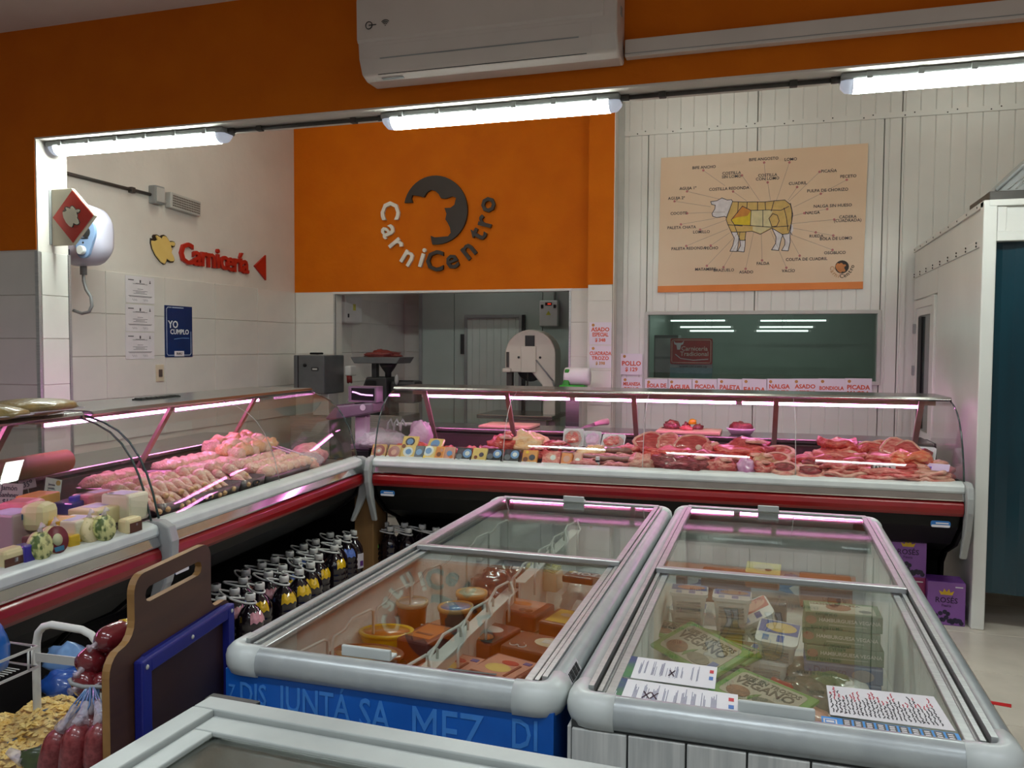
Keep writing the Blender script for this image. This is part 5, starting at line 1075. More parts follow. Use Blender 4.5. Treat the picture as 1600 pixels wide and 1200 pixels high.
def cut(shape, label, px, v, z, size, m, rz=0, tilt=0, seed=1, cat='meat', fat=True):
    p = rp(px, v, z); t = thing('meat_cut' if cat == 'meat' else 'cut', label, cat, p, rz, GRPM)
    if tilt: t.rotation_euler = (tilt, 0, rz)
    L, Wd, T = size
    if shape == 'slab':
        obj('flesh', slab(seed, L, Wd, T), m, t)
        if fat:
            o = Vector((seed*5.1, seed*2.3, seed)); pts = []
            for i in range(9): a = -.8+i*.2; pts.append((a*L/2, -Wd*.47, T*.42+T*.15*math.sin(a*5+seed)))
            obj('fat_rim', G().tube(pts, [T*.1]+[T*.2]*7+[T*.1], 6), FAT, t)
    elif shape == 'lump':
        obj('flesh', lump(seed, (L/2, Wd/2, T/1.35), .38, 2.4, 26, 14), m, t)
        if fat: obj('fat_patch', lump(seed+50, (L*.22, Wd*.25, T*.18), .4, 3, 12, 7), FAT, t, loc=(L*.1, -Wd*.12, T*.82))
    elif shape == 'ring':
        S = Matrix.Diagonal((1, Wd/L, 1, 1)); r = L/2
        obj('rind', G().lathe([(r*.72, 0), (r, T*.15), (r, T*.85), (r*.72, T), (r*.70, T*.5)], 22, S), FAT, t)
        obj('flesh', G().lathe([(r*.02, T*.1), (r*.71, T*.1), (r*.71, T*.9), (r*.45, T*.95), (r*.30, T*.8), (r*.02, T*.7)], 20, S), m, t)
    elif shape == 'steak':
        rng = random.Random(seed); n = 20
        out = [(L/2*(1+.12*math.sin(k*2*PI/n*2+seed)+.06*math.sin(k*2*PI/n*5+seed*2))*math.cos(k*2*PI/n), Wd/2*(1+.1*math.sin(k*2*PI/n*3+seed))*math.sin(k*2*PI/n)) for k in range(n)]
        g = G(); g.loft([[(x*s, y*s, z0) for x, y in out] for s, z0 in ((.86, 0), (.98, T*.2), (1, T*.5), (.98, T*.8), (.86, T))]); obj('flesh', g, m, t)
        g = G().tube([(x*.99, y*.99, T*.5) for x, y in out[:n//2+3]], T*.42, 6); obj('fat_rim', g, FAT, t)
        obj('bone', G().lathe([(.001, T*.98), (L*.09, T*.98), (L*.09, T*1.12), (L*.05, T*1.05), (.001, T*1.05)], 12, Matrix.Translation((L*.2, -Wd*.1, 0))), BONE, t)
    return t
# front row of printed packs, leaning on the glass
NAV = flat((44, 42, 62), .3, 1)
def vac(px, v, z, w, h, base, accents, label, tilt=1.0, rz=0):
    t = thing('sausage_pack', label, 'pack', rp(px, v, z), rz, 'printed packs in the meat counter'); t.rotation_euler = (tilt, 0, rz)
    obj('packet', G().box(-w/2, w/2, 0, h, -.012, .012), base, t, .008)
    for a, b, r, m in accents: obj('print', G().add_plate([(a*w+r*w*math.cos(i*PI/6), b*h+r*w*math.sin(i*PI/6)) for i in range(12)], .0121, .013+.0004*accents.index((a, b, r, m)), Matrix.Identity(4)), m, t)
    obj('band', G().box(-w*.48, w*.48, h*.02, h*.14, .012, .0128), PAPER, t)
    return t
YP_ = flat((226, 190, 110), .35, 1); RY = flat((200, 150, 80), .35, 1)
PK = [(598, RY, [(0, .5, .42, flat((150, 40, 36), .3, 1)), (0, .5, .22, PINKP), (.02, .48, .1, WHT)], 'yellow pack with red ring, first of the printed front row'), (621, RY, [(0, .45, .42, flat((150, 40, 36), .3, 1)), (0, .42, .2, PINKP)], 'yellow pack with red ring, second of the printed front row'), (643, YP_, [(0, .5, .34, WHT), (.02, .5, .2, LBL), (-.35, .9, .14, BRN)], 'tan pack with a white round label near the clear bags'), (659, NAV, [(0, .5, .3, LBL)], 'narrow dark pack between two tan packs'), (673, YP_, [(0, .62, .36, WHT), (0, .62, .22, LBL), (-.3, .15, .16, YELL)], 'tan pack with a big pale round label in the front row'), (690, flat((228, 140, 60), .35, 1), [(0, .4, .22, BRN), (.2, .7, .14, PINKP)], 'orange pack with brown figure in the front row'), (706, PINKP, [(0, .5, .26, LBL), (.2, .25, .16, ORNG)], 'pink pack with grey label in the front row'), (727, BLK, [(.25, .55, .3, LBL), (.25, .55, .16, WHT), (-.25, .3, .2, flat((110, 112, 120), .3, 1))], 'black pack with white emblem, first of three'), (751, YP_, [(.15, .5, .16, NAV), (-.2, .3, .12, BRN)], 'tan pack between two black packs'), (774, BLK, [(.2, .6, .28, LBL), (.2, .6, .15, WHT), (-.25, .4, .2, flat((110, 112, 120), .3, 1))], 'black pack with white emblem, second of three'), (801, BLK, [(.2, .6, .28, LBL), (.2, .6, .15, WHT), (-.25, .4, .2, flat((110, 112, 120), .3, 1))], 'black pack with white emblem, third of three'), (829, flat((216, 140, 60), .35, 1), [(.15, .45, .2, NAV), (-.25, .3, .16, BRN), (-.2, .8, .1, YELL)], 'orange pack with dark emblem at the end of the printed row')]
for i, (px, b, ac_, lab) in enumerate(PK): vac(px, .10, .842, .075 if px in (659, 690, 706) else .105, .10, b, ac_, lab, 1.0, random.Random(i).uniform(-.12, .12))
vac(645, .24, .875, .115, .12, YP_, [(0, .6, .3, NAV), (0, .6, .2, LBL), (0, .2, .2, PINKP)], 'tan pack with blue oval label standing behind the front row at the left', .9, .1)
vac(681, .24, .870, .115, .12, YP_, [(0, .6, .3, LBL), (0, .25, .3, flat((130, 120, 150), .3, 1))], 'tan pack with pale blue label standing behind the front row', .8, -.1)
for i, (px, v, z, s, m, lab) in enumerate(((662, .30, .87, (.14, .1, .06), RAW4, 'red minced meat tray between the two tall tan packs'), (705, .26, .86, (.16, .12, .06), RAW4, 'tray of red minced meat behind the orange pack'), (738, .26, .86, (.17, .12, .06), RAW4, 'tray of red minced meat behind the black packs'), (635, .30, .87, (.12, .1, .05), RAW2, 'pink meat tray under the clear bags'))):
    t = cut('lump', lab, px, v, z, s, m, 0, 0, 70+i, fat=False); obj('tray', G().rbox(-s[0]*.6, s[0]*.6, -s[1]*.6, s[1]*.6, -.008, .018, .02), TRAYW, t)
t = thing('plastic_bag', 'large pale knotted bag in the left corner of the meat counter', 'bag', rp(607, .42, .88)); obj('bag', lump(81, (.19, .14, .09), .3, 2, 22, 12), BAGF, t); obj('contents', lump(82, (.15, .11, .07), .25, 2), mat('pale_pink_contents', (236, 206, 222), .4, c2=(226, 190, 208), ns=9), t)
for k in range(3): obj('handle', G().tube([(.04+.05*k, -.02, .12), (.05+.05*k, -.03, .17), (.06+.045*k, -.01, .20), (.07+.05*k, .01, .15)], .008, 6), BAGF, t)
t = thing('plastic_bag', 'pink bag hanging in folds beside the large pale bag', 'bag', rp(664, .5, .88)); obj('bag', lump(84, (.09, .07, .13), .3, 2.2, 20, 12), mat('pink_bag', (232, 190, 220), .4, c2=(216, 160, 200), ns=12, bump=.6), t)
# sausages and bacon in the middle
def sausage(px0, px1, v, z, r, m, lab, bow=.02, v1=None, ends=True):
    a = Vector(rp(px0, v, z+r)); b = Vector(rp(px1, v if v1 is None else v1, z+r)); n = 9; c = (a+b)/2
    t = thing('sausage', lab, 'sausage', (c.x, c.y, z), 0, 'sausages in the meat counter')
    pts = [a.lerp(b, i/n)-Vector((c.x, c.y, z))+Vector((0, bow*math.sin(PI*i/n), .004*math.sin(i*1.9))) for i in range(n+1)]
    obj('casing', G().tube(pts, [r*.45, r*.9]+[r]*(n-3)+[r*.9, r*.45], 9), m, t)
    for e, q in ((pts[0], pts[1]), (pts[-1], pts[-2])): d = (e-q).normalized(); obj('knot', G().tube([e, e+d*.012, e+d*.02], [r*.3, r*.2, r*.4], 6), FAT, t)
for a in ((862, 895, .34, .90, .022, SAUS, 'grey brown sausage on the heap behind the clear pink pack'), (868, 903, .26, .875, .02, SAUS, 'grey brown sausage below the upper one on the heap'), (890, 948, .24, .868, .018, SAUS, 'long thin brown sausage under the foam trays'), (945, 988, .34, .895, .024, SAUS, 'thick brown sausage right of the foam trays'), (905, 962, .15, .85, .02, SAUSP, 'pink sausage in the front row with a white tie'), (932, 992, .15, .87, .021, SAUS, 'brown sausage lying over the pink front sausages'), (945, 995, .09, .842, .019, SAUSP, 'pink sausage at the glass with white ties'), (893, 935, .09, .842, .02, SAUSP, 'short pink sausage at the glass beside the orange pack'), (915, 990, .28, .875, .017, SAUSP, 'long pink sausage behind the brown ones')): sausage(*a)
for px in (935,): t = thing('sausage_tie', 'white and black paper tie on the front sausages', 'tie', rp(px, .105, .885)); obj('tie', G().box(-.012, .012, -.012, .012, -.025, .025), PAPER, t, .004); obj('stripe', G().box(-.0125, .0125, -.0125, .0125, -.008, .004), BLK, t)
def tray_pack(px, v, z, w, h, tilt, rz, m, lab, label_patch=None):
    t = thing('meat_tray', lab, 'meat tray', rp(px, v, z), rz, 'foam trays in the meat counter'); t.rotation_euler = (tilt, 0, rz)
    g = G(); g.loft([[(x, y, zz) for x, y in rrect(-w/2*s, w/2*s, h*(.5-.5*s), h*(.5+.5*s), .018)] for s, zz in ((.86, 0), (1, .03), (.97, .032), (.84, .008))], cap=True); obj('tray', g, TRAYW, t)
    obj('contents', slab(int(px), w*.82, h*.8, .03), m, t, loc=(0, h/2, .006)); obj('film', G().add_plate(rrect(-w*.47, w*.47, h*.03, h*.97, .015), .038, .0385, Matrix.Identity(4)), FILM, t)
    if label_patch: obj('sticker', G().box(-w*.35, w*.1, h*.5, h*.85, .039, .0395), PAPER, t)
tray_pack(897, .46, .91, .14, .135, 1.05, .1, RAW2, 'foam tray of pink meat leaning upright, left of three'); tray_pack(925, .48, .91, .13, .12, 1.0, -.05, mat('pink_bag', ()), 'foam tray with plain pink film, middle of three'); tray_pack(958, .46, .905, .16, .115, .9, -.1, RAW2, 'foam tray of pale pink meat leaning, right of three')
vac(862, .10, .842, .12, .10, RAW2, [(0, .5, .3, FAT), (.1, .5, .15, WHT)], 'clear pack of pink sliced meat beside the printed packs'); vac(886, .10, .842, .075, .09, ORNG, [(0, .5, .3, PINKP)], 'small orange pack beside the clear pink pack'); vac(903, .11, .842, .06, .095, PINKP, [(0, .4, .25, WHT)], 'small white and pink pack beside the small orange pack')
# big cuts
C = [('lump', 'red cut behind the black packs', 790, .44, .88, (.22, .16, .09), RAW4), ('lump', 'upright pink offcut on the red cut', 797, .50, .95, (.07, .06, .05), RAW2), ('lump', 'orange skinned chicken behind the sausages', 829, .45, .88, (.26, .18, .11), CHKO), ('lump', 'red cut behind the clear pink pack', 872, .42, .87, (.2, .15, .08), RAW1), ('slab', 'brown topped slice in front of the orange chicken', 770, .24, .86, (.16, .12, .05), RAW3), ('lump', 'pink piece beside the brown sausage heap', 843, .28, .865, (.14, .1, .06), RAW1), ('lump', 'orange pink piece in front of the foam trays', 930, .36, .88, (.2, .12, .06), CHKO), ('slab', 'pink slab between sausages and roast', 985, .42, .87, (.2, .16, .06), RAW2),
     ('lump', 'fatty tied piece left of the film wrapped roast', 1004, .12, .842, (.15, .13, .08), FAT), ('lump', 'long purple roast wrapped in film at the glass', 1051, .12, .842, (.30, .14, .085), RAW3), ('lump', 'dark purple roast right of the long roast', 1090, .13, .842, (.2, .13, .08), RAW3), ('slab', 'wide red slab behind the long roast', 1040, .28, .875, (.34, .18, .06), RAW4), ('slab', 'striped slab edge right of the wide red slab', 1095, .25, .87, (.22, .14, .06), RAW1),
     ('steak', 'steak leaning upright, first in the back row', 1018, .44, .885, (.20, .15, .03), RAW1), ('steak', 'steak leaning upright, second in the back row', 1045, .45, .885, (.14, .15, .03), RAW2), ('steak', 'bone steak leaning upright, third in the back row', 1080, .42, .885, (.2, .15, .03), RAW1), ('lump', 'ragged piece between the bone steak and the large joint', 1113, .36, .87, (.13, .12, .11), RAW2), ('lump', 'large marbled joint on the heap by the strut', 1168, .40, .905, (.30, .2, .10), RAW1), ('slab', 'long red joint under the marbled joint', 1150, .32, .87, (.36, .22, .08), RAW4), ('lump', 'red cut left of the round rolls', 1180, .24, .86, (.22, .16, .08), RAW4),
     ('lump', 'pink cut with cut face at the glass below the red joint', 1128, .12, .842, (.18, .12, .075), RAW2), ('slab', 'brown rind slice behind the pink cut', 1128, .2, .86, (.16, .1, .06), RAW3), ('lump', 'lilac film wrapped knob at the glass', 1166, .11, .842, (.1, .1, .085), mat('lilac_film', (226, 170, 206), .25, c2=(206, 130, 180), ns=20, coat=.6)), ('lump', 'pale pink cut beside the lilac knob', 1192, .12, .842, (.15, .11, .07), RAW2), ('lump', 'olive skinned cut behind the pale pink cut', 1195, .17, .86, (.14, .1, .085), meatmat('tan_skin', (190, 140, 100), (206, 120, 104))),
     ('ring', 'rolled meat slice uppermost of three rolls', 1219, .42, .91, (.17, .13, .05), RAW2), ('ring', 'rolled meat slice middle of three rolls', 1214, .28, .885, (.15, .12, .05), RAW1), ('ring', 'rolled meat slice at the glass, lowest of three rolls', 1226, .11, .85, (.16, .13, .05), RAW3), ('ring', 'rolled slice lying at the glass right of the rolls', 1265, .10, .842, (.18, .13, .045), RAW3),
     ('slab', 'folded red slab high on the right heap', 1316, .42, .90, (.26, .2, .10), RAW4), ('slab', 'red slab under the folded slab', 1305, .33, .875, (.34, .22, .07), RAW2), ('slab', 'ragged strips of meat right of the rolls', 1262, .25, .865, (.2, .16, .06), RAW1), ('slab', 'long rib slab in the middle of the right heap', 1310, .2, .86, (.34, .16, .065), RAW1), ('slab', 'fringed flank slab at the glass', 1320, .11, .842, (.26, .13, .06), RAW2), ('slab', 'thin brown edged slab behind the lying roll', 1275, .17, .86, (.2, .1, .05), RAW3),
     ('steak', 'orange red steak leaning in the row behind the price tag, first', 1362, .42, .885, (.16, .15, .025), RAW4), ('steak', 'orange red steak leaning in the row behind the price tag, second', 1382, .42, .89, (.16, .15, .025), RAW4), ('steak', 'curled steak leaning behind the price tag, third', 1405, .42, .895, (.17, .16, .025), RAW2), ('steak', 'curled steak leaning behind the price tag, fourth', 1420, .40, .89, (.15, .15, .025), RAW1), ('slab', 'flank slab under the leaning steaks', 1385, .3, .87, (.36, .2, .07), RAW2), ('slab', 'orange flank slab right of the price tag', 1425, .24, .865, (.26, .2, .09), meatmat('flank_orange', (226, 100, 72), (236, 160, 120))), ('slab', 'long flank slab at the glass under the price tag', 1390, .10, .842, (.36, .13, .05), RAW2), ('slab', 'long flank slab second layer behind the price tag', 1395, .17, .86, (.34, .13, .055), RAW1), ('lump', 'wrapped pale pink parcel at the right end', 1462, .22, .845, (.2, .18, .09), mat('pink_parcel', (232, 160, 170), .3, c2=(216, 120, 130), ns=12, coat=.6, bump=.5)), ('slab', 'pink fatty slab at the right end by the glass', 1455, .10, .842, (.26, .13, .05), FAT)]
for i, (sh, lab, px, v, z, s, m) in enumerate(C):
    rng = random.Random(i+9); up = sh == 'steak'
    s = (s[0]*1.12, s[1]*1.05, s[2]*1.15)
    cut(sh, lab, px, v, z+(s[1]*.42 if up else 0), s, m, rng.uniform(-.3, .3), 1.0 if up else (.5 if sh == 'ring' else 0), i+3, fat=m not in (CHKO, FAT) and 'film' not in lab)
tray_pack(1440, .42, .90, .17, .12, .7, -.25, RAW3, 'foam tray with white sticker at the right end of the back row', True)
t = thing('shrink_label', 'pale lilac sticker on the wrapped parcel at the right end', 'label', rp(1466, .13, .925), -.3); t.rotation_euler = (.6, 0, -.3); obj('sticker', G().box(-.07, .07, -.03, .03, 0, .001), mat('lilac_paper', (226, 196, 236), .4, c2=(218, 186, 230), ns=9), t); obj('print', G().box(-.06, -.02, -.02, .0, .001, .0016), flat((110, 60, 190)), t)
t = thing('price_tag', 'white handwritten price tag falda in the meat counter', 'price tag', rp(1384, .078, .885)); obj('card', G().box(-.06, .06, 0, .003, -.035, .045), PAPER, t); text('FALDA', .038, BLK, t, (-.015, -.001, .026), WY, .0, .02); text('$269', .042, BLK, t, (.005, -.001, -.012), WY, 0, .01); obj('pin', G().tube([(-.045, .002, -.035), (-.045, .002, -.06)], .003, 5), TRAYW, t)
# hidden filler: the cuts lie on folded butcher sheets so no bare tray shows between them
# worktop behind: boards, bowl, knife
BOARD = mat('chopping_board', (226, 196, 160), .5, c2=(216, 184, 148), ns=6)
def wt(px, v=.98): p = rp(px, v, .993); return p
t = thing('chopping_board', 'pale chopping board on the worktop below the band saw', 'board', wt(800), .0); obj('board', G().box(-.19, .2, -.19, .13, 0, .022), BOARD, t, .006)
t = thing('chopping_board', 'pale chopping board with meat pieces on the worktop', 'board', wt(1077), .0); obj('board', G().box(-.22, .22, -.19, .13, 0, .022), BOARD, t, .006)
DM = meatmat('dark_scraps', (110, 40, 44), (150, 70, 70), 20)
for i, (px, v, s, lab) in enumerate(((1050, 1.0, (.13, .1, .055), 'heap of dark meat scraps at the left on the board'), (1072, 1.02, (.06, .06, .045), 'small dark meat scrap beside the yellow clip'), (1090, 1.0, (.07, .05, .035), 'small dark meat scrap right on the board'), (1072, .92, (.09, .05, .03), 'pink meat scrap at the front of the board'))):
    tag(obj('meat_scraps', lump(90+i, (s[0]/2, s[1]/2, s[2]/1.3), .5, 2.6), DM if i < 3 else RAW2, None, loc=rp(px, v, 1.016)), lab, 'meat')
tag(obj('yellow_clip', lump(97, (.03, .02, .03), .4, 3, 10, 7), YELL, None, loc=rp(1081, 1.0, 1.05)), 'small yellow clip among the meat scraps on the board', 'clip')
t = thing('meat_bowl', 'pale oval bowl heaped with dark meat on the worktop', 'bowl', wt(1157, .95)); obj('bowl', G().lathe([(.06, 0), (.085, .035), (.09, .045), (.08, .04), (.02, .02)], 22, Matrix.Diagonal((1.1, .8, 1, 1))), TRAYW, t); obj('contents', lump(98, (.08, .055, .045), .4, 2.6), DM, t, loc=(0, 0, .03))
a = Vector(wt(905, .9)); b = Vector(wt(952, 1.1)); t = thing('knife', 'butcher knife with pale pink handle resting on the worktop', 'knife', a); d = b-a
obj('blade', G().plate([(0, 0, .006), (d.x*.55, d.y*.55, .02), (d.x*.55, d.y*.55, .05), (d.x*.2, d.y*.2, .03)], (.002, -.002, 0)), STEEL, t); obj('handle', G().tube([d*.52+Vector((0, 0, .035)), d*.7+Vector((0, 0, .045)), d*.95+Vector((0, 0, .05))], [.016, .02, .026], 8), mat('pink_handle', (236, 190, 200), .4, c2=(228, 178, 190), ns=9), t)
t = thing('white_cutting_sheet', 'thin white sheet on the worktop beside the left strut', 'sheet', wt(652, .9), .3); obj('sheet', G().box(-.12, .12, -.06, .06, 0, .012), TRAYW, t, .003)

# ---- chicken counter (positions along u, depth v of that counter)
def lp(u, v, z): q = MB_ @ Vector((u, v, z)); return q
def tray(u0, u1, v0, v1, z, label, h=.05, slope=.0, m=None):
    t = thing('metal_tray', label, 'tray', lp((u0+u1)/2, (v0+v1)/2, z), LA); w, d = (u1-u0)/2, (v1-v0)/2; t.rotation_euler = (slope, 0, LA)
    g = G(); q = [rrect(-w*s, w*s, -d*s, d*s, .02, 3) for s in (.94, 1, .985, .92)]
    g.loft([[(x, y, zz) for x, y in r] for r, zz in zip(q, (0, h, h, .006))]); obj('pan', g, m or INNER, t); return t
def drumstick_mesh():
    return G().lathe([(.004, -.055), (.012, -.053), (.013, -.045), (.009, -.035), (.010, -.015), (.020, .01), (.030, .035), (.031, .055), (.022, .075), (.005, .083)], 12)
tray(.10, .74, .085, .36, .842, 'grey tray under the front heap of chicken drumsticks', .06); tray(.76, .98, .085, .36, .842, 'grey tray of drumsticks in the middle of the chicken counter', .06)
tray(1.0, 1.52, .085, .36, .842, 'grey tray under the pale chicken pieces at the front', .05); tray(.28, .62, .42, .7, .855, 'grey tray of pale chicken fillets at the back left', .06); tray(.80, 1.28, .42, .72, .855, 'grey tray of flat chicken breasts at the back', .06); tray(1.30, 1.78, .42, .74, .86, 'tray of heaped orange chicken breasts at the back right', .07)
ds = thing('drumstick', 'raw chicken drumstick in the heap of the chicken counter', 'drumstick', lp(.2, .2, .9), 0, 'raw chicken drumsticks')
obj('flesh', G().lathe([(.010, -.035), (.011, -.015), (.020, .01), (.029, .035), (.030, .055), (.022, .075), (.005, .083)], 12), CHKP, ds); obj('bone_end', G().lathe([(.004, -.056), (.013, -.053), (.014, -.043), (.010, -.033)], 10), CHKO, ds)
rng = random.Random(4); k = 0
for u0, u1, rows in ((.06, .72, 3), (.78, .96, 3)):
    for lay in range(2):
        for r_ in range(rows-lay):
            n = int((u1-u0)/.062)-lay
            for i in range(n):
                u = u0+.035+(i+.5*lay)*.062+rng.uniform(-.008, .008); v = .13+r_*.095+lay*.05; z = .885+lay*.042+r_*.012
                q = lp(u, v, z); M = (Matrix.Translation(q) @ Matrix.Rotation(LA+rng.uniform(-.45, .45), 4, 'Z') @ Matrix.Rotation(R(-72)+rng.uniform(-.2, .2), 4, 'X'))
                o = ds if k == 0 else dup(ds, q)
                o.matrix_local = M; k += 1
def chick(u, v, z, s, m, lab, seed, grp): return tag(obj('chicken_piece', lump(seed, (s[0]/2, s[1]/2, s[2]/1.3), .3, 2.2, 16, 10), m, None, loc=lp(u, v, z), rot=(0, 0, LA+(seed % 5)*.3)), lab, 'chicken', grp)
k = 0
for i in range(7):
    for j in range(3): chick(1.03+i*.075+.01*(j % 2), .12+j*.085, .885+j*.015, (.085, .10, .05), CHKP if (i+j) % 3 else CHKW, 'pale raw chicken piece in the front tray of the chicken counter', 100+k, 'pale chicken pieces in the front tray'); k += 1
for i in range(5):
    for j in range(2): chick(.31+i*.065, .48+j*.12, .90+j*.02, (.09, .14, .055), CHKP, 'pale chicken fillet in the back left tray of the chicken counter', 130+k, 'chicken fillets in the back left tray'); k += 1
for i in range(5):
    for j in range(2): chick(.86+i*.09, .48+j*.13, .905+j*.025, (.16, .15, .045), CHKW, 'flat chicken breast in the back middle tray of the chicken counter', 150+k, 'flat chicken breasts'); k += 1
for i in range(6):
    for j in range(3): chick(1.33+i*.075, .48+j*.08, .92+j*.02+.02*(i % 2), (.13, .12, .07), CHKO if (i+j) % 2 else CHKW, 'orange skinned chicken breast in the heaped back right tray', 180+k, 'orange chicken breasts'); k += 1
for i, (u, v, s, m, lab) in enumerate(((1.66, .2, (.1, .12, .06), BAGF, 'clear bag of pink chicken with label near the far end'), (1.80, .25, (.12, .12, .09), meatmat('bag_pink', (236, 170, 170), (226, 140, 146)), 'pink chicken in a bag at the far end of the counter'), (1.58, .16, (.08, .1, .05), CHKP, 'wrapped pink chicken pieces at the glass before the far end'), (1.72, .46, (.1, .1, .06), BAGF, 'clear bag behind the wrapped chicken at the far end'))):
    tag(obj('chicken_bag', lump(240+i, s, .3, 2), m, None, loc=lp(u, v, .85)), lab, 'bag')
t = thing('wire_divider', 'pair of white divider bars across the far end trays', 'divider', lp(1.55, .1, .90), LA)
for k in range(2): obj('bar', G().tube([(k*.05, 0, 0), (k*.05+.1, .32, .06)], .006, 6), WIRE, t)
for i, (u, lab) in enumerate(((.42, 'left'), (.86, 'right'))):
    t = thing('ribbed_handle', 'dark oval handle on the front of the '+lab+' drumstick tray', 'handle', lp(u, .082, .875), LA); obj('ring', G().tube([(.03*math.cos(a*PI/6), -.004, .012*math.sin(a*PI/6)) for a in range(12)], .005, 6, True), DARK, t)

# ---- cheese counter
def cp(px, py, z): p = at(px, py, Z=z); return (p.x, p.y, z)
CH1 = mat('cheese_pale', (232, 216, 168), .45, c2=(226, 208, 158), ns=8, sss=.1); CH2 = mat('cheese_yellow', (226, 176, 60), .4, c2=(216, 164, 46), ns=8); CH3 = mat('cheese_white', (234, 224, 198), .45, c2=(228, 216, 186), ns=7); CHG = mat('cheese_herb', (206, 206, 140), .45, c2=(76, 96, 40), ns=38, nd=6, ramp=(.46, .6)); HAM = mat('ham_pink', (226, 120, 132), .35, c2=(238, 160, 160), ns=9, coat=.4)
def block(px, py, z, sx, sy, h, m, label, rz=0, prints=(), bev=.006, tilt=0, cat='cheese'):
    t = thing('cheese_block' if cat == 'cheese' else 'food_block', label, cat, cp(px, py, z), LA+rz); t.rotation_euler = (tilt, 0, LA+rz)
    obj('block', G().box(-sx/2, sx/2, -sy/2, sy/2, 0, h), m, t, bev)
    for side, a, b, w, hh, pm in prints:
        g = G()
        if side == 'T': g.box(a*sx-w*sx/2, a*sx+w*sx/2, b*sy-hh*sy/2, b*sy+hh*sy/2, h, h+.0008)
        else: g.box(a*sx-w*sx/2, a*sx+w*sx/2, -sy/2-.0008, -sy/2, b*h-hh*h/2, b*h+hh*h/2)
        obj('label_print', g, pm, t)
    return t
LAB = flat((206, 196, 230)); 
block(30, 850, .842, .20, .14, .13, mat('ham_block_grey', (176, 150, 156), .35, c2=(166, 140, 148), ns=6, coat=.4), 'large grey pink ham block with a blue band near the left frame edge', 0, [('F', .1, .9, .8, .16, flat((40, 90, 140))), ('T', 0, 0, .9, .8, LAB)], cat='ham')
block(90, 850, .842, .10, .10, .10, CH2, 'golden yellow cheese block behind the red labelled wheel', .05); block(62, 828, .90, .11, .10, .105, CH1, 'pale cheese wedge with curved cut face standing on the yellow block', .2, bev=.03)
block(117, 838, .87, .13, .12, .07, CH3, 'cream cheese block with a paper label on top in the middle', 0, [('T', 0, 0, .8, .5, LAB)]); block(152, 818, .875, .16, .14, .07, CH1, 'low cream cheese block behind the herb wheels', 0, [('T', .1, .1, .6, .5, LAB), ('F', -.4, .5, .12, .6, flat((70, 60, 170)))]); block(196, 812, .872, .12, .14, .115, CH3, 'tall white cheese block with label at the end of the cheese counter', -.05, [('T', -.1, 0, .7, .6, LAB), ('T', -.3, .3, .2, .2, BRN)], .012)
block(150, 790, .90, .17, .1, .06, HAM, 'pale pink ham slab behind the tall white cheese', -.1, [('T', .1, 0, .5, .5, LAB)], .01, cat='ham'); block(112, 800, .89, .12, .1, .05, flat((60, 60, 160), .35, 1), 'blue wrapped pack behind the cream cheese', .1, cat='pack'); block(125, 783, .93, .12, .03, .03, flat((70, 70, 200), .35, 1), 'bright blue strip pack behind the ham slab', .15, cat='pack')
block(35, 805, .93, .14, .12, .06, HAM, 'pink ham piece behind the grey ham block', .2, bev=.02, cat='ham'); block(60, 790, .93, .14, .1, .05, flat((232, 170, 80), .4), 'orange wrapped cheese under the price cards', .1)
block(120, 852, .842, .06, .06, .06, flat((232, 186, 30), .3, 1), 'bright yellow wrapped cheese left of the herb wheels', .1); block(108, 858, .842, .05, .06, .055, flat((232, 186, 30), .3, 1), 'bright yellow wrapped cheese beside the golden block', -.1)
def wheel(px, py, z, r, m, lab, labm=None, rz=0):
    t = thing('cheese_round', lab, 'cheese', cp(px, py, z), LA+rz); B = Matrix.Translation((0, 0, r)) @ Matrix.Rotation(R(78), 4, 'X')
    obj('cheese', G().lathe([(.002, -.018), (r*.85, -.018), (r, -.008), (r, .008), (r*.85, .018), (.002, .018)], 22, B), m, t)
    if labm: obj('label_disc', G().lathe([(.002, .0182), (r*.9, .0182), (r*.9, .019), (.002, .0192)], 20, B), labm, t); obj('label_centre', G().lathe([(.002, .0193), (r*.4, .0193), (r*.4, .0199), (.002, .02)], 16, B), flat((190, 190, 150)), t); obj('label_print', G().add_plate([(-.02, -r*.75), (.02, -r*.75), (.022, -r*.45), (-.022, -r*.45)], .0195, .0201, B), flat((40, 110, 140)), t)
    obj('wrapper_knot', G().tube([(0, 0, 2*r-.004), (.004, 0, 2*r+.012), (.014, -.004, 2*r+.02)], [.012, .005, .012], 7), BAGF, t)
wheel(163, 846, .842, .052, CHG, 'green herb speckled cheese wheel in clear wrap at the glass'); wheel(140, 850, .842, .052, mat('cheese_herb_pale', (222, 206, 160), .45, c2=(140, 130, 70), ns=30, ramp=(.52, .66)), 'paler herb cheese wheel behind the green speckled one', None, .15); wheel(84, 868, .842, .055, CH1, 'cheese wheel with a dark red ring label at the glass', flat((110, 24, 36)), -.05); wheel(63, 876, .842, .052, CHG, 'green herb cheese left of the red labelled wheel', None, .1)
block(203, 833, .842, .09, .05, .065, CH1, 'cheese wedge with brown label at the far end by the glass', 0, [('F', .05, .4, .8, .6, flat((92, 56, 36)), ), ('F', .1, .55, .12, .15, PAPER)], .012); block(14, 888, .842, .10, .06, .07, CH1, 'cheese wedge with brown label near the left frame edge', 0, [('F', .0, .3, .95, .6, flat((92, 50, 30))), ('F', 0, .45, .14, .2, PAPER), ('F', .3, .2, .25, .2, flat((220, 180, 60)))], .014); block(38, 882, .842, .05, .05, .07, flat((70, 56, 150), .3, 1), 'purple wrapped pack beside the brown labelled wedge', 0, cat='pack'); block(50, 872, .842, .04, .05, .08, flat((110, 50, 56), .35, 1), 'maroon sausage end beside the purple pack', .2, cat='sausage')
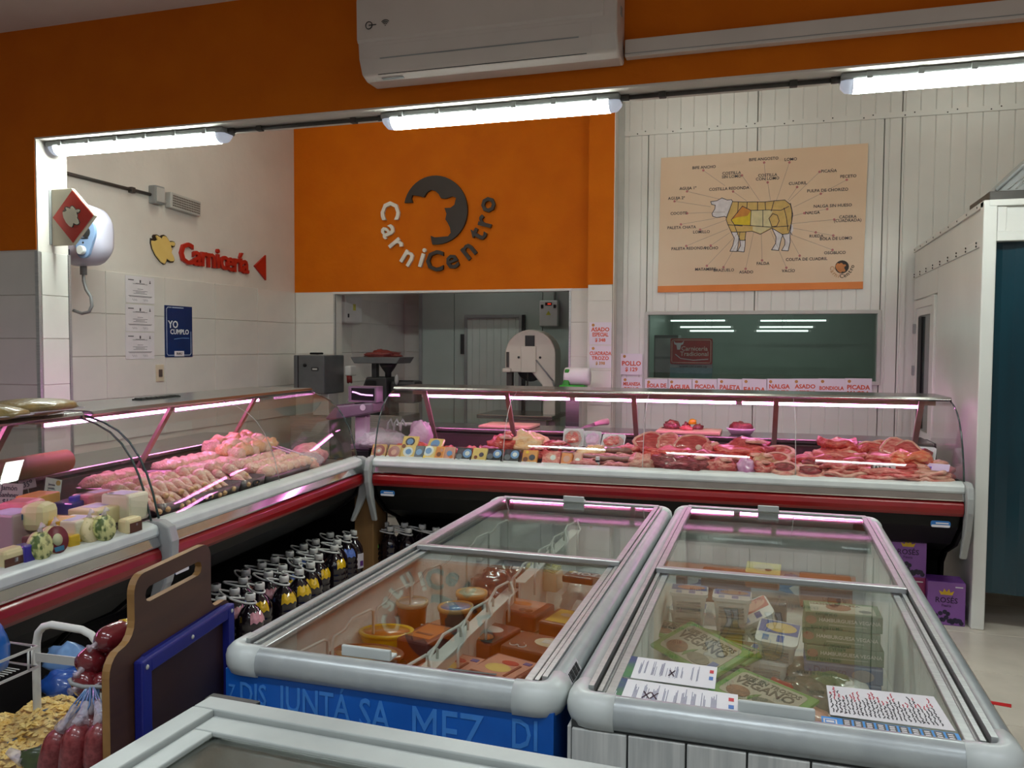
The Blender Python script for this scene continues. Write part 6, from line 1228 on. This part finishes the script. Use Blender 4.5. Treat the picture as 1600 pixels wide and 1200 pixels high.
def ctag(px, py, z, w, h, lines, lab, spin=0, m=None, logo=False):
    t = thing('price_tag', lab, 'price tag', cp(px, py, z), LA); t.rotation_euler = (-.15, spin, LA-.12)
    obj('card', G().box(-w/2, w/2, 0, .002, -h/2, h/2), m or mat('card_pink', (232, 208, 232), .5, c2=(226, 200, 226), ns=8), t)
    for s, sz, x, zz in lines: text(s, sz, flat((56, 34, 90)), t, (x, -.001, zz), WY, 0, .005)
    obj('pin', G().tube([(0, .003, -h/2), (.0, .003, -h/2-.04)], .002, 5), TRAYW, t)
    if logo: obj('logo', G().plate([(w*.28+.012*math.cos(a*PI/6), 0, h*.3+.012*math.sin(a*PI/6)) for a in range(12)], (0, -.001, 0)), flat((200, 150, 70)), t)
ctag(14, 772, .975, .13, .09, [('Jamón', .03, -.0, .025), ('Sanhnex', .027, .0, -.004), ('$160', .03, .0, -.032)], 'pink handwritten card jamón at the left frame edge', .2); ctag(42, 750, .985, .085, .08, [('Pan de\npollo', .018, 0, .018), ('35⁰', .034, 0, -.02)], 'pink handwritten card 35 behind the jamón card', -.05)
ctag(83, 762, .97, .085, .08, [('Jamón', .014, -.01, .012), ('cocido', .014, -.01, -.004), ('feteado', .016, -.005, -.018)], 'white printed card with an orange logo tilted among the cheeses', .3, PAPER, True); ctag(-6, 742, .99, .06, .09, [], 'pink card cut off by the left frame edge', .0)
# on the cheese counter shelf
p = at(103, 716, Z=1.058); q = Vector((p.x, p.y, .994)); t = thing('kraft_roll', 'long roll of brown kraft paper on the worktop of the cheese counter', 'paper roll', q, LA)
KR = mat('kraft_paper', (150, 116, 72), .6, c2=(138, 104, 62), ns=9)
obj('roll', G().lathe([(.030, -.9), (.052, -.9), (.052, 0), (.036, 0), (.034, -.12), (.002, -.13)], 22, Matrix.Translation((0, 0, .054)) @ Matrix.Rotation(R(90), 4, 'Y')), KR, t)
OLV = mat('olive_bag', (120, 104, 62), .35, c2=(170, 142, 84), ns=9, coat=.6, bump=.4)
for i, (px, py, s, lab) in enumerate(((45, 650, (.21, .12, .034), 'flat olive brown package lying on top of the cheese counter'), (-14, 658, (.12, .12, .03), 'olive brown package at the left frame edge on the cheese counter'))):
    p = at(px, py, Z=1.315); t = thing('flat_package', lab, 'package', p, LA-.05); obj('bag', lump(260+i, s, .18, 1.5, 22, 9, 1.0), OLV, t); obj('wrap', G().tube([(x, y, .022) for x, y in rrect(-s[0]*.97, s[0]*.97, -s[1]*.93, s[1]*.93, .06, 4)], .003, 5, True), BAGF, t)
# ------------------------------------------------------------------ jugs, wine boxes, board, rack
JUG = mat('jug_dark', (22, 14, 22), .12, c2=(30, 18, 26), ns=5, coat=.6); CAP = mat('jug_cap', (222, 220, 216), .4, c2=(214, 212, 208), ns=8)
JUGB = mat('jug_ribs', (16, 10, 16), .15, c2=(24, 14, 20), ns=5, coat=.5)
prof = [(.055, 0), (.066, .012), (.068, .05)]
for k in range(4): prof += [(.068, .07+k*.034), (.063, .082+k*.034), (.068, .094+k*.034)]
prof += [(.068, .215), (.062, .245), (.042, .275), (.022, .295), (.019, .315), (.019, .325)]
def make_jug(lab, grp, foil, kind):
    t = thing('wine_jug', lab, 'jug', (0, 0, 0), 0, grp)
    obj('bottle', G().lathe(prof, 18), JUG, t)
    obj('cap', G().lathe([(.002, .350), (.024, .350), (.026, .346), (.026, .318), (.021, .318)], 16), CAP, t); obj('cap_top', G().lathe([(.002, .3502), (.015, .3502), (.015, .3508), (.002, .3512)], 12), DARK, t)
    obj('carry_handle', G().tube([(-.038+.066*math.cos(a*PI/10), (.028-.008*math.cos(a*PI/10+PI))*math.sin(a*PI/10), .314-.012*math.cos(a*PI/10)) for a in range(20)], .0055, 6, True), CAP, t)
    if foil is not None and kind == 'foil':
        g = G(); rr = [(.0655, .225), (.0665, .21), (.052, .266), (.062, .24)]
        rings = []
        for z, r_ in ((.214, .0705), (.234, .0685), (.252, .0605), (.264, .053)): rings.append([(r_*math.cos(R(-72+13*i)), r_*math.sin(R(-72+13*i)), z+(.005 if i % 2 else -.005)) for i in range(7)])
        for a in range(3):
            for i in range(6): g.add([rings[a][i], rings[a][i+1], rings[a+1][i+1], rings[a+1][i]], [(0, 1, 2, 3)])
        obj('shoulder_label', g, foil, t)
    elif foil is not None:
        g = G()
        for i in range(5): a0, a1 = R(-30+12*i), R(-18+12*i); g.add([(.0695*math.cos(a0), .0695*math.sin(a0), .10), (.0695*math.cos(a1), .0695*math.sin(a1), .10), (.0695*math.cos(a1), .0695*math.sin(a1), .2), (.0695*math.cos(a0), .0695*math.sin(a0), .2)], [(0, 1, 2, 3)])
        obj('front_label', g, foil, t); obj('label_picture', G().box(.0695, .0705, -.014, .014, .115, .15), PUR_, t)
    return t
FOILS = {'y': (flat((226, 180, 20), .25, 1), 'wine jug with yellow foil label among the jugs on the floor', 'yellow labelled jugs'), 'p': (flat((214, 150, 160), .3, 1), 'wine jug with pink label among the jugs on the floor', 'pink labelled jugs'), 'b': (flat((90, 120, 200), .3, 1), 'wine jug with blue label among the jugs on the floor', 'blue labelled jugs'), 'n': (flat((150, 84, 60), .3, 1), 'wine jug with brown label among the jugs on the floor', 'brown labelled jugs'), 'g': (flat((100, 180, 60), .3, 1), 'dark wine jug with green shoulder label near the corner', 'x'), 'w': (flat((216, 206, 214), .4), 'dark wine jug with white front label near the corner', 'x'), '-': (None, 'plain dark wine jug among the jugs on the floor', 'plain jugs')}
protos = {}
J = [(28, 385, '-'), (50, 435, 'y'), (98, 400, 'p'), (170, 425, 'p'), (143, 352, 'b'), (213, 378, 'y'), (160, 318, 'n'), (230, 285, '-'), (250, 325, 'p'), (325, 345, 'y'), (292, 262, '-'), (322, 297, 'y'), (350, 235, '-'), (378, 265, 'b'), (390, 313, 'y'), (440, 283, 'y'), (418, 205, 'b'), (455, 220, '-'), (470, 182, 'n'), (478, 248, 'y'), (535, 152, '-'), (560, 182, '-'), (548, 208, 'y'), (605, 160, 'b'), (645, 140, 'w'), (718, 127, 'g'), (780, 105, '-'), (800, 125, '-'), (862, 108, '-'), (875, 128, '-'), (945, 120, '-'), (990, 126, '-')]
pos = []
for x, y, k in J:
    p = at(330+x*.35, 780+y*.35, Z=.345); pos.append([p.x, p.y])
for it in range(60):
    for i in range(len(pos)):
        for j in range(i):
            dx, dy = pos[i][0]-pos[j][0], pos[i][1]-pos[j][1]; d = math.hypot(dx, dy) or 1e-3
            if d < .139: k = (.139-d)/2/d; pos[i][0] += dx*k; pos[i][1] += dy*k; pos[j][0] -= dx*k; pos[j][1] -= dy*k
seen = {}
for (x, y, k), (px, py) in sorted(zip(J, pos), key=lambda q: -q[1][1]):
    seen[k] = seen.get(k, -1)+1
    m, lab, grp = FOILS[k]; lab = lab if grp == 'x' else lab.split(' among')[0]+', '+ORDS[seen[k]]+' of its kind from the corner'; rz = random.Random(x).uniform(-.5, .5)
    if k not in protos:
        t = protos[k] = make_jug(lab, grp if grp != 'x' else None, m, 'front' if k == 'w' else 'foil'); t.location = (px, py, 0); t.rotation_euler.z = rz
    else: dup(protos[k], (px, py, 0), rz, lab)
# purple wine cartons by the white box
WPUR = mat('wine_carton_purple', (122, 72, 148), .4, c2=(150, 100, 174), ns=2); GRAPE = mat('grape_dark', (24, 18, 40), .3, c2=(44, 34, 66), ns=60)
def carton(x, y, z, lab, m=WPUR, rz=0, w=.2, h=.25):
    t = thing('wine_carton', lab, 'carton', (x, y, z), rz, 'wine cartons on the floor'); d = .16
    obj('box', G().box(-w/2, w/2, 0, d, 0, h), m, t, .004)
    obj('top_flap', G().box(-w/2+.005, w/2-.005, .004, d-.004, h, h+.002), flat((130, 70, 168)), t)
    text('ROSÉS', .044, flat((50, 20, 60)), t, (0, -.0008, h*.58), WY, 0, .01, sx=.95); text('Fiesta', .022, flat((70, 30, 80)), t, (0, -.0008, h*.46), WY, 0, .0)
    g = G().plate([(a*.05, 0, h*.77+b*.03) for a, b in [(-.6, -.5), (.6, -.5), (.8, .3), (.4, 0), (.25, .7), (0, .1), (-.25, .7), (-.4, 0), (-.8, .3)]], (0, -.001, 0)); obj('crest_print', g, flat((216, 176, 40)), t)
    return t, None
def finish(t):
    g = G(); rng = random.Random(3)
    for k in range(22):
        cx = -.085+.165*k/21; cz = .016+rng.random()*.062*(1 if k < 13 else .35)
        g.plate([(cx+.013*math.cos(i*PI/4), 0, cz+.013*math.sin(i*PI/4)) for i in range(8)], (0, -.0006-.00006*k, 0))
    o = obj('grape_print', g, GRAPE, t); o['kind'] = 'stuff'
    obj('logo_print', G().box(.045, .085, -.001, 0, .222, .229), PAPER, t)
for x, y, z, lab, m in ((1.0, 5.27, 0, 'purple wine carton on the floor against the white box', WPUR), (.80, 5.33, .252, 'purple wine carton standing on the pink carton', WPUR), (.80, 5.33, 0, 'pink wine carton under the purple one beside the right freezer', flat((150, 44, 96), .4)), (.56, 5.35, .252, 'purple wine carton half hidden behind the right freezer corner', WPUR), (.56, 5.35, 0, 'purple wine carton under the half hidden one', WPUR)):
    t, _ = carton(x, y, z, lab, m); finish(t)
# brown board with hand slot and blue frame
b0 = Vector((-1.352, 1.415, 0)); bd = Vector((-.085, .52, 0)); BANG = math.atan2(bd.y, bd.x)
t = thing('notice_board', 'brown board with a hand slot and blue frame beside the middle freezer', 'board', b0, BANG)
def arc(cx, cz, r, a0, a1, n=6): return [(cx+r*math.cos(R(a0+(a1-a0)*i/n)), cz+r*math.sin(R(a0+(a1-a0)*i/n))) for i in range(n+1)]
outl = [(0, 0), (0, .88)]+arc(.05, .88, .05, 180, 110, 4)+arc(.05, .975, .045, -80, 0, 4)+[(.095, 1.02)]+arc(.135, 1.035, .04, 180, 90)+arc(.40, 1.035, .04, 90, 0)+[(.44, .94)]+arc(.47, .925, .03, 180, 270, 4)+arc(.51, .86, .035, 90, 0, 4)+[(.545, 0)]
slot = arc(.155, 1.02, .018, 90, 270, 4)+arc(.375, 1.02, .018, -90, 90, 4)
# board face built as strips so that the slot is a real opening
BRB = mat('brown_laminate', (78, 50, 32), .5, c2=(66, 41, 26), ns=4, stretch=(1, 1, 6)); PLY = mat('plywood_edge', (150, 112, 62), .55, c2=(130, 94, 50), ns=12)
from mathutils.geometry import tessellate_polygon
V = [(a, 0, b) for a, b in outl+slot]
F = [tuple(f) for f in tessellate_polygon([[Vector((a, b, 0)) for a, b in outl], [Vector((a, b, 0)) for a, b in slot]])]
TH = .018
g = G(); g.add([(x, -TH/2-.0002, z) for x, y, z in V], F); g.add([(x, TH/2+.0002, z) for x, y, z in V], [f[::-1] for f in F]); obj('board_face', g, BRB, t)
g = G()
for loop in (outl, slot):
    n = len(loop)
    for i in range(n):
        a, b = loop[i], loop[(i+1) % n]; g.add([(a[0], -TH/2, a[1]), (b[0], -TH/2, b[1]), (b[0], TH/2, b[1]), (a[0], TH/2, a[1])], [(0, 1, 2, 3)])
obj('board_edge', g, PLY, t)
BLF = mat('blue_frame', (34, 40, 130), .4, c2=(28, 34, 118), ns=8)
g = frame4(G(), .085, .525, .30, .885, .035, -TH/2-.024, -TH/2-.001); obj('frame', g, BLF, t, .004)
for x, z in ((.102, .868), (.30, .868), (.508, .868)): obj('rivet', G().lathe([(.001, 0), (.006, 0), (.005, .002), (.001, .003)], 10, Matrix.Translation((x, -TH/2-.0245, z)) @ Matrix.Rotation(R(90), 4, 'X')), LGREY, t)
obj('frame_panel', G().box(.115, .495, -TH/2-.006, -TH/2-.001, .335, .855), mat('brown_panel_dark', (64, 42, 32), .4, c2=(54, 34, 26), ns=4), t)
# white wire rack with a bent tube end
def wr(px, py, Y): return at(px, py, Y=Y)
e0 = wr(57, 1052, 1.75)
t = thing('wire_rack', 'white wire shelf rack with a bent tube handle left of the brown board', 'rack', (e0.x, e0.y, 0))
def rl2(px, py, Y): q = at(px, py, Y=Y); return (q.x-e0.x, q.y-e0.y, q.z)
A = rl2(57, 1052, 1.78); B_ = rl2(57, 1000, 1.78)
obj('tube_handle', G().tube([(A[0], A[1], .0), (A[0], A[1], .3), A, rl2(57, 1005, 1.78), rl2(60, 988, 1.78), rl2(68, 979, 1.78), rl2(80, 976, 1.78), rl2(128, 984, 1.8), rl2(143, 992, 1.8), rl2(153, 1006, 1.8), rl2(157, 1022, 1.8), (rl2(157, 1022, 1.8)[0], rl2(157, 1022, 1.8)[1], .3), (rl2(157, 1022, 1.8)[0], rl2(157, 1022, 1.8)[1], 0)], .0105, 10), WIRE, t)
a, b = rl2(57, 1026, 1.775), rl2(125, 1034, 1.79); obj('cross_bar', G().plate([(a[0], a[1], a[2]-.012), (b[0], b[1], b[2]-.012), (b[0], b[1], b[2]+.012), (a[0], a[1], a[2]+.012)], (0, -.004, 0)), LGREY, t)
# the shelf basket runs from the tube end towards the viewer's left
sA, sB = rl2(60, 1048, 1.76), rl2(100, 1052, 1.70)
sx0, sx1, sy0, sy1, sz = -.42, .10, -.62, -.04, .735
for k in range(40):
    x = sx0+k*(sx1-sx0-.1)/39+.0; obj('wire', G().tube([(sx0+.02, sy0+.1+k*.0115, sz), (sx1-.08, sy0+.1+k*.0115, sz)], .0016, 4), WIRE, t)
for (dz, r_) in ((0, .004), (.055, .004)): obj('rail_wire', G().tube([(sx0, sy1, sz+dz), (sx1-.05, sy1, sz+dz), (sx1-.05, sy0+.1, sz+dz), (sx0, sy0+.1, sz+dz)], r_, 6, True), WIRE, t)
for k in range(6): x = sx0+k*.09; obj('upright_wire', G().tube([(x, sy1, sz), (x, sy1, sz+.055)], .003, 5), WIRE, t); obj('upright_wire', G().tube([(sx1-.05, sy0+.1+k*.09, sz), (sx1-.05, sy0+.1+k*.09, sz+.055)], .003, 5), WIRE, t)
obj('lower_shelf', G().box(-.42, .22, -.62, .08, .40, .42), GREYP, t); 
for x in (-.42, .05): obj('leg', G().tube([(x, sy0+.1, 0), (x, sy0+.1, sz)], .009, 8), WIRE, t)
# blue bag standing on the wire shelf, snack bags below
p = at(-16, 1010, Y=1.62); tag(obj('blue_bag', lump(301, (.03, .07, .115), .12, 1.6), mat('blue_bag', (30, 110, 200), .3, c2=(24, 98, 186), ns=6, coat=.6), None, loc=(p.x-.02, p.y, .738)), 'bright blue bag standing on the wire shelf at the left frame edge', 'bag')
SNACK = mat('corn_snack', (226, 180, 84), .6, c2=(240, 214, 140), ns=40, bump=.6, bs=60)
def snackbag(px, py, z, L, Wd, T, lab, rz, seed):
    p = at(px, py, Z=z+T); t = thing('snack_bag', lab, 'bag', (p.x, p.y, z), rz); g = G(); rng = random.Random(seed)
    for i in range(330):
        a, b = rng.uniform(-1, 1), rng.uniform(-1, 1); e = max(.05, 1-a**4)*max(.05, 1-b**4); zz = T*(.32+.72*e*rng.uniform(.85, 1.05)); s = rng.uniform(.009, .017)
        x, y = a*L/2*.94, b*Wd/2*.94; th = rng.uniform(0, PI); c, s_ = math.cos(th)*s, math.sin(th)*s; h = s*.6
        g.add([(x-c, y-s_, zz), (x+s_, y-c, zz+h*rng.random()), (x+c, y+s_, zz), (x-s_, y+c, zz-h*.5), (x, y, zz+h), (x, y, zz-h)], [(0, 1, 4), (1, 2, 4), (2, 3, 4), (3, 0, 4), (1, 0, 5), (2, 1, 5), (3, 2, 5), (0, 3, 5)])
    o = obj('snack_pieces', g, SNACK, t); o['kind'] = 'stuff'
    obj('fill', lump(seed, (L/2*.9, Wd/2*.9, T/2.3), .12, 2, 18, 9, 1.0), SNACK, t); obj('bag_film', lump(seed, (L/2, Wd/2, T/1.75), .14, 2.2, 20, 10, 1.0), film('snack_film', (240, 240, 240), .07), t)
    obj('tie', G().tube([(-.02, .02, T*1.0), (.02, .0, T*1.04), (.03, -.03, T*1.0)], .003, 5), flat((60, 90, 130)), t)
snackbag(76, 1105, .50, .26, .17, .075, 'clear bag of yellow corn snacks, upper one beside the hanging salamis', -.75, 311); snackbag(30, 1150, .45, .28, .19, .08, 'clear bag of yellow corn snacks, lower one near the left frame edge', -.65, 312); snackbag(-10, 1130, .44, .2, .18, .08, 'clear bag of yellow corn snacks cut by the left frame edge', -.5, 313)
p = at(12, 1185, Z=.50); tag(obj('brown_snack_bag', lump(315, (.09, .08, .04), .3, 2), mat('brown_snack', (120, 84, 50), .35, c2=(160, 120, 74), ns=30, coat=.6, bump=.5), None, loc=(p.x, p.y, .45)), 'brown snack bag in the lower left corner', 'bag')
for i, (px, py, m, lab) in enumerate(((105, 1005, LBL, 'blue and white bag behind the tube handle'), (100, 1045, BLU, 'blue bag under the wire shelf end'), (120, 1062, flat((60, 80, 140), .3, 1), 'dark blue bag above the corn snacks'))):
    p = at(px, py, Z=.62-.05*i); tag(obj('soap_bag', lump(320+i, (.075, .06, .05), .3, 2.2), m, None, loc=(p.x-.0, p.y, .55-.05*i)), lab, 'bag')
p = at(78, 1165, Z=.56); t = thing('green_bottle_bag', 'small dark green foil pack between snacks and salamis', 'pack', (p.x, p.y, .50), .6); obj('pack', lump(330, (.07, .03, .05), .3, 2), mat('green_foil', (70, 84, 40), .25, c2=(30, 40, 40), ns=14, coat=.8), t); obj('tip', G().tube([(-.06, 0, .03), (-.1, .02, .05)], [.018, .01], 7), BAGF, t)
# salamis
SAL = mat('salami_skin', (94, 20, 28), .22, c2=(120, 36, 42), ns=26, coat=.9, bump=.2, bs=30); SALD = mat('salami_grain', (106, 28, 34), .35, c2=(140, 60, 62), ns=90, nd=4, coat=.5)
def salami(pa, pb, r, m, lab, grp, yellow=False):
    a, b = Vector(pa), Vector(pb); c = (a+b)/2; t = thing('salami', lab, 'salami', c, 0, grp); n = 8; d = (b-a)
    pts = [a-c+d*(i/n) for i in range(n+1)]; rad = [r*.35, r*.8, r*.97, r, r, r, r*.97, r*.8, r*.35]
    obj('casing', G().tube(pts, rad, 12), m, t); dn = d.normalized()
    for e, s in ((a-c, -1), (b-c, 1)): obj('tied_end', G().tube([e-s*dn*.006, e+s*dn*.012, e+s*dn*.02], [r*.36, r*.16, r*.3], 8), BAGF if not yellow or s < 0 else YELL, t)
    if yellow: obj('yellow_band', G().tube([a-c+d*.80, a-c+d*.9, b-c+dn*.02], [r*.99, r*.92, r*.5], 12), flat((226, 186, 30), .35, 1), t)
def sp_(px, py, Y): q = at(px, py, Y=Y); return q
salami(sp_(150, 1008, 1.62), sp_(206, 982, 1.72), .034, SAL, 'dark red salami with yellow band on top of the heap behind the board', 'dark salamis on the rack', True)
salami(sp_(128, 1047, 1.60), sp_(156, 1020, 1.66), .036, SAL, 'dark red salami below the yellow banded one', 'dark salamis on the rack'); salami(sp_(174, 1035, 1.63), sp_(206, 1010, 1.72), .03, SAL, 'dark red salami close to the board edge', 'dark salamis on the rack'); salami(sp_(120, 1075, 1.58), sp_(150, 1058, 1.64), .034, SAL, 'dark red salami lowest of the heap above the wire hook', 'dark salamis on the rack'); salami(sp_(155, 1070, 1.6), sp_(170, 1058, 1.66), .026, SAL, 'small dark red salami end beside the board', 'dark salamis on the rack')
for i, (px0, px1, y0, y1, Y, lab) in enumerate(((97, 76, 1140, 1215, 1.52, 'hanging grainy salami farthest from the board'), (125, 112, 1132, 1215, 1.47, 'hanging grainy salami in the middle'), (160, 152, 1128, 1210, 1.47, 'hanging grainy salami next to the board'), (112, 108, 1138, 1190, 1.58, 'hanging salami behind the middle one'), (143, 146, 1115, 1170, 1.56, 'shorter hanging salami behind the one next to the board'))):
    a = sp_(px0, y0, Y); b = sp_(px1, y1, Y); salami(a, b, .034 if i < 3 else .03, SALD, lab, 'hanging salamis')
    t = thing('net_string', 'blue white net string above the '+lab, 'string', a, 0, 'strings of the hanging salamis'); top = sp_(138+i*4, 1072, 1.55)-a
    for k in range(3): obj('strand', G().tube([(0, 0, .005), top*.5+Vector((.012*(k-1), 0, .0)), top], .0022, 5), flat((90, 130, 180), .3, 1), t)
    obj('film_neck', G().tube([(0, 0, 0), top*.25, top*.55], [.02, .012, .008], 8), BAGF, t)
t = thing('wire_hook', 'grey wire hook that carries the salami strings', 'hook', sp_(140, 1068, 1.55)); q0 = sp_(140, 1068, 1.55); obj('wire', G().tube([sp_(108, 1060, 1.55)-q0, sp_(112, 1068, 1.55)-q0, sp_(130, 1073, 1.55)-q0, sp_(170, 1074, 1.55)-q0, sp_(176, 1066, 1.6)-q0], .005, 7), GREYP, t)
